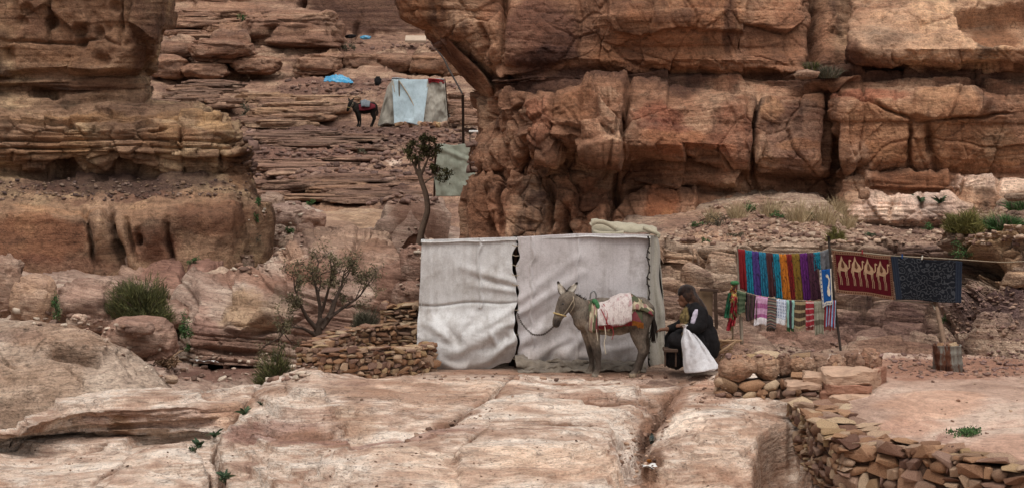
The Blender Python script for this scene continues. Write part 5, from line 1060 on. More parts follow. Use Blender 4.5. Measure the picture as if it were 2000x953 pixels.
def left_panel(u, v):
    p = interp2(u, v, tpt(824, 468, 30.05), tpt(1005, 463, 30.0), tpt(818, 720, 29.95), tpt(1005, 710, 29.95)); px = 824 + u * 181
    # edges: left edge bulges, bottom curves, right edge pulled by ties
    p[:, 0] += UT * ((1 - u) * (-6 * np.sin(v * 9.5) * v - 4 * sstep(.25, .5, v) * (1 - sstep(.6, .8, v)) * 1.5) + u * (2 + 3 * np.sin(v * 15 + 1) * (v > .05) + 2 * np.sin(v * 41) - 7 * np.exp(-((v - .17) / .07) ** 2) - 9 * sstep(.88, .99, v)))
    p[:, 2] -= UT * (sstep(.6, 1, v) * (12 * np.sin(u * math.pi) ** .7 - 4 * u + 3 * np.sin(u * 19)))
    y = np.zeros(len(u)); q = np.stack([u * 1.4, v * 2.0, u * 0], 1)
    low = sstep(.52, .66, v); y += low * 0.10 * np.sin(np.clip((v - .52) / .48, 0, 1) * math.pi)         # billow of the lower strip
    y += .045 * fbm(q, 1.3, 3, .45, seed=301) + .004 * fbm(q, 7.0, 3, seed=303) + .02 * low * fbm(q, (2.0, 5.0, 1), 4, seed=302)
    # drag folds running to the right hand ties
    for u0, v0, u1, v1, a, w in ((.45, .22, 1, .36, .035, .05), (.5, .36, 1, .42, .03, .04), (.55, .30, 1, .40, -.02, .04), (.5, .75, 1, .56, .05, .05), (.35, .86, 1, .66, .045, .06), (.45, .70, .55, .60, .03, .05), (.6, .97, 1, .80, .06, .06), (.3, .92, .9, .78, -.03, .05),
                                 (.05, .62, .3, .74, .04, .05), (.15, .56, .42, .78, -.03, .05), (.02, .9, .5, .97, .05, .05), (.2, .62, .22, .9, .02, .05), (.05, .3, .12, .6, .03, .05), (.72, .55, .78, .8, .03, .04)):
        dd, tt = seglines(u, v, [(u0, v0), (u1, v1)]); y += 1.35 * a * np.exp(-(dd / (w * .72)) ** 2) * (.3 + .7 * tt)
    y -= .03 * np.exp(-((v - .51 - .01 * np.sin(u * 9)) / .012) ** 2)
    y += .03 * np.exp(-((u - .62 - .03 * v) / .015) ** 2) * (v < .55)
    p[:, 1] -= y; return p
def right_panel(u, v):
    p = interp2(u, v, tpt(1010, 462, 30.0), tpt(1268, 458, 30.05), tpt(1014, 706, 29.98), tpt(1264, 712, 30.0)); px = 1010 + u * 258
    p[:, 2] += UT * (1 - v) * (462 - u * 4 - wr(px)) * 1.0
    p[:, 0] += UT * (1 - u) * (-1.5 + 2 * np.sin(v * 17) + 1.5 * np.sin(v * 47) + 4 * np.exp(-((v - .15) / .08) ** 2)); p[:, 2] -= UT * sstep(.8, 1, v) * (4 * np.sin(u * 14) + 3 * np.sin(u * 33 + 1))
    q = np.stack([u * 1.9, v * 1.9, u * 0], 1); y = .035 * fbm(q, 1.2, 3, .45, seed=311) + .003 * fbm(q, 7.0, 3, seed=313)
    for u0, v0, u1, v1, a, w in ((.0, .62, .5, .3, .03, .05), (.02, .5, .45, .18, .02, .05), (.0, .85, .45, .6, .035, .06), (.35, .95, .6, .7, .03, .05), (.1, .97, .4, .8, .035, .05), (.5, .95, .9, .86, .03, .05), (.05, .76, .3, .55, -.02, .05)):
        dd, tt = seglines(u, v, [(u0, v0), (u1, v1)]); y += 1.35 * a * np.exp(-(dd / (w * .72)) ** 2) * (1 - .6 * tt)
    for u0 in (.11, .46): y += .02 * np.exp(-((u - u0) / .008) ** 2)
    y += .10 * sstep(.85, 1, v) * (.5 + .5 * np.sin(u * 21)); p[:, 1] -= y; return p
lp = cloth_grid('front_sheet', left_panel, 150, 190, 'tent_cloth_left', tent, .012); lp['label'] = 'bright white left front sheet with a seam and loose lower strip'
rp = cloth_grid('front_sheet', right_panel, 170, 170, 'tent_cloth_right', tent, .012); rp['label'] = 'greyer taut right front sheet behind the donkey'
def side_panel(u, v):
    p = interp2(u, v, tpt(1267, 458, 30.06), tpt(1284, 462, 30.5), tpt(1262, 722, 30.02), tpt(1304, 722, 30.2)); q = np.stack([u * .6, v * 2, u * 0], 1)
    y = .05 * fbm(q, (3, 1.0, 1), 4, seed=321) + .04 * np.sin(u * 9 + 1.2 * np.sin(v * 5)); p[:, 1] -= y; p[:, 0] += .02 * np.sin(v * 14) * u; return p
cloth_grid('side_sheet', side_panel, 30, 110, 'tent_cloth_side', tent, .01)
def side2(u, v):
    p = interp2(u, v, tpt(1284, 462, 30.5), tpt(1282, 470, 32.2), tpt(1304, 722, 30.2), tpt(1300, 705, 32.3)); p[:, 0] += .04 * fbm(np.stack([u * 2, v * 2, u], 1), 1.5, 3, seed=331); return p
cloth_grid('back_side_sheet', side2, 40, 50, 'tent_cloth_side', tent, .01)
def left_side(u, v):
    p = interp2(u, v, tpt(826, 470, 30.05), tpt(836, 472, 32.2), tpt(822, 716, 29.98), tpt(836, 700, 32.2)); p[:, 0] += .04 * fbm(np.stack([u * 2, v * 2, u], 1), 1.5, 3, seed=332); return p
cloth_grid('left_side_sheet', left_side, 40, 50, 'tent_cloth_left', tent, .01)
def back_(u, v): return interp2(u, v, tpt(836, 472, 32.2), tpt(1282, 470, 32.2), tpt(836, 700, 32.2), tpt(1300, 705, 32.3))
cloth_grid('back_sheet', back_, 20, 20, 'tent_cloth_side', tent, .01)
def roof(u, v):
    pxs = 822 + u * 448; a = np.stack([tpt(float(x), float(wr(x)) - 1, 30.0) for x in pxs]); b = np.stack([tpt(float(x), 474., 32.25) for x in (835 + u * 445)])
    p = a * (1 - v[:, None]) + b * v[:, None]; p[:, 2] += .06 * fbm(np.stack([u * 5, v * 2, u * 0], 1), 1.3, 4, seed=341) * np.sin(np.clip(v, .03, 1) * math.pi) - .012 - .012 * np.abs(np.sin(u * 17)) - .035 * (v < .02); p[:, 1] -= .012 * (v < .06); return p
cloth_grid('roof_sheet', roof, 90, 24, 'tent_cloth_left', tent, .012)
def skirt(u, v):
    p = interp2(u, v, tpt(1005, 700, 29.9), tpt(1262, 706, 29.95), tpt(1012, 727, 29.55), tpt(1262, 724, 29.6)); q = np.stack([u * 3, v * 1.0, u * 0], 1)
    p[:, 2] += .07 * fbm(q, 2.8, 5, .6, seed=351) + .05 * np.maximum(fbm(q, (4, 1, 1), 3, seed=353), 0) * (1 - v); p[:, 1] -= .16 * fbm(q, 2.6, 4, seed=352); p[:, 2] = np.maximum(p[:, 2] + TO[2], -.01 + .03 * fbm(q, 6, 2, seed=355)) - TO[2]; return p
cloth_grid('ground_skirt', skirt, 130, 20, 'tent_skirt', tent, .012)
tubes('post', [([tpt(1007, 460, 30.12), tpt(1008, 722, 30.12)], .028)], 'dark_wood', tent); tubes('post', [([tpt(1266, 456, 30.12), tpt(1264, 724, 30.12)], .028)], 'old_wood', tent)
tubes('post', [([tpt(828, 468, 30.15), tpt(824, 722, 30.15)], .028)], 'old_wood', tent); tubes('beam', [([tpt(826, 471, 30.1), tpt(1266, 461, 30.1)], .022)], 'old_wood', tent)
# lacing in the open gap between the two sheets, and down the right corner
lac = []
for k in range(26):
    y0 = 468 + k * 9.6; lac.append((smoothline([tpt(1000, y0, 29.95), tpt(1007, y0 + 3, 29.93), tpt(1013, y0 + 2, 29.95)], 5), .006))
tagk(tubes('lacing', lac[1:8:2] + lac[9::5], 'rope', tent, 5), 'stuff')
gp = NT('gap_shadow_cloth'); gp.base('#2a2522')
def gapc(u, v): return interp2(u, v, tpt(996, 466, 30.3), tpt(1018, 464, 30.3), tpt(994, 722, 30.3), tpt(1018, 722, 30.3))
cloth_grid('gap_shade_sheet', gapc, 4, 12, 'inside_dark', tent, .01)  # dark sheet behind the open gap, its colour standing for the shade inside
cl = [(smoothline([tpt(1265 + 3 * math.sin(k * 1.7), 462 + k * 13, 29.98), tpt(1269, 468 + k * 13, 29.96)], 3), .012) for k in range(20)]
tubes('corner_lacing', cl + [(smoothline([tpt(1266 + 2.5 * math.sin(k * 1.3), 462 + k * 10, 29.97) for k in range(26)], 60), .009)], 'inside_dark', tent, 5)
# folded tarpaulin on the roof
fabric('canvas_tarp', '#b3a993', '#9a907c', dirt='#7d735f', dirt_amt=.4, streak=.1)
tp = empty('folded_tarp', at(1220, 455, 30.5)); tag(tp, 'folded beige canvas tarpaulin lying on the tent roof', 'tarpaulin'); PO = np.array(tp.location)
def tarp1(u, v):
    x = 1156 + u * 128; zt = np.interp(u, [0, .08, .3, .6, .85, 1], [436, 434, 440, 440, 446, 452]); p = np.stack([at(float(a), float(b), 30.25) for a, b in zip(x, zt)])
    p[:, 1] += v * .75; p[:, 2] += -.05 * v + .035 * fbm(np.stack([u * 3, v * 2, u], 1), 1.6, 4, seed=361) + .03 * np.sin(v * 5)
    m = v < .28; p[:, 2] = np.where(m, p[:, 2] - (.28 - v) / .28 * UT * np.interp(u, [0, .5, 1], [18, 15, 8]), p[:, 2]); p[:, 1] = np.where(m, p[:, 1] + (.28 - v) * .25 - .05 * np.sin(v / .28 * math.pi), p[:, 1])
    return p - PO
cloth_grid('canvas_sheet', tarp1, 70, 40, 'canvas_tarp', tp, .02)
for r_, (pts, rad) in enumerate((([(1154, 440), (1162, 434), (1178, 434), (1192, 440), (1204, 448)], .035), ([(1158, 452), (1172, 456), (1196, 456), (1218, 455)], .03), ([(1256, 445), (1272, 452), (1286, 458), (1284, 464)], .03))):
    tubes('fold_roll', [(smoothline([at(a, b, 30.15) - PO for a, b in pts], 16), rad)], 'canvas_tarp', tp, 10)
# ------------------------------------------------------------------ organic bodies: overlapping tapered limbs fused into one skin
_TS = bpy.data.scenes.new('workbench')     # empty helper scene, removed below: fusing a body there does not re-evaluate the rock
def fused(name, chains, voxel, mat, parent=None, smooth=4, paintfn=None):
    """chains: list of (points[(x,y,z)], radii, (sx,sy)) -> one continuous mesh"""
    bm = bmesh.new()
    for pts, rad, ys in chains:
        A = np.array(pts, float); rr = np.array(rad, float); seg = np.linalg.norm(np.diff(A, axis=0), axis=1) if len(A) > 1 else []
        pos, rs_ = [A[0]], [rr[0]]
        if len(A) > 1:
            n = max(3, int(sum(seg) / (min(rr) * .5))); Q = lin_resample(np.c_[A, rr], 0, n, np.maximum(seg, 1e-4), True); pos, rs_ = Q[:, :3], Q[:, 3]
        for p, r in zip(pos, rs_):
            m = Matrix.Translation(Vector(p)) @ Matrix.Diagonal((r, r * ys, r, 1)); bmesh.ops.create_icosphere(bm, subdivisions=2, radius=1.0, matrix=m)
    me = bpy.data.meshes.new(name); bm.to_mesh(me); bm.free(); o = bpy.data.objects.new(name, me); _TS.collection.objects.link(o)
    m = o.modifiers.new('r', 'REMESH'); m.mode = 'VOXEL'; m.voxel_size = voxel
    m = o.modifiers.new('s', 'SMOOTH'); m.factor = .5; m.iterations = smooth
    _TS.view_layers[0].update(); me2 = bpy.data.meshes.new_from_object(o.evaluated_get(_TS.view_layers[0].depsgraph)); bpy.data.objects.remove(o)
    me2.name = name; me2.materials.clear(); me2.materials.append(MATS[mat]); me2.polygons.foreach_set('use_smooth', np.ones(len(me2.polygons), bool))
    if paintfn:
        v = np.empty(len(me2.vertices) * 3, np.float32); me2.vertices.foreach_get('co', v); v = v.reshape(-1, 3)
        a = me2.color_attributes.new('paint', 'FLOAT_COLOR', 'POINT'); a.data.foreach_set('color', paintfn(v).astype(np.float32).ravel())
    return link(name, me2, parent)
def painted(name, rough=.9, var=.3, scale=30., stretch=(1, 1, 1), bump=.4, detail=5, mul=1.0):
    n = NT(name); P = n.coord(); f = n.noise(n.mapping(P, stretch), scale, detail, .7); g = n.noise(P, scale * .2, 3, .6); c = n.attr('paint')['Color']
    c = n.mix(1, c, n.ramp(f, [(.25, (1 - var) * mul), (.5, mul), (.75, (1 + var * .7) * mul)]), 'MULTIPLY'); c = n.mix(1, c, n.ramp(g, [(.3, 1 - var * .6), (.5, 1), (.7, 1 + var * .4)]), 'MULTIPLY')
    n.base(c, rough); n.bump(f, bump, .01); return n.m
painted('donkey_coat', stretch=(1, 1, .5), scale=45, var=.55, bump=.9, mul=.85); painted('dark_coat', stretch=(1, 1, .5), scale=45, var=.35, mul=.07)
def patches(v, base, spots):
    c = np.zeros((len(v), 4)); c[:, :3] = srgb(base); c[:, 3] = 1; w0 = fbm(v, 9, 3, seed=401) * .35
    for x, y, z, rx, ry, rz, col, a in spots:
        d = np.sqrt(((v[:, 0] - x) / rx) ** 2 + ((v[:, 1] - y) / ry) ** 2 + ((v[:, 2] - z) / rz) ** 2) + w0
        w = (1 - sstep(.65, 1.2, d))[:, None] * a; c[:, :3] = c[:, :3] * (1 - w) + np.array(srgb(col)) * w
    return c
DU = .0070
def dk(px, py, y=0.): return ((px - 1195) * DU, y, (724 - py) * DU)
def dspot(px, py, rx, rz, col, a, y=0., ry=.5): x, _, z = dk(px, py); return (x, y, z, rx * DU, ry, rz * DU, col, a)
def make_donkey(label, coat, group):
    root = empty('donkey', (0, 0, 0)); tag(root, label, 'donkey', group)
    L = lambda lst, y: ([dk(a, b, y) for a, b, r in lst], [r * DU for a, b, r in lst])
    ch = []
    def add(lst, y=0., ys=.82):
        p, r = L(lst, y); ch.append((p, r, ys))
    add([(1146, 612, 29), (1168, 611, 33), (1192, 614, 34), (1216, 611, 34), (1238, 604, 32), (1254, 602, 27)], 0, .86)
    add([(1152, 590, 15), (1172, 588, 17), (1200, 590, 18), (1230, 586, 18), (1252, 588, 18)])
    add([(1152, 606, 25), (1138, 596, 21), (1124, 585, 18), (1113, 576, 15.5)], -.0, .68); add([(1140, 618, 18), (1132, 606, 16), (1118, 590, 13)], 0, .6)
    hy = -.07
    ch.append(([dk(1112, 574, -.02), dk(1104, 578, -.04), dk(1097, 592, -.06), dk(1091, 606, -.08), dk(1087, 616, -.085), dk(1086, 622, -.085)], [q * DU for q in (15.5, 15.5, 13.0, 10.0, 9.2, 8.2)], .78))
    ch.append(([dk(1111, 584, -.03), dk(1103, 594, -.05), dk(1095, 607, -.07)], [q * DU for q in (11.5, 10, 7)], .7))
    for y, dx in ((-.13, 0), (.11, -11)):
        add([(1157 + dx, 628, 16), (1160 + dx, 648, 12), (1163 + dx, 664, 9.5), (1166 + dx, 680, 8.8), (1167 + dx, 690, 6.6), (1167.5 + dx, 704, 5.6), (1166 + dx, 712, 6.6), (1164 + dx, 717, 6.2)], y, .85); add([(1163.5 + dx, 718, 6.6), (1162 + dx, 722, 8)], y, .9)
    for y, dx in ((-.13, 0), (.12, 9)):
        add([(1250 + dx * .4, 608, 25), (1246 + dx * .6, 632, 19), (1247 + dx, 650, 13.5), (1252 + dx, 666, 10), (1253 + dx, 676, 8.6), (1248 + dx, 690, 6.8), (1243 + dx, 704, 6.0), (1240 + dx, 712, 6.8), (1237 + dx, 717, 6.4)], y, .7); add([(1236.5 + dx, 718, 6.8), (1234.5 + dx, 722, 8)], y, .9)
    add([(1264, 588, 7), (1271, 594, 5.5), (1275, 604, 4.6), (1276, 616, 4.2)])
    G, DKc, PALE = '#73675b', '#453c36', '#b8aa98'
    body = fused('body', ch, .011, coat, root, 3, lambda v: patches(v, G, [dspot(1192, 650, 60, 12, '#b0a494', .9), dspot(1150, 640, 16, 26, '#988a7a', .7), dspot(1135, 622, 14, 12, '#a59685', .5), dspot(1087, 620, 9, 10, '#3f3834', .95), dspot(1092, 606, 8, 5, '#a59886', .5), dspot(1097, 585, 10, 18, '#564c44', .6), dspot(1162, 690, 26, 26, DKc, .75), dspot(1242, 695, 26, 26, DKc, .75), dspot(1160, 722, 24, 5, '#a39786', .9), dspot(1240, 722, 24, 5, '#a08f78', .9), dspot(1240, 650, 14, 22, '#786c60', .5), dspot(1220, 575, 60, 10, '#6a6058', .5), dspot(1276, 606, 8, 16, '#4a413b', .7)]))
    # ears
    for (bx, by, by_), (tx, ty, ty_), wd in (((1101, 566, -.06), (1089, 540, -.05), 7.0), ((1110, 565, .0), (1128, 543, .02), 7.0)):
        B = np.array(dk(bx, by, by_)); T = np.array(dk(tx, ty, ty_)); ax = T - B; side = np.cross(ax, (0, -1, 0)); side /= np.linalg.norm(side); vs_, fs = [], []
        for i in range(9):
            t = i / 8; w = wd * DU * math.sin(min(1, t * 1.15 + .22) * math.pi * .86) ** .8 * (1 - t ** 5)
            for j in range(7):
                s_ = j / 6 * 2 - 1; vs_.append(B + ax * t + side * w * s_ + np.array((0, 1, 0)) * (.022 * (1 - s_ * s_) * (1 - t * .6)))
        for i in range(8):
            for j in range(6): fs.append((i * 7 + j, i * 7 + j + 1, i * 7 + 8 + j, i * 7 + 7 + j))
        me = mesh_py('ear', vs_, fs, coat); vv = np.array(vs_); t = ((vv - B) @ ax) / (ax @ ax); s_ = np.abs((vv - B) @ side) / (wd * DU)
        c = np.ones((len(vv), 4)); inner = (1 - sstep(.45, .8, s_)) * sstep(.05, .2, t) * (1 - sstep(.72, .9, t)); c[:, :3] = np.array(srgb('#5d534b')) * (1 - inner[:, None]) + np.array(srgb('#d9cfbf')) * inner[:, None]; c[:, :3] *= np.where(t > .85, .45, 1)[:, None]
        a = me.color_attributes.new('paint', 'FLOAT_COLOR', 'POINT'); a.data.foreach_set('color', c.astype(np.float32).ravel()); o = link('ear', me, root); m = o.modifiers.new('t', 'SOLIDIFY'); m.thickness = .01
    # mane and tail brush: tapering hairs
    rs = np.random.RandomState(4); hair = []
    for k in range(150):
        t = rs.rand(); x = 1104 + 42 * t; y = 561 + 18 * t ** 1.3; b = np.array(dk(x, y + 3, rs.uniform(-.02, .02))); d = np.array((rs.normal(-.2, .35), rs.normal(0, .3), 1.0)) * rs.uniform(.035, .07); hair.append(([b, b + d * .6, b + d + np.array((-.01, 0, -.01))], [.006, .005, .001]))
    tubes('mane', hair, 'mane_hair', root, 4)
    hair = []
    for k in range(90):
        b = np.array(dk(1275 + rs.normal(0, 1), 606 + rs.uniform(0, 18), rs.normal(0, .012))); e = np.array(dk(1276 + rs.normal(0, 3), 640 + rs.uniform(0, 22), rs.normal(0, .025))); hair.append((smoothline([b, (b + e) / 2 + np.array((rs.uniform(0, .02), 0, 0)), e], 5), [.007, .008, .008, .006, .002]))
    tubes('tail_brush', hair, 'mane_hair', root, 4)
    for x, y, yy in ((1096, 583, -.118), (1089, 585, .0)):
        bm = bmesh.new(); bmesh.ops.create_uvsphere(bm, u_segments=12, v_segments=8, radius=.016); me = bpy.data.meshes.new('eye'); bm.to_mesh(me); bm.free(); me.materials.append(MATS['eye_black']); o = link('eye', me, root); o.location = dk(x + 3, y, yy); o.scale = (1.1, .7, .8)
    # halter
    hb = []
    def ring(c, r1, r2, nx, n=14):
        c = np.array(c); ax = np.array(nx) / np.linalg.norm(nx); a = np.cross(ax, (0, 1, 0)); a /= np.linalg.norm(a); b = np.cross(ax, a); return [c + a * r1 * math.cos(2 * math.pi * k / n) + b * r2 * math.sin(2 * math.pi * k / n) for k in range(n + 1)]
    h = tubes('halter', [(ring(dk(1093, 604, -.075), .086, .072, (.25, .1, .9)), .011)], 'halter_band', root, 6)
    tubes('cheek_strap', [(smoothline([dk(1098, 606, -.14), dk(1106, 596, -.13), dk(1115, 582, -.125), dk(1120, 572, -.10), dk(1117, 564, -.04)], 12), .006), (smoothline([dk(1118, 570, -.09), dk(1121, 585, -.125), dk(1113, 600, -.11)], 8), .005)], 'rope', root, 6)
    return root
flat('mane_hair', '#2f2824', var=.3); flat('halter_band', '#b39b6a', var=.4, scale=60); n_ = NT('eye_black'); n_.base('#14100e', .15); n_.b.inputs['Specular IOR Level'].default_value = .5
flat('chain_metal', '#5f5650', rough=.6, var=.4, metal=.4)
donkey = make_donkey('grey brown donkey standing side-on before the white tent', 'donkey_coat', 'donkeys')
DLOC = np.array((195 * KP * 29.45, 29.45, .0)); donkey.location = V(DLOC)
def copy_tree(o, parent=None):
    c = o.copy(); COL.objects.link(c); c.parent = parent
    for ch_ in list(o.children): copy_tree(ch_, c)
    return c
# lead chain from the halter to the tent lacing
lead_pts = smoothline([np.array(dk(1089, 612, -.15)) + DLOC, at(1080, 638, 29.4), at(1062, 652, 29.55), at(1040, 652, 29.75), at(1020, 632, 29.88), at(1010, 610, 29.9)], 46)
lk = []
for i in range(len(lead_pts) - 1):
    a, b = np.array(lead_pts[i]), np.array(lead_pts[i + 1]); d = b - a; c = (a + b) / 2; L_ = np.linalg.norm(d) * .72; d /= np.linalg.norm(d); n1 = np.cross(d, (0, 1, 0)); n1 /= np.linalg.norm(n1); n2 = np.cross(d, n1); s_ = n1 if i % 2 else n2
    lk.append(([c + d * L_ * math.cos(t) + s_ * .011 * math.sin(t) for t in np.linspace(0, 2 * math.pi, 9)], .0045))
tag(tubes('lead_chain', lk, 'chain_metal', None, 5), 'slack metal lead chain from the donkey halter to the tent lacing', 'chain')

# ------------------------------------------------------------------ saddle of the grey donkey
def uvfabric(name, build, rough=.95, bump=.3):
    n = NT(name); c = build(n, n.coord('UV')); P = n.coord(); f = n.noise(P, 70, 3, .7); c = n.mix(1, c, n.ramp(f, [(.25, .72), (.5, 1), (.75, 1.2)]), 'MULTIPLY'); n.base(c, rough); n.bump(n.math('ADD', f, n.math('MULTIPLY', n.noise(P, 14, 3), 1.0)), bump, .012); return n.m
def rug_pat(n, uv):
    sx = n.sep(uv); c = n.ramp(n.noise(uv, 9, 5, .75), [(.32, '#8a6468'), (.42, '#ab9a95'), (.55, '#c4b8b2'), (.7, '#a3908f')])
    c = n.mix(n.math('MULTIPLY', n.maprange(n.voronoi(uv, 5), .1, .28, 1, 0), .6), c, '#93505c'); st = n.ramp(sx[1], [(0, '#5d7072'), (.11, '#6f8283'), (.13, '#8d4b50'), (.18, '#c0b2a8'), (.22, '#8b5a5c'), (.26, '#c9bcb4')], 'CONSTANT')
    return n.mix(n.maprange(sx[1], .255, .27, 1, 0), c, st)
uvfabric('saddle_rug', rug_pat)
def bright_pat(n, uv):
    c = n.ramp(n.voronoi(uv, 6.0, 'F1', 'Color'), [(0, '#474c38'), (.3, '#474c38'), (.34, '#8c7850'), (.52, '#70343a'), (.62, '#8f6a62'), (.72, '#ac9f84'), (1, '#3b3731')], 'CONSTANT')
    return n.mix(n.math('MULTIPLY', n.maprange(n.noise(uv, 3), .45, .6), .5), c, '#5d4f3c')
uvfabric('floral_cloth', bright_pat)
saddle = empty('saddle', V(DLOC)); tag(saddle, 'padded saddle with rose patterned rug and metal ring on the grey donkey', 'saddle')
def drape(px0, px1, ytop, ybot, off, wob=0., seed=0, pow_=2.0, far=.75):
    """cloth over the back: u along the animal, v from the near hem over the spine to the far hem"""
    def fn(u, v):
        px = px0 + (px1 - px0) * u; top = np.interp(u, np.linspace(0, 1, len(ytop)), ytop); bot = np.interp(u, np.linspace(0, 1, len(ybot)), ybot); a = (v - .5) * 2
        z = (724 - (top + (bot - top) * np.abs(a) ** pow_ * np.where(a > 0, far, 1))) * DU; hw = .235 + off
        y = np.sin(np.clip(-a, -1, 1) * math.pi / 2 * 1.0) * -hw * -1
        y = -np.sin(-a * math.pi / 2) * hw
        w = fbm(np.stack([u * 3, v * 3, u * 0 + seed], 1), 1.5, 3, seed=seed) * wob
        return np.stack([(px - 1195) * DU + w * .5, y + np.sign(a) * (np.abs(w)), z + w], 1)
    return fn
cloth_grid('under_blanket', drape(1152, 1252, [590, 584, 574, 576], [626, 634, 625, 618], .035, .02, 2), 50, 50, 'floral_cloth', saddle, .02)
cloth_grid('rug', drape(1166, 1232, [581, 577, 566, 565], [622, 624, 620, 612], .065, .02, 3), 50, 50, 'saddle_rug', saddle, .025)
cloth_grid('front_pad', drape(1149, 1166, [580, 580], [634, 634], .045, .015, 4), 20, 40, 'floral_cloth', saddle, .035)
cloth_grid('crupper_cloth', drape(1230, 1274, [566, 576, 598], [592, 592, 604], .02, .015, 5, 1.6), 30, 30, 'floral_cloth', saddle, .03)
flat('ring_metal', '#8d8d8d', rough=.35, spec=.5, var=.2, metal=.7); flat('red_fringe', '#8f3236', var=.5, scale=40); flat('green_cloth', '#3d6b45', var=.4, scale=30); flat('cream_cord', '#c5b8a2', var=.3, scale=40); flat('orange_fringe', '#b97a3a', var=.5, scale=40)
tubes('ring_handle', [(smoothline([dk(1152, 574, -.06), dk(1154, 562, -.07), dk(1160, 558, -.07), dk(1164, 566, -.07), dk(1163, 576, -.06)], 20), .011)], 'ring_metal', saddle)
tubes('pommel_wrap', [(smoothline([dk(1158, 576, -.12), dk(1164, 580, -.16), dk(1168, 590, -.22)], 8), [.03, .035, .035, .03, .03, .03, .02, .01])], 'green_cloth', saddle)
rs = np.random.RandomState(9)
fr = [([np.array(dk(1168 + k * 1.6, 622 - k * .22, -.315)), np.array(dk(1168 + k * 1.6 + rs.normal(0, .6), 628 - k * .22 + rs.uniform(0, 3), -.32))], .006) for k in range(40)]; tubes('fringe', fr, 'red_fringe', saddle, 4)
fr = [([np.array(dk(1234 + k * 1.2, 612 + k * .3, -.28)), np.array(dk(1234 + k * 1.2 + rs.normal(0, .8), 620 + k * .3 + rs.uniform(0, 4), -.285))], .009) for k in range(17)]; tubes('fringe', fr, 'orange_fringe', saddle, 4)
tubes('girth_cord', [(smoothline([dk(1179, 622, -.33), dk(1181, 640, -.34), dk(1178, 655, -.335), dk(1181, 676, -.34)], 14), .007), (smoothline([dk(1163, 628, -.32), dk(1165, 645, -.32), dk(1166, 652, -.32)], 8), .006)], 'cream_cord', saddle, 6)
tubes('red_cord', [(smoothline([dk(1192, 620, -.33), dk(1196, 636, -.34), dk(1193, 648, -.335)], 10), .005), (smoothline([dk(1178, 582, -.18), dk(1184, 598, -.28), dk(1182, 618, -.32)], 10), .007), (smoothline([dk(1172, 590, -.25), dk(1180, 606, -.31), dk(1186, 622, -.325)], 10), .006)], 'red_fringe', saddle, 6)

# ------------------------------------------------------------------ seated person
PY_ = 29.35
def pp(px, py, y=0.): return at(px, py, PY_ + y)
painted('skin', var=.12, scale=20, bump=.15, rough=.6); flat('black_robe', '#1b1819', var=.4, scale=9, bump=.6); fabric('olive_dress', '#6b5a3a', '#4a3d29', dirt='#2c241c', dirt_amt=.5, streak=.1); fabric('dark_scarf', '#2c1e19', '#120e0d', dirt='#6b4a36', dirt_amt=.6, streak=.1, grime=8.)
person = empty('person', pp(1350, 716)); tag(person, 'seated person in black robe and dark headscarf bending over a white sack', 'person'); QO = np.array(person.location)
q = lambda px, py, y=0.: pp(px, py, y) - QO
U_ = KP * PY_
def hand(wrist, dirv, palm_n, s=1.0):
    w = np.array(wrist); d = np.array(dirv, float); d /= np.linalg.norm(d); n = np.array(palm_n, float); n -= d * (n @ d); n /= np.linalg.norm(n); sd = np.cross(d, n); o = [([w, w + d * .04, w + d * .085], [.022, .027, .026], .8)]
    for k, (off, ln) in enumerate(((-.028, .065), (-.010, .075), (.010, .07), (.027, .055))):
        b = w + d * .085 + sd * off; o.append(([b, b + d * ln * .5 + n * .008, b + d * ln * .8 + n * .028], [.0095, .009, .0075], 1))
    b = w + d * .03 - sd * .032; o.append(([b, b + d * .03 - sd * .022 + n * .01, b + d * .06 - sd * .02 + n * .025], [.012, .011, .009], 1)); return o
chs = [([q(1366, 672), q(1366, 650), q(1362, 628), q(1356, 610)], [.19, .18, .17, .15], .95), ([q(1352, 602), q(1344, 594)], [.075, .06], 1),   # torso, neck
       ([q(1341, 585, -.01), q(1338, 578, -.015), q(1340, 570, 0)], [.085, .092, .09], .88), ([q(1334, 592, -.01)], [.06], .85), ([q(1325, 586, -.01)], [.02], .8),
       ([q(1366, 612, .17), q(1340, 630, .16), q(1318, 640, .10), q(1302, 642, .02)], [.075, .06, .05, .034], 1), ([q(1368, 612, -.17), q(1366, 636, -.24), q(1350, 640, -.26), q(1341, 637, -.25)], [.08, .062, .05, .034], 1),
       ([q(1366, 668, .12), q(1340, 660, .14), q(1318, 660, .14), q(1318, 690, .13), q(1318, 708, .12)], [.12, .11, .09, .065, .05], 1), ([q(1366, 670, -.10), q(1344, 664, -.12), q(1326, 664, -.10), q(1326, 690, -.08), q(1324, 708, -.06)], [.12, .11, .09, .065, .05], 1),
       ([q(1322, 710, .12), q(1310, 713, .12)], [.045, .03], 1), ([q(1326, 711, -.06), q(1314, 714, -.06)], [.045, .03], 1)]
chs += hand(q(1302, 642, .02), (-1, -.1, -.1), (0, -.2, -1)) + hand(q(1341, 637, -.25), (-.9, 0, .15), (0, .6, -.8))
fused('body', chs, .012, 'skin', person, 2, lambda v: np.tile(np.r_[srgb('#6d4c3b'), 1.0], (len(v), 1)))
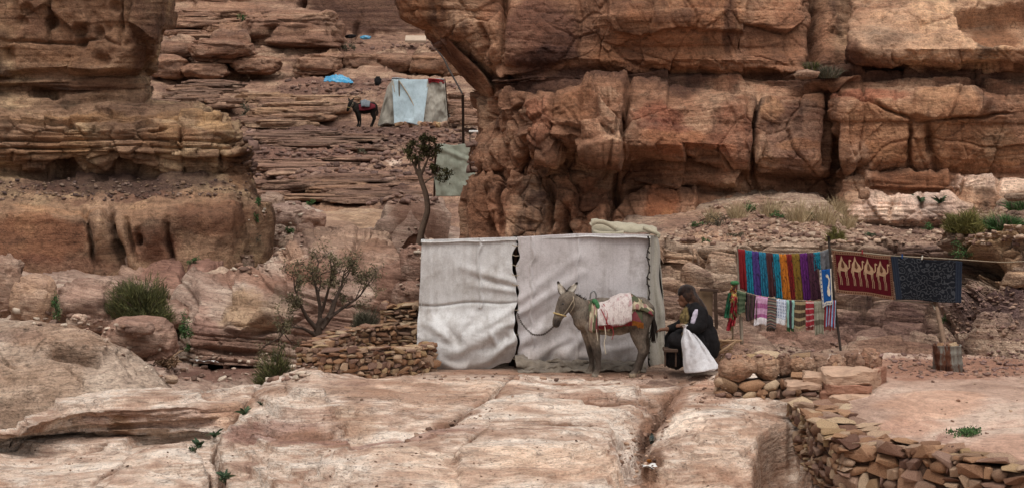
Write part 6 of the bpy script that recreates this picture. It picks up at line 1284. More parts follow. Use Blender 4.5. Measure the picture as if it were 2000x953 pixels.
# robe over torso, arms and back
rob = [([q(1368, 676), q(1368, 650), q(1364, 630), q(1357, 612)], [.225, .215, .205, .185], .98), ([q(1358, 607, -.12), q(1358, 606, .12)], [.12, .12], 1), ([q(1366, 612, .17), q(1340, 630, .16), q(1320, 639, .11), q(1308, 641, .05)], [.105, .09, .082, .07], 1),
       ([q(1368, 612, -.17), q(1367, 634, -.25), q(1356, 640, -.27), q(1348, 639, -.26)], [.11, .092, .08, .065], 1), ([q(1372, 662, 0), q(1376, 672, 0), q(1378, 680, 0)], [.23, .22, .2], 1)]
def lump(me, amp, sc, seed):
    v = np.empty(len(me.vertices) * 3, np.float32); me.vertices.foreach_get('co', v); v = v.reshape(-1, 3); nn = np.empty(len(v) * 3, np.float32); me.vertices.foreach_get('normal', nn); nn = nn.reshape(-1, 3)
    v = v + nn * (fbm(v, sc, 4, seed=seed) * amp)[:, None]; me.vertices.foreach_set('co', v.ravel()); me.update()
rob += [([q(1348, 604, -.06), q(1342, 620, -.09), q(1344, 640, -.10)], [.10, .115, .11], 1)]
painted('robe_cloth', var=.45, scale=24, bump=.5)
def robe_paint(v):
    c = patches(v, '#171415', []); ce = q(1334, 620, -.16); d_ = np.sqrt(((v[:, 0] - ce[0]) / .085) ** 2 + ((v[:, 1] - ce[1]) / .16) ** 2 + ((v[:, 2] - ce[2]) / .16) ** 2) + fbm(v, 14, 3, seed=431) * .3; w_ = (1 - sstep(.8, 1.1, d_))[:, None]; pt_ = (.6 + .8 * sstep(-.2, .2, fbm(v, 40, 2, seed=432)))[:, None]; c[:, :3] = c[:, :3] * (1 - w_) + np.array(srgb('#5f5033')) * pt_ * w_; return c
o = fused('robe', rob, .014, 'robe_cloth', person, 3, robe_paint); lump(o.data, .03, (7, 7, 4), 411)
skt = [([q(1366, 668, .05), q(1340, 660, .12), q(1316, 660, .12)], [.17, .16, .13], 1), ([q(1366, 670, -.08), q(1344, 664, -.14), q(1322, 664, -.12)], [.17, .155, .13], 1), ([q(1316, 662, .10), q(1314, 685, .09), q(1314, 704, .08)], [.13, .125, .12], 1), ([q(1324, 666, -.10), q(1322, 685, -.09), q(1321, 704, -.08)], [.13, .125, .12], 1)]
o = fused('skirt', skt, .014, 'black_robe', person, 3); lump(o.data, .035, (9, 9, 3), 412)
ap = [([q(1336, 652, -.25), q(1338, 672, -.22), q(1340, 694, -.2)], [.045, .055, .06], .7)]
o = fused('dress_front', ap, .012, 'olive_dress', person, 3); lump(o.data, .02, 9, 413)
hd = [([q(1345, 580, 0), q(1344, 573, .0), q(1346, 567, .0)], [.098, .112, .095], 1.0), ([q(1353, 580, 0), q(1362, 592, 0), q(1369, 606, 0), q(1373, 620, 0)], [.085, .085, .085, .07], 1.15), ([q(1350, 594, -.06), q(1345, 606, -.12), q(1347, 618, -.17)], [.05, .045, .03], .8), ([q(1338, 563, 0), q(1331, 567, -.02), q(1327, 573, -.02)], [.06, .05, .035], 1.5)]
o = fused('headscarf', hd, .012, 'dark_scarf', person, 3); lump(o.data, .025, (9, 9, 5), 414)
flat('white_bundle', '#b8aebb', var=.35, scale=25)
o = fused('shawl_end', [([q(1360, 608, -.22), q(1356, 620, -.25), q(1352, 634, -.27)], [.035, .042, .028], .7)], .009, 'white_bundle', person, 2); lump(o.data, .02, 16, 415)
# white sack
fabric('sack_cloth', '#dcdadb', '#c2bfc2', dirt='#8f8a8c', dirt_amt=.3, streak=.1)
sk = empty('sack', pp(1362, 718, -.2)); tag(sk, 'white cloth sack hanging from the lap of the seated person to the ground', 'sack'); SO = np.array(sk.location)
def sackf(u, v):
    t = v; cx = np.interp(t, [0, .08, .3, .6, .9, 1], [1335, 1338, 1345, 1356, 1366, 1367]); cy = np.interp(t, [0, .08, .3, .6, .9, 1], [628, 636, 655, 682, 712, 717]); w = np.interp(t, [0, .06, .12, .35, .65, .9, .97, 1], [7, 5, 8, 18, 25, 33, 33, 12]); ang = u * 2 * math.pi
    x = cx + w * np.cos(ang) * (1 + .05 * np.sin(ang * 6 + t * 5)); yy = -.28 + .0052 * w * np.sin(ang) + .030 * np.sin(ang * 6 + 2 * t) * sstep(.05, .3, t) * (1 - .5 * t); py = cy + (np.cos(ang) * -.28 * w * (t > .5) * (t < .98)) * sstep(.5, .9, t) * .6
    p = np.stack([(x - 1000) * KP * PY_, PY_ + yy, ZC - (py - YH) * KP * PY_], 1); f = fbm(p, (8, 8, 3.0), 4, seed=421) * .055 * sstep(.04, .2, t); p[:, 1] += f; p[:, 0] += f * .4; p[:, 2] = np.maximum(p[:, 2], .012); return p - SO
cloth_grid('sack_body', sackf, 64, 60, 'sack_cloth', sk, .006); tubes('neck_tie', [([pp(1335 + 6 * math.cos(t), 635 + 1.5 * math.sin(t), -.28 + .04 * math.sin(t)) - SO for t in np.linspace(0, 6.28, 12)], .008)], 'rope', sk)
# stool in front, seat stone behind, boards and firewood
st = empty('low_table', at(1309, 716, 29.2)); tag(st, 'small dark low wooden table in front of the seated person', 'table'); so = np.array(st.location)
def boxmesh(name, c, s, mat, parent, rz=0., rx=0., ry=0., bev=.004):
    bm = bmesh.new(); bmesh.ops.create_cube(bm, size=1.0); bmesh.ops.scale(bm, vec=s, verts=bm.verts[:]); bmesh.ops.bevel(bm, geom=bm.edges[:], offset=bev, segments=1, affect='EDGES')
    me = bpy.data.meshes.new(name); bm.to_mesh(me); bm.free(); me.materials.append(MATS[mat]); o = link(name, me, parent); o.location = V(c); o.rotation_euler = (rx, ry, rz); return o
boxmesh('table_top', at(1309, 682, 29.2) - so, (.19, .28, .035), 'dark_wood', st)
for px, yy in ((1299, 29.1), (1320, 29.1), (1299, 29.3), (1320, 29.3)): boxmesh('leg', at(px, 699, yy) - so, (.022, .022, .23), 'dark_wood', st)
boulder('seat_stone', 1376, 698, 29.75, 60, 46, 'squat stone the person sits on', 77, 'rock_ledge', sub=3, sq=.5, col='#8a6b5b', cat='stone')
bd = empty('leaning_boards', at(1385, 640, 30.3)); tag(bd, 'dark weathered boards leaning upright behind the seated person', 'boards'); bo = np.array(bd.location)
boxmesh('board', at(1378, 594, 30.3) - bo, (.20, .03, .42), 'old_wood', bd, ry=.03); boxmesh('board', at(1398, 603, 30.25) - bo, (.05, .04, .55), 'dark_wood', bd, ry=-.03); boxmesh('crossbar', at(1385, 566, 30.24) - bo, (.26, .03, .04), 'dark_wood', bd, ry=.05)
fw = empty('firewood_heap', at(1405, 680, 29.6)); tag(fw, 'heap of split sticks on the ground right of the seated person', 'firewood'); fo = np.array(fw.location); rs = np.random.RandomState(12)
flat('stick_wood', '#9a7d62', var=.4, scale=14)
for k in range(22):
    c = at(1378 + rs.uniform(0, 46), 664 + rs.uniform(0, 26), 29.75 - rs.uniform(0, .3)) - fo; a = rs.normal(.15, .25); L_ = rs.uniform(.12, .26); d = np.array((math.cos(a), rs.normal(0, .3), math.sin(a))) * L_; tubes('stick', [([c - d, c, c + d], [.014, .019, .012])], 'stick_wood', fw, 6)
bpy.data.scenes.remove(_TS)
# ------------------------------------------------------------------ stall: line, scarves, rugs
def chan(n, uv, fx, fy, dist=0.0):
    m = n.mapping(uv, (fx, fy, 1)); return m
def m_ikat(name, col, dark, fx=2.2, fy=16, amt=.95):
    def b(n, uv):
        f = n.noise(n.mapping(uv, (fx * 2.2, fy * .5, 1)), 1.6, 3, .6); g = n.noise(n.mapping(uv, (26, .8, 1)), 1.0, 2)
        c = n.mix(n.math('MULTIPLY', n.maprange(f, .52, .62), amt), col, dark); return n.mix(n.math('MULTIPLY', n.maprange(g, .5, .66), .6), c, dark)
    uvfabric(name, b)
def m_check(name, a, b_, c_, nx, ny, hem=None, w=.5):
    def b(n, uv):
        s = n.sep(uv); fx = n.math('FRACT', n.math('MULTIPLY', s[0], nx)); fy = n.math('FRACT', n.math('MULTIPLY', s[1], ny))
        gx = n.math('LESS_THAN', fx, w); gy = n.math('LESS_THAN', fy, w); c = n.mix(gx, a, b_); c = n.mix(n.math('MULTIPLY', gy, .75), c, c_)
        if hem: c = n.mix(n.math('LESS_THAN', s[1], hem[0]), c, hem[1])
        return c
    uvfabric(name, b)
def m_stripe(name, stops, rep, hem=None, axis=1):
    def b(n, uv):
        s = n.sep(uv); f = n.math('FRACT', n.math('MULTIPLY', s[axis], rep)); c = n.ramp(f, stops, 'CONSTANT')
        if hem: c = n.mix(n.math('LESS_THAN', s[1], hem[0]), c, hem[1])
        return c
    uvfabric(name, b)
m_ikat('sc_red', '#7d1f22', '#4a1719', amt=.35); m_ikat('sc_teal', '#1f7a90', '#15313c'); m_ikat('sc_violet', '#4b3a78', '#231d38'); m_ikat('sc_maroon', '#4a2a2c', '#261619', amt=.6); m_ikat('sc_orange', '#b36a22', '#4d2c18'); m_ikat('sc_gold', '#7b6026', '#372a17'); m_ikat('sc_purple', '#5b2464', '#2c1535'); m_ikat('sc_paisley', '#4a2a38', '#1d1216', fy=20); m_ikat('sc_grey', '#6d6d70', '#4a4a4d', amt=.4); m_ikat('sc_red2', '#7a2222', '#35191b'); m_ikat('sc_blue', '#28718c', '#1c2f45')
m_check('sc_green', '#46563f', '#3b4a38', '#5f6c54', 5, 5); m_stripe('sc_darkstripe', [(0, '#241f22'), (.3, '#4d3a33'), (.45, '#251f24'), (.62, '#5a3f47'), (.75, '#1f1c20'), (.9, '#6a5a48')], 3, axis=0)
m_check('sc_pink', '#8f4a77', '#a5668f', '#c7a3bb', 9, 3, hem=(.22, '#d8d2d4'), w=.55); m_stripe('sc_multi', [(0, '#4d4a47'), (.18, '#7b5b50'), (.3, '#3d3d3c'), (.48, '#83786d'), (.6, '#6a3f40'), (.72, '#50504a'), (.88, '#8c8577')], 4)
m_check('sc_bluewhite', '#c9ced6', '#50628c', '#c4cad4', 7, 9, hem=(.2, '#d6d6d8'), w=.45); m_stripe('sc_mint', [(0, '#7fa69a'), (.32, '#3a2a33'), (.68, '#86aba0')], 1, axis=0); m_check('sc_plaid', '#4a3c2e', '#3b3026', '#a89672', 5, 4, w=.35); m_check('sc_redwhite', '#8c2a33', '#93323a', '#bda59f', 4, 5, w=.25)
m_stripe('sc_olive', [(0, '#8a8776'), (.4, '#5f584b'), (.62, '#8f8c7c'), (.9, '#7a7666')], 1.6); m_stripe('sc_redblue', [(0, '#7d2329'), (.3, '#8fa9c4'), (.45, '#4d6f99'), (.6, '#7d2329'), (.85, '#93aac0')], 2, axis=0)
LY = 29.7
def lpt(px, py, Y=LY): return at(px, py, Y)
def hang(name, label, cat, mat, px0, px1, ytop0, ytop1, bx0, bx1, ybot, seed, group=None, wob=.012, folds=3, nu=18, nv=34, Y=LY, thick=.008, fringe=None, gather=0.0):
    """a cloth hung over the line: short fold behind the line, long fall in front"""
    root = empty(name, lpt((px0 + px1) / 2, (ytop0 + ytop1) / 2, Y)); tag(root, label, cat, group); O = np.array(root.location)
    def fn(u, v):
        t = np.clip((v - .12) / .88, 0, 1); top = ytop0 + (ytop1 - ytop0) * u; x = (px0 + (px1 - px0) * u) * (1 - t) + (bx0 + (bx1 - bx0) * u) * t; y = top * (1 - t) + (ybot + 2 * np.sin(u * 5 + seed)) * t
        back = v < .12; y = np.where(back, top + (.12 - v) / .12 * (ybot - top) * .35, y)
        yy = np.where(back, .022, -.022 * sstep(0, .05, t)); yy += -.016 * np.sin(u * math.pi * 2 * folds + seed) * (.35 + .65 * t) + wob * fbm(np.stack([u * 2 + seed, v * 3, u * 0], 1), 1.6, 3, seed=seed)
        x = x + 1.5 * fbm(np.stack([u * 0 + seed, v * 4, u], 1), 1.0, 3, seed=seed + 1)
        p = np.stack([(x - 1000) * KP * Y, Y + yy, ZC - (y - YH) * KP * Y], 1); return p - O
    cloth_grid('cloth', fn, nu, nv, mat, root, thick)
    if fringe:
        rs = np.random.RandomState(seed); lst = []
        for k in range(10):
            x = bx0 + (bx1 - bx0) * (k + .5) / 10; lst.append(([lpt(x, ybot - 1, Y - .03) - O, lpt(x + rs.normal(0, .5), ybot + 5 + rs.uniform(0, 3), Y - .032) - O], .005))
        tubes('fringe', lst, fringe, root, 4)
    return root
GU, GL = 'scarves on the upper line', 'scarves on the lower line'
up = [('sc_red', 1441, 1454, 1446, 1459, 565, 'plain dark red scarf, leftmost on the upper line'), ('sc_teal', 1454, 1468, 1458, 1473, 573, 'teal scarf beside the plain red one on the upper line'), ('sc_violet', 1468, 1482, 1473, 1489, 577, 'violet blue scarf between two teal scarves on the upper line'),
      ('sc_blue', 1482, 1495, 1488, 1502, 580, 'blue teal scarf between the violet and the dark maroon scarf'), ('sc_maroon', 1495, 1508, 1502, 1516, 580, 'dark maroon scarf between two teal scarves on the upper line'), ('sc_teal', 1508, 1521, 1514, 1528, 583, 'teal scarf directly left of the orange one'),
      ('sc_orange', 1521, 1535, 1526, 1545, 585, 'bright orange scarf with dark marks on the upper line'), ('sc_red2', 1535, 1546, 1543, 1554, 586, 'narrow red scarf between the orange and the olive gold one'), ('sc_gold', 1546, 1561, 1552, 1569, 586, 'olive gold scarf with dark marks on the upper line'), ('sc_purple', 1561, 1576, 1569, 1584, 586, 'bright purple scarf on the upper line'),
      ('sc_paisley', 1576, 1590, 1583, 1605, 585, 'dark plum patterned scarf right of the bright purple one'), ('sc_teal', 1589, 1601, 1590, 1602, 526, 'short folded teal scarf beside the grey one'), ('sc_grey', 1600, 1622, 1601, 1622, 528, 'short grey scarf next to the dark pole')]
def uy(px): return np.interp(px, [1440, 1470, 1530, 1600, 1624], [485, 490, 496, 492, 484])
def ly(px): return np.interp(px, [1438, 1480, 1530, 1600, 1632], [566, 577, 585, 588, 586])
for k, (m, a, b, c, d, yb, lab) in enumerate(up): hang('scarf', lab, 'scarf', m, a, b, uy(a), uy(b), c, d, yb, 500 + k, GU, folds=2 + k % 2)
lo = [('sc_green', 1439, 1457, 1437, 1455, 611, 'green checked scarf with cream fringe, leftmost on the lower line', 'cream_cord'), ('sc_darkstripe', 1457, 1479, 1457, 1477, 624, 'dark striped scarf between the green and the pink one', None), ('sc_pink', 1476, 1499, 1472, 1496, 634, 'pink checked scarf with a white hem on the lower line', None), ('sc_multi', 1498, 1516, 1497, 1514, 640, 'grey brown multi-striped scarf right of the pink one', 'mane_hair'),
      ('sc_bluewhite', 1515, 1535, 1512, 1534, 632, 'blue and white checked scarf with a white hem', None), ('sc_mint', 1536, 1551, 1537, 1550, 640, 'mint green scarf with a dark stripe and twisted ends', 'green_cloth'), ('sc_plaid', 1551, 1573, 1551, 1573, 640, 'dark brown and cream plaid scarf on the lower line', 'cream_cord'), ('sc_redwhite', 1573, 1590, 1574, 1589, 638, 'red and white checked scarf on the lower line', 'red_fringe'),
      ('sc_olive', 1590, 1609, 1591, 1608, 652, 'grey olive banded scarf on the lower line', None), ('sc_redblue', 1610, 1632, 1609, 1630, 638, 'red and blue scarf under the swan rug by the dark pole', 'red_fringe')]
for k, (m, a, b, c, d, yb, lab, frg) in enumerate(lo): hang('scarf', lab, 'scarf', m, a, b, ly(a), ly(b), c, d, yb, 540 + k, GL, Y=29.55, fringe=frg, folds=1 + k % 3)
# poles and lines
flat('iron_pole', '#3a322d', rough=.7, var=.4); flat('grey_wood', '#8c7f70', var=.35, scale=12)
tag(tubes('line_pole', [(smoothline([lpt(1618, 462, 29.62), lpt(1628, 570, 29.6), lpt(1643, 693, 29.58)], 12), .018)], 'iron_pole'), 'thin dark slanting pole between the scarves and the camel rug', 'pole')
tag(tubes('line_pole', [(smoothline([lpt(1441, 480, 29.72), lpt(1443, 560, 29.7), lpt(1447, 620, 29.6), lpt(1449, 672, 29.55)], 12), [.014] * 4 + [.018] * 4 + [.024] * 4)], 'grey_wood'), 'short weathered wooden pole at the left end of the scarf lines', 'pole')
tag(tubes('clothes_line', [(smoothline([lpt(x, uy(x), LY) for x in range(1440, 1626, 12)] + [lpt(1626, 486, 29.66)], 40), .006)], 'rope', None, 6), 'upper cord carrying the bright patterned scarves', 'line')
tag(tubes('clothes_line', [(smoothline([lpt(x, ly(x), 29.55) for x in range(1438, 1634, 14)], 40), .006)], 'rope', None, 6), 'lower cord carrying the checked and striped scarves', 'line')
tag(tubes('clothes_line', [(smoothline([lpt(1625, 487, 29.62), lpt(1680, 493, 29.6), lpt(1741, 499, 29.6), lpt(1810, 503, 29.6), lpt(1880, 507, 29.7), lpt(1960, 512, 30.6), lpt(2030, 508, 31.4)], 40), .007)], 'rope', None, 6), 'long cord carrying the camel rug and running to the right edge', 'line')
# rugs
def quadrug(name, label, mat, c4, seed, sag=3.0, Y=29.6, border=None, wob=.02, nu=60, nv=44, thick=.012):
    root = empty(name, lpt(*c4[0], Y)); tag(root, label, 'rug'); O = np.array(root.location); (a, b, c, d) = [np.array(p, float) for p in c4]
    def fn2(u, v, off=0.0):
        u = np.asarray(u, float); v = np.asarray(v, float)
        xy = (a * (1 - u)[:, None] + b * u[:, None]) * (1 - v)[:, None] + (d * (1 - u)[:, None] + c * u[:, None]) * v[:, None]; xy[:, 1] += sag * np.sin(u * math.pi * 3 + seed) * .35 * (1 - v) + 1.2 * np.sin(u * 7 + seed) * v
        yy = -.02 + wob * np.sin(u * 6 + v * 2 + seed) * v + wob * .6 * np.sin(u * 13 + seed) * (1 - v * .5) - off
        return np.stack([(xy[:, 0] - 1000) * KP * Y, Y + yy, ZC - (xy[:, 1] - YH) * KP * Y], 1) - O
    cloth_grid('weave', fn2, nu, nv, mat, root, thick); return root, fn2
def applique(root, fn2, name, polys, mat, off=.011):
    """flat woven figures: polygons in rug coordinates, finely triangulated so that they follow the weave"""
    V_, F_ = [], []
    for poly in polys:
        bm = bmesh.new(); vs_ = [bm.verts.new((x, y, 0)) for x, y in poly]; bm.faces.new(vs_); bmesh.ops.triangulate(bm, faces=bm.faces[:])
        for _ in range(3):
            es = [e for e in bm.edges if e.calc_length() > .035]
            if es: bmesh.ops.subdivide_edges(bm, edges=es, cuts=1); bmesh.ops.triangulate(bm, faces=bm.faces[:])
        bm.verts.index_update(); o = len(V_); V_ += [tuple(v.co[:2]) for v in bm.verts]; F_ += [tuple(v.index + o for v in f.verts) for f in bm.faces]; bm.free()
    A = np.array(V_); return link(name, mesh_py(name, fn2(A[:, 0], A[:, 1], off), F_, mat), root)
def stroke(pts, w):
    pts = [np.array(p, float) for p in pts]; L, R_ = [], []
    ws = w if hasattr(w, '__len__') else [w] * len(pts)
    for i in range(len(pts)):
        t = pts[min(i + 1, len(pts) - 1)] - pts[max(i - 1, 0)]; n = np.array((-t[1], t[0])); n /= np.linalg.norm(n) + 1e-9; L.append(pts[i] + n * ws[i]); R_.append(pts[i] - n * ws[i])
    return [[tuple(L[i]), tuple(L[i + 1]), tuple(R_[i + 1]), tuple(R_[i])] for i in range(len(pts) - 1)]
def wool(name, c): flat(name, c, var=.25, scale=40, bump=.5, rough=.97, spec=.05)
wool('rug_maroon', '#4d161c'); wool('rug_tan', '#a5866a'); wool('rug_tan_dark', '#5a3a2c'); wool('rug_border', '#84644f'); wool('rug_blue', '#1f4c86'); wool('rug_cream', '#c9c2b4')
root, fn2 = quadrug('camel_rug', 'dark red rug with four tan camels hung on the line', 'rug_maroon', [(1625, 488), (1740, 500), (1747, 584), (1633, 569)], 1)
bord = []
for (x0, y0, x1, y1) in ((0, 0, 1, .075), (0, .925, 1, 1), (0, 0, .045, 1), (.955, 0, 1, 1)): bord.append([(x0, y0), (x1, y0), (x1, y1), (x0, y1)])
applique(root, fn2, 'border', bord[:2] + [[(0, .075), (.045, .075), (.045, .925), (0, .925)], [(.955, .075), (1, .075), (1, .925), (.955, .925)]], 'rug_border', .010)
dots = []
for k in range(26):
    x = (k + .5) / 26; dots += [[(x - .012, .02), (x + .012, .02), (x + .012, .055), (x - .012, .055)], [(x - .012, .945), (x + .012, .945), (x + .012, .98), (x - .012, .98)]]
for k in range(16):
    y = .09 + .82 * (k + .5) / 16; dots += [[(.015, y - .016), (.04, y - .016), (.04, y + .016), (.015, y + .016)], [(.96, y - .016), (.985, y - .016), (.985, y + .016), (.96, y + .016)]]
tagk(applique(root, fn2, 'border_marks', dots, 'rug_tan_dark', .016), 'stuff')
def camel(cx, cy, s):
    f = lambda x, y: (cx + x * s * .40, cy - .04 - y * s); P_ = []
    P_.append([f(-.30, .10), f(-.27, .24), f(-.16, .34), f(-.05, .52), f(.02, .36), f(.13, .27), f(.22, .22), f(.27, .12), f(.24, .02), f(.10, -.02), f(-.15, .0), f(-.27, .03)])
    P_ += stroke([f(.2, .14), f(.30, .08), f(.37, .14), f(.39, .26), f(.38, .36)], [.025 * s, .022 * s, .018 * s, .014 * s, .012 * s]); P_.append([f(.35, .36), f(.40, .40), f(.50, .38), f(.52, .34), f(.42, .33)])
    for x0, x1 in ((-.26, -.24), (-.20, -.15), (.12, .13), (.20, .23)): P_ += stroke([f(x0, .06), f(x0 - .02, -.14), f((x0 + x1) / 2 + .02, -.26), f(x1, -.48)], [.012 * s, .007 * s, .006 * s, .006 * s])
    P_ += stroke([f(-.29, .12), f(-.34, .0), f(-.33, -.06)], .008 * s); return P_
def camel_dark(cx, cy, s):
    f = lambda x, y: (cx + x * s * .40, cy - .04 - y * s); return [[f(-.12, .14), f(-.08, .30), f(-.02, .36), f(.04, .26), f(.08, .14), f(-.02, .09)]]
cs = [(.16, .50), (.385, .50), (.60, .51), (.815, .51)]
for x, y in cs: c_ = applique(root, fn2, 'camel_figure', camel(x, y, .70), 'rug_tan', .010); m_ = applique(root, fn2, 'saddle_mark', camel_dark(x, y, .70), 'rug_tan_dark', .015); m_.parent = c_
def navy(n, uv):
    w = n.noise(uv, 3.0, 3, color=True); q2 = n.vadd(uv, n.vadd(w, (.16, .16, 0), 'MULTIPLY')); v = n.voronoi(n.mapping(q2, (13, 8, 1)), 1.0); r = n.math('PINGPONG', n.math('MULTIPLY', v, 5.0), 1.0)
    c = n.mix(n.maprange(r, .62, .8, 0, .75), '#14161c', '#45474b'); s = n.sep(uv); e = n.math('MINIMUM', n.math('MINIMUM', s[0], n.math('SUBTRACT', 1.0, s[0])), .2); tart = n.math('MULTIPLY', n.math('GREATER_THAN', n.wave(n.mapping(uv, (9, 7, 1)), 1.0), .5), .35)
    return n.mix(n.maprange(e, .085, .095, 1, 0), c, n.mix(tart, '#1c222e', '#343a46'))
uvfabric('rug_navy', navy)
quadrug('dark_rug', 'dark navy rug with grey scrollwork hung right of the camel rug', 'rug_navy', [(1739, 500), (1879, 511), (1876, 591), (1749, 584)], 3, wob=.03)
root, fn2 = quadrug('swan_rug', 'small blue rug with a white swan hung beside the dark pole', 'rug_blue', [(1600, 527), (1623, 524), (1626, 592), (1606, 599)], 2, sag=.5, Y=29.52, nu=24, nv=36, wob=.012)
applique(root, fn2, 'border', [[(0, 0), (.14, 0), (.14, 1), (0, 1)], [(.14, .9), (1, .88), (1, 1), (.14, 1)], [(.9, .0), (1, 0), (1, .88), (.9, .88)]], 'rug_cream', .010)
tagk(applique(root, fn2, 'border_marks', sum([[[(.03, k / 9 + .02), (.1, k / 9 + .02), (.1, k / 9 + .06), (.03, k / 9 + .06)]] for k in range(9)], []) + [[(.2 + k * .16, .93), (.27 + k * .16, .93), (.27 + k * .16, .97), (.2 + k * .16, .97)] for k in range(5)], 'rug_blue', .016), 'stuff')
applique(root, fn2, 'swan_figure', [[(.52, .62), (.6, .52), (.72, .5), (.82, .58), (.84, .7), (.72, .76), (.58, .72)]] + stroke([(.62, .56), (.74, .42), (.78, .3), (.68, .2), (.6, .17), (.55, .22)], [.07, .06, .05, .045, .05, .02]) + stroke([(.5, .2), (.6, .17), (.5, .16)], .02), 'rug_cream', .010)
# clothes pegs on the long line
for k, (px, py, m) in enumerate(((1684, 492, 'red_fringe'), (1762, 500, 'rug_blue'), (1801, 503, 'rug_cream'))): tag(boxmesh('clothes_peg', lpt(px, py, 29.56), (.016, .03, .06), m, None, ry=.1 * k), ('red', 'blue', 'white')[k] + ' peg on the long line above the rugs', 'peg')
# hanging sashes on the left stand
hs_ = empty('headscarf_stand', lpt(1432, 640, 29.45)); tag(hs_, 'stick stand with green cap and long red and green sashes left of the scarves', 'scarf stand'); ho = np.array(hs_.location)
tubes('stick', [([lpt(1432, 548, 29.5) - ho, lpt(1431, 668, 29.5) - ho], .012)], 'grey_wood', hs_)
o = boulder('cap', 1435, 552, 29.45, 17, 9, None, 81, 'green_cloth', sub=3, rough=.4); o.parent = hs_; o.location = V(lpt(1435, 552, 29.45) - ho)
def m_print(name, cols, sc):
    uvfabric(name, lambda n, uv: n.ramp(n.voronoi(n.mapping(uv, (sc, sc * 3, 1)), 1.0, 'F1', 'Color'), [(i / len(cols), c) for i, c in enumerate(cols)], 'CONSTANT'))
m_print('neck_print', ['#7b2a2c', '#a88a4a', '#3d2a26', '#8d4a3a', '#c0a880'], 5); m_print('sash_red', ['#8c1f2a', '#7a1a24', '#a13a40', '#5d5a3a', '#8c1f2a'], 4); m_print('sash_green', ['#1f4d35', '#2a5c3f', '#193c2c'], 3)
def strip(name, mat, pts, w, seed):
    def fn(u, v):
        A = np.array(smoothline([lpt(a, b, 29.44) for a, b in pts], 40)) - ho; i = np.clip((v * 39), 0, 38.999); k = i.astype(int); f = (i - k)[:, None]; p = A[k] * (1 - f) + A[k + 1] * f
        p[:, 0] += (u - .5) * w * KP * 29.5 * (.7 + .5 * v); p[:, 1] += -.02 * np.sin(u * 9 + seed + v * 3) + .012 * np.sin(v * 14 + seed); return p
    return cloth_grid(name, fn, 10, 40, mat, hs_, .006)
strip('neck_cloth', 'neck_print', [(1435, 555), (1432, 570), (1431, 590)], 16, 1); strip('sash', 'sash_red', [(1434, 578), (1431, 600), (1427, 625), (1424, 645)], 9, 2); strip('sash', 'sash_green', [(1425, 572), (1422, 595), (1419, 620)], 8, 3); strip('sash', 'sash_red', [(1437, 580), (1436, 605), (1432, 636)], 6, 4)
# leaning plank in a rusty drum, right
pl = empty('plank_post', lpt(1850, 690, 28.0)); tag(pl, 'split weathered plank post leaning out of the rusty drum behind the dark rug', 'post'); po = np.array(pl.location)
flat('plank_wood', '#7a6250', var=.45, scale=7); tubes('plank', [([lpt(1824, 580, 29.75) - po, lpt(1829, 600, 29.66) - po, lpt(1838, 640, 28.9) - po, lpt(1851, 700, 27.95) - po], [.034, .034, .036, .036])], 'plank_wood', pl, 5); tubes('strut', [([lpt(1818, 588, 29.8) - po, lpt(1832, 615, 29.4) - po], .012)], 'grey_wood', pl, 5); tubes('crossbar', [([lpt(1745, 586, 29.68) - po, lpt(1830, 592, 29.7) - po], .01)], 'grey_wood', pl, 5)
n_ = NT('rusty_drum'); P = n_.coord(); f = n_.noise(n_.mapping(P, (3, 3, .7)), 2.2, 5, .7); c = n_.ramp(f, [(.34, '#2f1c17'), (.46, '#573423'), (.54, '#6f6a62'), (.64, '#8a857a'), (.78, '#5f747c')]); n_.base(c, .75); n_.bump(n_.noise(P, 12, 4), .5, .02)
dr = empty('drum', atz(1852, 727, .255)); tag(dr, 'dented rusty metal drum filled with stones holding the plank post', 'drum'); do = np.array(dr.location); vs_, fs = [], []
for i, (zz, rr) in enumerate(((0, .185), (.02, .19), (.1, .188), (.12, .197), (.14, .188), (.24, .186), (.26, .195), (.28, .186), (.35, .184), (.365, .192), (.365, .172), (.25, .168))):
    for k in range(28):
        a = 2 * math.pi * k / 28; r2 = rr * (1 + .05 * math.sin(a * 3 + zz * 9) + .03 * math.sin(a * 7)); vs_.append((r2 * math.cos(a) + zz * -.06, r2 * math.sin(a), zz))
for i in range(11):
    for k in range(28): fs.append((i * 28 + k, i * 28 + (k + 1) % 28, i * 28 + 28 + (k + 1) % 28, i * 28 + 28 + k))
link('drum_wall', mesh_py('drum_wall', vs_, fs, 'rusty_drum'), dr)
RND = random.Random(3)
for k in range(9): put_stone(dr, (.1 * math.cos(k * 2.2) * (k > 0), .1 * math.sin(k * 2.2) * (k > 0), .32 + .02 * (k % 3)), (.12, .12, .10), k, ROUND + ANG, name='filler_stone')
# ------------------------------------------------------------------ placing things on the rock surface
bpy.context.view_layer.update(); _DG = bpy.context.evaluated_depsgraph_get()
ROCK = {'bedrock', 'outcrop', 'cliff', 'cliff_left', 'slope', 'wadi_bed', 'ledges', 'terrace', 'rock_mound', 'rock_mound_pink', 'rock_shelf', 'ground', 'boulder', 'stone', 'capstone', 'cliff_flake'}
def hit(px, py, rock_only=True):
    o = Vector((0, 0, ZC)); d = (Vector(at(px, py, 50.0)) - o).normalized()
    for _ in range(8):
        ok, loc, nrm, idx, ob, _m = SC.ray_cast(_DG, o, d)
        if not ok: return None
        if not rock_only or ob.name.split('.')[0] in ROCK: return np.array(loc), np.array(nrm)
        o = loc + d * .02
    return None
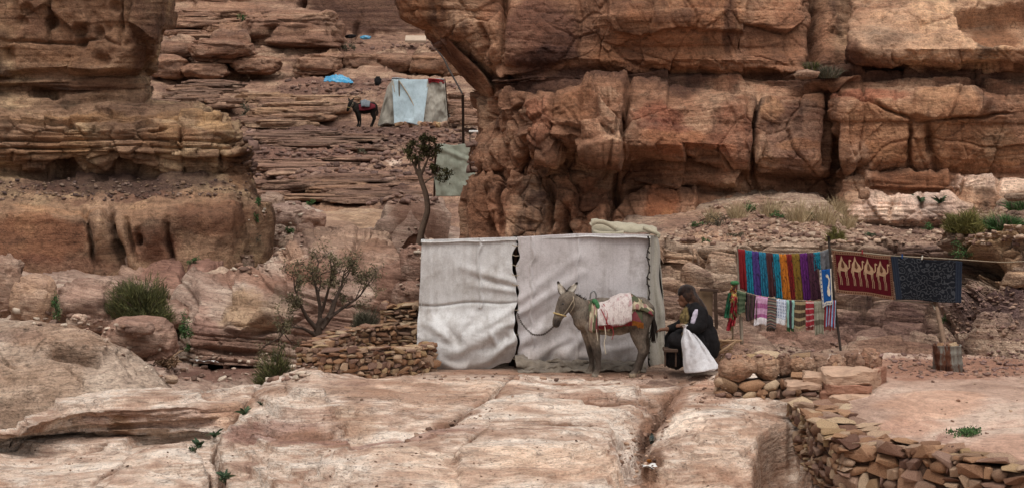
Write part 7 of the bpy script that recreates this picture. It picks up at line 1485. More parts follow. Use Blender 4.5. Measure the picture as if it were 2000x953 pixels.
# ------------------------------------------------------------------ vegetation
def leafmat(name, c0, c1, c2=None):
    n = NT(name); a = n.attr('paint')['Color']; s = n.sep(a); c = n.ramp(s[0], [(0, c0), (.55, c1), (1, c2 or c1)]); P = n.coord(); c = n.mix(1, c, n.ramp(n.noise(P, 3.0, 3), [(.3, .7), (.5, 1), (.7, 1.15)]), 'MULTIPLY'); n.base(c, .75)
    n.b.inputs['Specular IOR Level'].default_value = .25; n.b.inputs['Transmission Weight'].default_value = 0.0; return n.m
leafmat('leaf_broom', '#3a3d27', '#585934', '#746f44'); leafmat('leaf_olive', '#4f4c2b', '#716b3a', '#90874e'); leafmat('leaf_green', '#2b4225', '#436135', '#5e7a48'); leafmat('leaf_grey', '#3f3c2e', '#575241', '#6d6754'); leafmat('leaf_dry', '#8f7a5c', '#b39c79', '#ccb793'); leafmat('leaf_aloe', '#2a3a2a', '#40533a', '#5c6a4e'); leafmat('leaf_juniper', '#33331f', '#4c492b', '#67603c'); leafmat('leaf_sparse', '#49442f', '#665d44', '#807558')
flat('bark', '#4d3f36', var=.45, scale=12, bump=.8); flat('bark_light', '#6d5a4c', var=.4, scale=12, bump=.8); flat('twig', '#5a4a3e', var=.3)
def blades(base, dirs, L, W, droop, rs, seg=3):
    """thin curved blades: base (n,3), dirs (n,3) -> verts, quads, per-vert random"""
    n = len(base); side = np.cross(dirs, rs.normal(size=(n, 3))); side /= np.linalg.norm(side, axis=1, keepdims=True) + 1e-9; V_ = []; t = np.linspace(0, 1, seg + 1)
    for k in t:
        c = base + dirs * (L[:, None] * k); c[:, 2] -= droop * L * k * k; w = (W * (1 - k) ** .6 * .5 + W * .06)[:, None]; V_ += [c - side * w, c + side * w]
    V_ = np.stack(V_, 1); m = 2 * (seg + 1); F = []
    for k in range(seg): F.append(np.arange(n)[:, None] * m + np.array([2 * k, 2 * k + 1, 2 * k + 3, 2 * k + 2])[None])
    r = np.repeat(rs.rand(n), m); return V_.reshape(-1, 3), np.concatenate(F), r
def leaves(cen, L, W, rs, up=.3):
    n = len(cen); d = rs.normal(size=(n, 3)); d[:, 2] += up; d /= np.linalg.norm(d, axis=1, keepdims=True); s = np.cross(d, rs.normal(size=(n, 3))); s /= np.linalg.norm(s, axis=1, keepdims=True)
    L = L * rs.uniform(.6, 1.3, n)[:, None]; W = W * rs.uniform(.6, 1.3, n)[:, None]; V_ = np.stack([cen, cen + d * L * .5 + s * W * .5, cen + d * L, cen + d * L * .5 - s * W * .5], 1); return V_.reshape(-1, 3), np.arange(4 * n).reshape(n, 4), np.repeat(rs.rand(n), 4)
def leafobj(name, parts, mat, parent):
    V_, F_, R_ = [], [], []; o = 0
    for v, f, r in parts: V_.append(v); F_.append(f + o); R_.append(r); o += len(v)
    V_ = np.concatenate(V_); R_ = np.concatenate(R_); pa = np.ones((len(V_), 4)); pa[:, 0] = R_
    return link(name, mesh_np(name, V_, np.concatenate(F_), mat, pa, smooth=False), parent)
def tuft(px, py, h, w, label, mat, n, seed, cat='shrub', group=None, spread=.7, droop=.35, wid=.012, Y=None, stems=True, name='shrub', seg=3, loc=None):
    """upright broom-like or grassy plant; h,w in photo pixels"""
    if loc is None:
        q_ = hit(px, py)
        loc = q_[0] if q_ is not None and Y is None else at(px, py, Y or 30)
    u = KP * loc[1]; root = empty(name, loc); tag(root, label, cat, group); rs = np.random.RandomState(seed); H = h * u; Wd = w * u * .5
    a = rs.uniform(0, 2 * math.pi, n); r = np.sqrt(rs.rand(n)); base = np.stack([np.cos(a) * r * Wd * .6, np.sin(a) * r * Wd * .6, -.03 * np.ones(n)], 1)
    d = np.stack([np.cos(a) * r * spread * .45 * Wd / H + rs.normal(0, .28, n), np.sin(a) * r * spread * .45 * Wd / H + rs.normal(0, .2, n), np.ones(n)], 1); d /= np.linalg.norm(d, axis=1, keepdims=True)
    lobe = .75 + .35 * np.sin(a * 3 + seed) * r; parts = [blades(base, d, H / d[:, 2] * rs.uniform(.4, 1.05, n) * lobe * (1 + droop * .6) * (1 - .5 * r * r), wid * np.ones(n), droop, rs, seg)]
    leafobj('foliage', parts, mat, root)
    if stems: tubes('stem', [([base[k], base[k] + d[k] * H * .5], [.008, .004]) for k in range(0, min(n, 24))], 'twig', root, 4)
    return root
def leafy(px, py, h, w, label, mat, n, seed, group=None, leaf=(.035, .016), Y=None, cat='shrub', name='shrub', flat_=1.0):
    q_ = hit(px, py); loc = q_[0] if q_ is not None and Y is None else at(px, py, Y or 30); u = KP * loc[1]; root = empty(name, loc); tag(root, label, cat, group); rs = np.random.RandomState(seed); H, W_ = h * u, w * u * .5
    nc = max(6, n // 45); cc = rs.normal(size=(nc, 3)); cc /= np.linalg.norm(cc, axis=1, keepdims=True); cc *= rs.uniform(.35, 1, nc)[:, None]; cc[:, 2] = np.abs(cc[:, 2]); cc *= np.array([W_, W_ * .8, H * .9]); cl_ = rs.randint(0, nc, n); cen = cc[cl_] + rs.normal(size=(n, 3)) * np.array([W_, W_ * .8, H * .7]) * .17; cen[:, 2] = np.maximum(cen[:, 2], -.02)
    leafobj('foliage', [leaves(cen, leaf[0], leaf[1], rs)], mat, root)
    tubes('stem', [(smoothline([(0, 0, -.05), c * .5 + np.array((0, 0, .02)), c], 5), [.012, .010, .008, .006, .003]) for c in cc[:min(nc, 26)]], 'twig', root, 4); return root
def dome(px, py, h, w, label, mat, n, seed, group=None, Y=None, blade=(.10, .24), wid=.010, up=1.1, cat='shrub'):
    q_ = hit(px, py); loc = q_[0] if q_ is not None and Y is None else at(px, py, Y or 30); u = KP * loc[1]; root = empty('shrub', loc); tag(root, label, cat, group); rs = np.random.RandomState(seed); H, W_ = h * u, w * u * .5
    nc = 30; cc = rs.normal(size=(nc, 3)); cc /= np.linalg.norm(cc, axis=1, keepdims=True); cc[:, 2] = np.abs(cc[:, 2]); cc *= rs.uniform(.3, .8, nc)[:, None]; k = rs.randint(0, nc, n); e = rs.normal(size=(n, 3)); e /= np.linalg.norm(e, axis=1, keepdims=True); e *= (rs.rand(n) ** .4)[:, None] * rs.uniform(.2, .36, nc)[k][:, None]
    c = (cc[k] + e); c[:, 2] = np.abs(c[:, 2]); d = c * np.array([1, 1, .7]) + np.array([0, 0, up]) * .6 + rs.normal(0, .35, (n, 3)); d /= np.linalg.norm(d, axis=1, keepdims=True); L = rs.uniform(blade[0], blade[1], n); c = c * np.array([W_, W_ * .8, H]) * .92 - d * L[:, None] * .5; c[:, 2] = np.maximum(c[:, 2], -.02)
    leafobj('foliage', [blades(c, d, L, np.full(n, wid), .15, rs, 2)], mat, root); tubes('stem', [(smoothline([(0, 0, -.08), (b[0] * W_ * .4, b[1] * W_ * .4, b[2] * H * .5), (b[0] * W_, b[1] * W_, b[2] * H)], 6), [.014, .012, .010, .008, .006, .004]) for b in cc], 'twig', root, 5); return root
GS = 'shrubs in the gully'
dome(282, 626, 108, 180, 'big dark green broom bush standing above the gully boulders', 'leaf_broom', 7000, 1, GS, Y=36.4, wid=.009)
leafy(112, 618, 46, 26, 'small green climbing shrub beside the egg shaped boulder', 'leaf_green', 500, 2, GS, Y=34.8); leafy(362, 655, 56, 34, 'green leafy shrub between the big bush and the striped rock mound', 'leaf_green', 700, 3, GS, Y=36.0)
leafy(377, 514, 12, 34, 'low green shrub on top of the pink rock mound', 'leaf_green', 260, 4, GS); leafy(370, 682, 16, 26, 'tiny green shrub at the left foot of the striped rock mound', 'leaf_green', 200, 5, GS); leafy(605, 402, 14, 20, 'dark green shrub at the head of the gully', 'leaf_green', 220, 6, GS, leaf=(.06, .03)); leafy(562, 452, 12, 26, 'flat green shrub on the boulders in the upper gully', 'leaf_green', 220, 7, GS, leaf=(.05, .025))
leafy(500, 432, 18, 16, 'small green shrub at the cliff corner above the gully', 'leaf_green', 160, 8, GS, leaf=(.05, .025)); leafy(505, 402, 14, 14, 'small green tuft below the left cliff corner', 'leaf_green', 140, 9, GS, leaf=(.05, .025)); leafy(478, 545, 40, 22, 'olive shrub growing on the dark upright boulder', 'leaf_grey', 260, 10, GS, Y=42.6); leafy(500, 470, 14, 30, 'grey green tuft behind the pale rounded boulder', 'leaf_grey', 200, 11, GS)
dome(542, 752, 100, 130, 'dark green bush at the foot of the bare tree behind the bedrock', 'leaf_broom', 2200, 12, GS, Y=31.6, wid=.008); dome(712, 650, 60, 96, 'dry grey bush behind the round stone enclosure', 'leaf_grey', 2000, 13, GS, Y=32.4, wid=.006)
GR_ = 'plants on the right slope'
dome(1632, 484, 46, 56, 'yellow green bush above the grey scarf and dark pole', 'leaf_olive', 1500, 21, GR_, Y=34.2, wid=.009); dome(1885, 452, 62, 110, 'large olive bush on the slope below the white ledge', 'leaf_olive', 2600, 22, GR_, wid=.010); leafy(1888, 498, 40, 66, 'bright green ground shrub below the large olive bush', 'leaf_green', 900, 23, GR_); tuft(1960, 445, 56, 110, 'green grass clump right of the large olive bush', 'leaf_green', 1500, 24, spread=1.6, droop=.4, group=GR_); tuft(1990, 408, 46, 60, 'green grass tuft at the right edge under the cliff', 'leaf_green', 500, 25, spread=1.6, droop=.4, group=GR_)
leafy(1460, 412, 22, 34, 'dark green shrub in the dry grass under the cliff', 'leaf_green', 420, 26, GR_); leafy(1520, 425, 14, 40, 'low green shrub below the dry grass', 'leaf_green', 300, 27, GR_); leafy(1405, 440, 24, 50, 'grey green shrub left of the dry grass on the slope', 'leaf_grey', 400, 28, GR_); leafy(1365, 444, 16, 26, 'small green shrub near the tent roof on the slope', 'leaf_green', 220, 29, GR_); leafy(1378, 474, 12, 18, 'tiny green shrub on the rubble above the ledges', 'leaf_green', 140, 30, GR_); leafy(1590, 425, 14, 40, 'low green shrub at the right end of the dry grass', 'leaf_green', 300, 31, GR_); leafy(1700, 464, 14, 30, 'small bluish green shrub below the white ledge', 'leaf_aloe', 240, 32, GR_); leafy(1815, 450, 18, 30, 'small green shrub left of the large olive bush', 'leaf_green', 260, 33, GR_); leafy(1855, 628, 24, 36, 'dark green shrub beside the plank post', 'leaf_green', 340, 34, GR_)
leafy(1440, 462, 10, 40, 'thin grey weeds on the rubble slope', 'leaf_grey', 200, 35, GR_)
for k, (px, py, h, w) in enumerate(((1505, 415, 46, 60), (1560, 425, 52, 70), (1610, 430, 60, 70), (1640, 415, 46, 40), (1440, 420, 44, 50), (1390, 430, 40, 30), (1655, 440, 40, 40), (1940, 425, 30, 80))):
    tuft(px, py + 6, h * 1.5, w, ('first', 'second', 'third', 'fourth', 'fifth', 'sixth', 'seventh', 'eighth')[k] + ' clump of dry straw grass under the right cliff, ' + ('below the grey block', 'left of the fissure', 'right of the fissure', 'at the joint', 'near the orange block', 'by the orange block foot', 'beside the white ledge', 'behind the olive bush')[k], 'leaf_dry', 420, 60 + k, 'grass', 'dry grass clumps', spread=1.2, droop=.2, wid=.007, stems=False, name='grass_clump')
tuft(1618, 150, 46, 60, 'dry dark bush growing in the fissure above the cliff ledge', 'leaf_grey', 700, 71, spread=1.2, group=GR_, Y=39.2); tuft(1585, 135, 34, 36, 'dark green bush in the cliff fissure', 'leaf_broom', 500, 72, spread=1.2, group=GR_, Y=39.4)
leafy(1885, 848, 18, 66, 'flat green weed growing on the sandy terrace', 'leaf_green', 700, 73, GR_)
leafy(480, 232, 30, 36, 'grey green shrub on the far ledges right of the left cliff', 'leaf_grey', 300, 74, leaf=(.12, .06)); leafy(680, 100, 16, 26, 'grey green shrub at the end of the huge far boulder', 'leaf_grey', 160, 75, leaf=(.14, .07)); leafy(470, 44, 16, 20, 'green tuft in the far rock crack', 'leaf_green', 120, 76, leaf=(.14, .07)); leafy(706, 298, 8, 24, 'low olive tuft on the middle slope', 'leaf_grey', 120, 77, leaf=(.09, .05))
def rosette(px, py, s, label, seed, n=14, group='rosette plants'):
    q_ = hit(px, py); loc = q_[0]; u = KP * loc[1]; root = empty('rosette_plant', loc); tag(root, label, 'plant', group); rs = np.random.RandomState(seed); a = rs.uniform(0, 6.28, n); d = np.stack([np.cos(a) * .8, np.sin(a) * .8, rs.uniform(.5, 1.6, n)], 1); d /= np.linalg.norm(d, axis=1, keepdims=True)
    for k in range(n):
        v, f, r = blades(np.zeros((1, 3)), d[k:k + 1], np.array([s * u * rs.uniform(.6, 1.1)]), np.array([s * u * .22]), .35, rs, 4); leafobj('leaf', [(v, f, r)], 'leaf_aloe', root)
for k, (px, py, s, lab) in enumerate(((478, 808, 20, 'dark green rosette in the crack at the end of the left slab'), (420, 852, 20, 'spiky rosette in the crack below the slab end'), (388, 872, 22, 'grey green rosette at the foot of the striped slab face'), (440, 934, 22, 'grey green rosette in the crack near the bottom'), (1796, 394, 20, 'rosette on the white ledge, left of two'), (1836, 396, 18, 'rosette on the white ledge, right of two'), (510, 790, 10, 'tiny rosette above the crack right of the left slab'))): rosette(px, py, s * 1.5, lab, 90 + k)
leafy(380, 880, 14, 24, 'small grey weed below the grey green rosette', 'leaf_aloe', 160, 97, 'rosette plants', leaf=(.025, .012)); leafy(441, 938, 16, 26, 'grey weed cushion in the crack near the bottom left', 'leaf_aloe', 240, 98, 'rosette plants', leaf=(.025, .012))
# trees
def tree(name, label, trunk, branches, mat, bark, clumps, n, leaf, seed, Y, spread=.16):
    root = empty(name, at(*trunk[0][:2], Y)); tag(root, label, 'tree'); O = np.array(root.location); u = KP * Y; rs = np.random.RandomState(seed)
    tp_ = lambda L: smoothline([at(a, b, Y + (c if len(x_) > 3 else 0)) - O for x_ in L for a, b, c in [x_[:2] + ((x_[3],) if len(x_) > 3 else (0,))]], 14)
    rad = lambda L: list(np.interp(np.linspace(0, 1, 14), np.linspace(0, 1, len(L)), [x_[2] * u for x_ in L]))
    tubes('trunk', [(tp_(trunk), rad(trunk))], bark, root, 9); ends = []
    for b in branches: tubes('limb', [(tp_(b), rad(b))], bark, root, 6); ends.append(tp_(b)[-1])
    tw, cen = [], []
    def grow(p, d, L_, r_, lv):
        d = d / (np.linalg.norm(d) + 1e-9); m_ = p + d * L_ * .5 + rs.normal(size=3) * L_ * .10; e = p + d * L_ + rs.normal(size=3) * L_ * .12; tw.append(([p, m_, e], [r_, r_ * .8, r_ * .55]))
        if lv == 0:
            k = rs.randint(*n); cen.append(p + (e - p) * rs.uniform(.2, 1.15, k)[:, None] + rs.normal(size=(k, 3)) * L_ * .30); return
        for _ in range(rs.randint(2, 4)): grow(p + (e - p) * rs.uniform(.45, 1.0), d + rs.normal(size=3) * .75 + np.array((0, 0, .12)), L_ * rs.uniform(.55, .8), r_ * .55, lv - 1)
    for b in branches:
        A = tp_(b)
        for i in clumps: 
            p = np.array(A[min(i, 13)]); d = np.array(A[min(i, 13)]) - np.array(A[max(i - 3, 0)]); grow(p, d + rs.normal(size=3) * np.linalg.norm(d) * .8 + np.array((0, 0, .05)), spread * u * rs.uniform(.7, 1.3), .011, 2)
    tagk(tubes('twigs', tw, bark, root, 4), 'stuff'); leafobj('crown', [leaves(np.concatenate(cen), leaf[0], leaf[1], rs)], mat, root); return root
rs = np.random.RandomState(31)
tree('bare_tree', 'gnarled half bare tree with fine grey leaves left of the tent', [(612, 705, 12), (618, 670, 9), (622, 640, 8), (628, 620, 6)],
     [[(622, 645, 6), (600, 620, 4, -.1), (585, 590, 2.5, -.2), (575, 560, 1.5, -.2)], [(624, 636, 6), (625, 600, 4), (618, 565, 3), (610, 535, 1.2)], [(626, 640, 7), (645, 615, 6, .1), (655, 585, 4, .2), (668, 555, 2.5, .3), (672, 530, 1, .3)], [(640, 622, 4), (668, 602, 3, .3), (700, 580, 2, .4), (715, 560, 1, .4)], [(618, 655, 5), (590, 640, 3, -.2), (565, 640, 2, -.3), (545, 660, 1, -.3)], [(628, 610, 4), (640, 570, 3, -.1), (648, 530, 1, -.2)]], 'leaf_sparse', 'bark', (6, 8, 9, 11, 12, 13, 13), (14, 34), (.042, .018), 41, 33.2, 26)
tree('juniper_tree', 'slender crooked tree with dark tufted crown behind the tent roof', [(816, 490, 7), (824, 450, 6.5), (835, 412, 6), (832, 380, 5.5), (822, 352, 5), (819, 330, 3.5)], [[(822, 352, 4), (812, 330, 3), (803, 312, 1.5)], [(820, 345, 4), (830, 325, 2.5), (842, 295, 1)], [(819, 332, 3), (818, 310, 2), (822, 285, 1)], [(826, 360, 2.5), (840, 350, 1.5), (852, 342, .8)]], 'leaf_juniper', 'bark_light', (7, 9, 11, 13, 13), (14, 36), (.06, .026), 42, 43.0, 15)
# brushwood heap
bw = empty('brushwood_heap', hit(325, 716)[0]); tag(bw, 'tangled heap of dry brown brushwood in the gully', 'brushwood'); u = KP * bw.location.y
for k in range(90):
    a = rs.uniform(0, 6.28); c = np.array((rs.normal(0, 13) * u, rs.normal(0, 10) * u, abs(rs.normal(0, 12)) * u)); d = np.array((math.cos(a), math.sin(a), rs.normal(0, .5))) * rs.uniform(6, 14) * u
    tubes('twig', [(smoothline([c - d, c + rs.normal(size=3) * 3 * u, c + d], 5), [.008, .012, .012, .010, .004])], 'stick_wood', bw, 4)

# ------------------------------------------------------------------ far camp
fabric('far_blue_tarp', '#a9b7bc', '#93a3a9', dirt='#77807f', dirt_amt=.3, streak=.3, grime=.4); fabric('far_beige_cloth', '#a59e92', '#8d877b', dirt='#6a6053', dirt_amt=.4, streak=.3, grime=.5); fabric('green_canvas', '#97998a', '#84887a', dirt='#6d7462', dirt_amt=.3, streak=.3, grime=.5); fabric('blue_plastic', '#4d9cc0', '#2f7ea6', dirt='#c7d6dc', dirt_amt=.4, streak=.0); flat('white_plastic', '#d8d5d0', var=.15)
FY = 97.6; ft = empty('tent', at(805, 244, FY)); tag(ft, 'far makeshift tent of pale blue tarp and beige cloth on the upper slope', 'tent'); fo = np.array(ft.location); fp = lambda px, py, y=0.: at(px, py, FY + y) - fo
def fcloth(name, c, mat, seed, amp=.12, nu=36, nv=40):
    a, b, c_, d = c
    def fn(u, v):
        p = interp2(u, v, a, b, d, c_); q = np.stack([u * 2, v * 2.2, u * 0 + seed], 1); p[:, 1] -= amp * fbm(q, 1.3, 4, seed=seed) + .05 * np.sin(u * 9 + v * 5 + seed) * v; p[:, 2] += .05 * np.sin(u * 8 + seed) * (v > .9); return p
    return cloth_grid(name, fn, nu, nv, mat, ft, .03)
fcloth('blue_tarp', (fp(765, 156), fp(838, 156), fp(826, 244, -1.1), fp(770, 241, -.9)), 'far_blue_tarp', 601); fcloth('left_cloth', (fp(757, 170, .2), fp(768, 156, .05), fp(782, 241, -.5), fp(738, 246, -.3)), 'far_beige_cloth', 602, .2); fcloth('right_cloth', (fp(836, 156, .05), fp(868, 158, .2), fp(874, 240, -.2), fp(820, 243, -.7)), 'far_beige_cloth', 603, .25)
fcloth('roof_cloth', (fp(766, 168, 2.6), fp(868, 168, 2.6), fp(868, 157, .1), fp(765, 155, .0)), 'far_blue_tarp', 604, .05); fcloth('back_cloth', (fp(766, 168, 2.6), fp(868, 168, 2.6), fp(880, 232, 2.8), fp(745, 236, 2.8)), 'far_beige_cloth', 605); fcloth('left_wall', (fp(757, 170, .2), fp(766, 168, 2.6), fp(745, 236, 2.8), fp(738, 246, -.3)), 'far_beige_cloth', 606); fcloth('right_wall', (fp(868, 158, .2), fp(868, 168, 2.6), fp(880, 232, 2.8), fp(874, 240, -.2)), 'far_beige_cloth', 607); fcloth('red_trim', (fp(836, 154, -.1), fp(869, 156, .1), fp(868, 163, .05), fp(837, 161, -.15)), 'red_fringe', 608, .15)
tubes('rope', [(smoothline([fp(779, 158, -.1), fp(800, 190, -.5), fp(822, 238, -.9)], 10), .03), ([fp(779, 158, -.1), fp(782, 240, -.7)], .03)], 'rope', ft, 5); tubes('post', [([fp(868, 155, .3), fp(876, 246, 0)], .05)], 'dark_wood', ft)
RND = random.Random(8)
fst = empty('hem_stones', fp(805, 246) + fo); tag(fst, 'row of stones weighing down the hem of the far tent', 'stones')
for px in range(778, 872, 7): put_stone(fst, at(px, 243 + RND.uniform(-1, 2), FY - .9) - np.array(fst.location), (RND.uniform(.2, .4),) * 2 + (RND.uniform(.18, .3),), 0, ANG)
dd2 = copy_tree(donkey); dd2['label'] = 'dark brown donkey with red saddle beside the far tent'; FS = 1.0
for c in dd2.children:
    if c.name.startswith(('body', 'ear')): c.data = c.data.copy(); c.data.materials.clear(); c.data.materials.append(MATS['dark_coat'])
h_ = hit(712, 247, True); dd2.location = V(at(712, 247, FY - .6)); dd2.rotation_euler = (0, 0, R(8)); dd2.scale = (1, 1, 1)
sd2 = empty('saddle', dd2.location); sd2.rotation_euler = dd2.rotation_euler; tag(sd2, 'red saddle blanket with a grey bundle on the far dark donkey', 'saddle')
flat('red_blanket', '#5d1c24', var=.4, scale=8); flat('grey_bundle', '#6d7378', var=.4, scale=8); cloth_grid('blanket', drape(1156, 1262, [584, 578, 574, 584], [622, 624, 616, 606], .06, .02, 7), 40, 40, 'red_blanket', sd2, .03); cloth_grid('bundle', drape(1170, 1226, [566, 556, 566], [596, 600, 594], .10, .05, 8), 30, 30, 'grey_bundle', sd2, .06)
def lump_thing(name, label, cat, px, py, Y, w, h, mat, seed, rough=1.6):
    o = boulder(name, px, py, Y, w, h, label, seed, mat, sub=4, sq=.7, rough=rough, cat=cat); return o
bt = empty('tarp', at(658, 158, 112)); tag(bt, 'crumpled bright blue tarp lying on the upper slope left of the far tent', 'tarpaulin'); bo_ = np.array(bt.location)
def tarpf(u, v):
    p = interp2(u, v, at(636, 152, 112.5), at(680, 154, 112.8), at(632, 160, 110.5), at(690, 164, 110.5)) - bo_; q = np.stack([u * 4, v * 2, u * 0], 1); p[:, 2] += .22 * np.abs(fbm(q, 1.8, 4, seed=611)) + .18 * np.sin(v * math.pi) * np.sin(u * math.pi); return p
cloth_grid('sheet', tarpf, 50, 30, 'blue_plastic', bt, .03)
lump_thing('bag', 'dark bag on the far terrace beside the carved wall', 'bag', 684, 72, 125, 20, 9, 'black_robe', 612); lump_thing('bag', 'blue plastic bag on the far terrace', 'bag', 713, 74, 124.5, 20, 8, 'blue_plastic', 613)
flat('pale_slab', '#b7a28e', var=.2); o = empty('slab', at(812, 77, 124)); tag(o, 'white flat slab lying on the far terrace near the leaning flake', 'slab'); boxmesh('slab_top', (0, 0, 0), (1.2, 1.0, .14), 'pale_slab', o, rx=.3)
lump_thing('stump', 'short dark stump standing above the far tent edge', 'stump', 738, 159, 108, 12, 18, 'black_robe', 615)
pol = tubes('pole', [([at(904, 186, 80), at(905, 282, 80)], .05)], 'iron_pole'); tag(pol, 'dark upright pole right of the far tent', 'pole')
tag(tubes('cable', [(smoothline([at(842, 84, 92), at(858, 104, 88), at(868, 118, 86), at(876, 135, 84), at(890, 160, 82), at(903, 184, 80)], 30), .035)], 'iron_pole', None, 5), 'bent dark branch reaching from the pole to the upper ledge', 'branch')
tb = empty('side_table', at(925, 278, 70)); tag(tb, 'small white topped table beside the cliff corner', 'table'); tbo = np.array(tb.location); boxmesh('table_top', at(925, 257, 70) - tbo, (.30, .3, .05), 'white_plastic', tb)
for px in (918, 932): boxmesh('leg', at(px, 268, 70) - tbo, (.035, .035, .36), 'iron_pole', tb)
sc_ = empty('cloth_screen', at(890, 384, 60)); tag(sc_, 'pale green canvas screen hanging beside the cliff corner', 'screen'); sco = np.array(sc_.location); SY = 60.
def scr(u, v):
    p = interp2(u, v, at(852, 283, SY), at(928, 283, SY + .3), at(849, 384, SY), at(928, 383, SY + .2)) - sco; q = np.stack([u * 2, v * 2, u * 0], 1); p[:, 1] -= .09 * fbm(q, 1.3, 4, seed=621) + .05 * np.exp(-((v - u * .3 - .05) / .05) ** 2) + .03 * np.sin((u - v * .2) * 14); p[:, 0] += .03 * np.sin(v * 8) * (1 - u); p[:, 2] += .02 * np.sin(u * 11) * (v < .1); return p
cloth_grid('canvas', scr, 60, 60, 'green_canvas', sc_, .02); tubes('post', [([at(851, 280, SY + .1) - sco, at(848, 390, SY + .1) - sco], .03)], 'dark_wood', sc_)
# ------------------------------------------------------------------ litter in the channel
n_ = NT('bottle_glass'); n_.base('#20302c', .12); n_.b.inputs['Specular IOR Level'].default_value = .6
bl_ = hit(1273, 866)[0]; bo2 = empty('bottle', bl_); tag(bo2, 'dark bottle lying in the eroded channel', 'bottle'); tubes('glass_body', [([(0, -.1, .03), (0, -.02, .05), (.005, .06, .07), (.006, .09, .075), (.007, .14, .085)], [.03, .037, .036, .014, .012])], 'bottle_glass', bo2, 12); tubes('cap', [([(.007, .14, .085), (.008, .158, .09)], .014)], 'black_robe', bo2, 10)
for k, (px, py, w, d, m, lab) in enumerate(((1268, 912, .16, .16, 'white_plastic', 'white scrap of paper lying in the eroded channel'), (1270, 902, .06, .05, 'orange_fringe', 'orange scrap lying in the eroded channel'), (385, 704, .16, .3, 'white_plastic', 'white scrap of plastic in the gully, left piece'), (412, 706, .12, .25, 'white_plastic', 'white scrap of plastic in the gully, right piece'))):
    q_ = hit(px, py)[0]; o = cloth_grid('scrap', lambda u, v: np.stack([(u - .5) * w + .01 * np.sin(v * 7), (v - .5) * d, .015 + .02 * np.sin(u * 5 + v * 4)], 1), 8, 8, m, None, .003); o.location = V(q_); o.rotation_euler = (0, 0, .3 * k); tag(o, lab, 'litter')
# ------------------------------------------------------------------ loose stones nobody could count
_T = []
for me in ANG[:6] + FLAT[:3] + ROUND[:3]:
    v = np.empty(len(me.vertices) * 3, np.float32); me.vertices.foreach_get('co', v); bm = bmesh.new(); bm.from_mesh(me); bmesh.ops.triangulate(bm, faces=bm.faces[:]); f = np.array([[q.index for q in p.verts] for p in bm.faces]); bm.free(); _T.append((v.reshape(-1, 3), f))
n_ = NT('rubble_stone'); a_ = n_.attr('paint')['Color']; P = n_.coord(); n_.base(n_.mix(1, a_, n_.ramp(n_.noise(P, 14, 4, .7), [(.25, .6), (.5, 1), (.75, 1.2)]), 'MULTIPLY')); n_.bump(n_.noise(P, 30, 3, .7), .6, .02)
def scatter(name, label, polys, count, smin, smax, cols, seed, flatness=.6, sink=.25, power=2.2):
    rs = np.random.RandomState(seed); V_, F_, C_ = [], [], []; o = 0; pal = np.array([dull(c) for c in cols])
    ar = [(max(p[0] for p in q) - min(p[0] for p in q)) * (max(p[1] for p in q) - min(p[1] for p in q)) for q in polys]; tot = sum(ar)
    for poly, a in zip(polys, ar):
        k = int(count * a / tot); xs = [p[0] for p in poly]; ys = [p[1] for p in poly]; X = rs.uniform(min(xs), max(xs), k); Yp = rs.uniform(min(ys), max(ys), k); m = inpoly(X, Yp, poly, 6) > rs.rand(k)
        for x, y in zip(X[m], Yp[m]):
            h = hit(x, y)
            if h is None or abs(h[1][2]) < .2: continue
            s = smin + (smax - smin) * rs.rand() ** power; v, f = _T[rs.randint(len(_T))]; sc = s * .5 * np.array([rs.uniform(.7, 1.4), rs.uniform(.7, 1.3), flatness * rs.uniform(.6, 1.3)]); a_ = rs.uniform(0, 6.28); c, sn = math.cos(a_), math.sin(a_); w = v * sc
            w = np.stack([w[:, 0] * c - w[:, 1] * sn, w[:, 0] * sn + w[:, 1] * c, w[:, 2] + w[:, 0] * rs.normal(0, .2)], 1) + h[0]; w[:, 2] += sc[2] * (1 - 2 * sink)
            V_.append(w); F_.append(f + o); o += len(w); C_.append(np.tile(np.r_[pal[rs.randint(len(pal))] * rs.uniform(.75, 1.2), 1], (len(w), 1)))
    ob = link(name, mesh_np(name, np.concatenate(V_), np.concatenate(F_), 'rubble_stone', np.concatenate(C_), smooth=False)); tag(ob, label, None, None, 'stuff'); ob['category'] = 'rubble'; return ob
scatter('rubble', 'loose broken stones covering the slope above the stall', [[(1290, 470), (1400, 400), (1640, 395), (1700, 445), (1990, 400), (2000, 475), (1880, 480), (1640, 480), (1400, 482)]], 2200, .02, .12, ['#a5846d', '#8c6a57', '#b7977d', '#76594c', '#c1a48b'], 1)
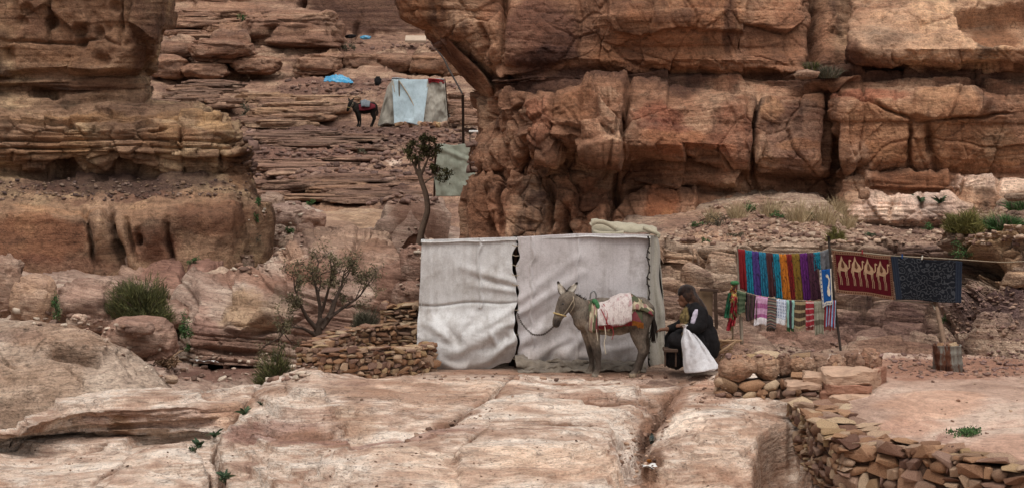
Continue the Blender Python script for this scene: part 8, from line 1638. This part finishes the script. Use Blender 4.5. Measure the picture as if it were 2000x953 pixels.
scatter('rubble', 'loose stones strewn over the far valley slope', [[(540, 160), (900, 155), (900, 185), (690, 190), (540, 190)], [(480, 250), (930, 248), (930, 350), (700, 360), (480, 340)], [(680, 80), (880, 82), (880, 100), (690, 98)], [(560, 360), (860, 380), (860, 400), (560, 400)]], 2200, .05, .34, ['#86675a', '#785b4e', '#957664', '#6d5349'], 2, flatness=.5)
scatter('rubble', 'loose debris on the shelf of the left cliff', [[(0, 355), (480, 350), (500, 385), (0, 395)]], 600, .02, .10, ['#6d5449', '#5b4740', '#80654f', '#8f7563'], 3)
scatter('rubble', 'gravel and stones around the stall foot and drum', [[(1640, 690), (2000, 690), (2000, 738), (1740, 735)], [(1380, 690), (1640, 665), (1640, 692), (1420, 705)], [(1840, 560), (2000, 560), (2000, 700), (1840, 690)]], 1500, .015, .075, ['#94735f', '#85665a', '#9c7d69', '#8a6a60'], 4)
scatter('rubble', 'small stones and pebbles in the cracks of the bedrock', [[(1205, 870), (1290, 800), (1320, 770), (1300, 860), (1280, 950), (1220, 920)], [(1330, 735), (1420, 725), (1420, 790), (1360, 800)], [(820, 730), (1300, 728), (1310, 745), (820, 742)], [(780, 860), (960, 795), (960, 808), (800, 868)]], 900, .012, .07, ['#8d6b56', '#6d5142', '#b08f76', '#a07f69'], 5, power=3)
scatter('rubble', 'grit and small pebbles strewn over the foreground bedrock', [[(440, 770), (1240, 745), (1480, 800), (1470, 950), (60, 950), (60, 870), (420, 870)]], 420, .008, .035, ['#7d5f4c', '#a07f69', '#6a4d3c'], 8, power=3)
scatter('rubble', 'broken stones lying along the gully floor', [[(0, 605), (230, 620), (330, 690), (620, 690), (620, 745), (330, 745), (150, 640), (0, 630)], [(480, 400), (620, 400), (600, 470), (500, 540), (440, 540)], [(770, 440), (830, 440), (830, 600), (780, 600)]], 1100, .02, .15, ['#9c7a68', '#83634f', '#b59b86', '#c4b09a', '#6f5446'], 6)
scatter('rubble', 'a few pebbles on the sandy terrace and fallen from the wall', [[(1720, 740), (2000, 740), (2000, 880), (1770, 870)], [(1500, 860), (1560, 850), (1570, 950), (1490, 950)]], 70, .01, .06, ['#9a7862', '#7d5f50', '#b39478'], 7, power=3)
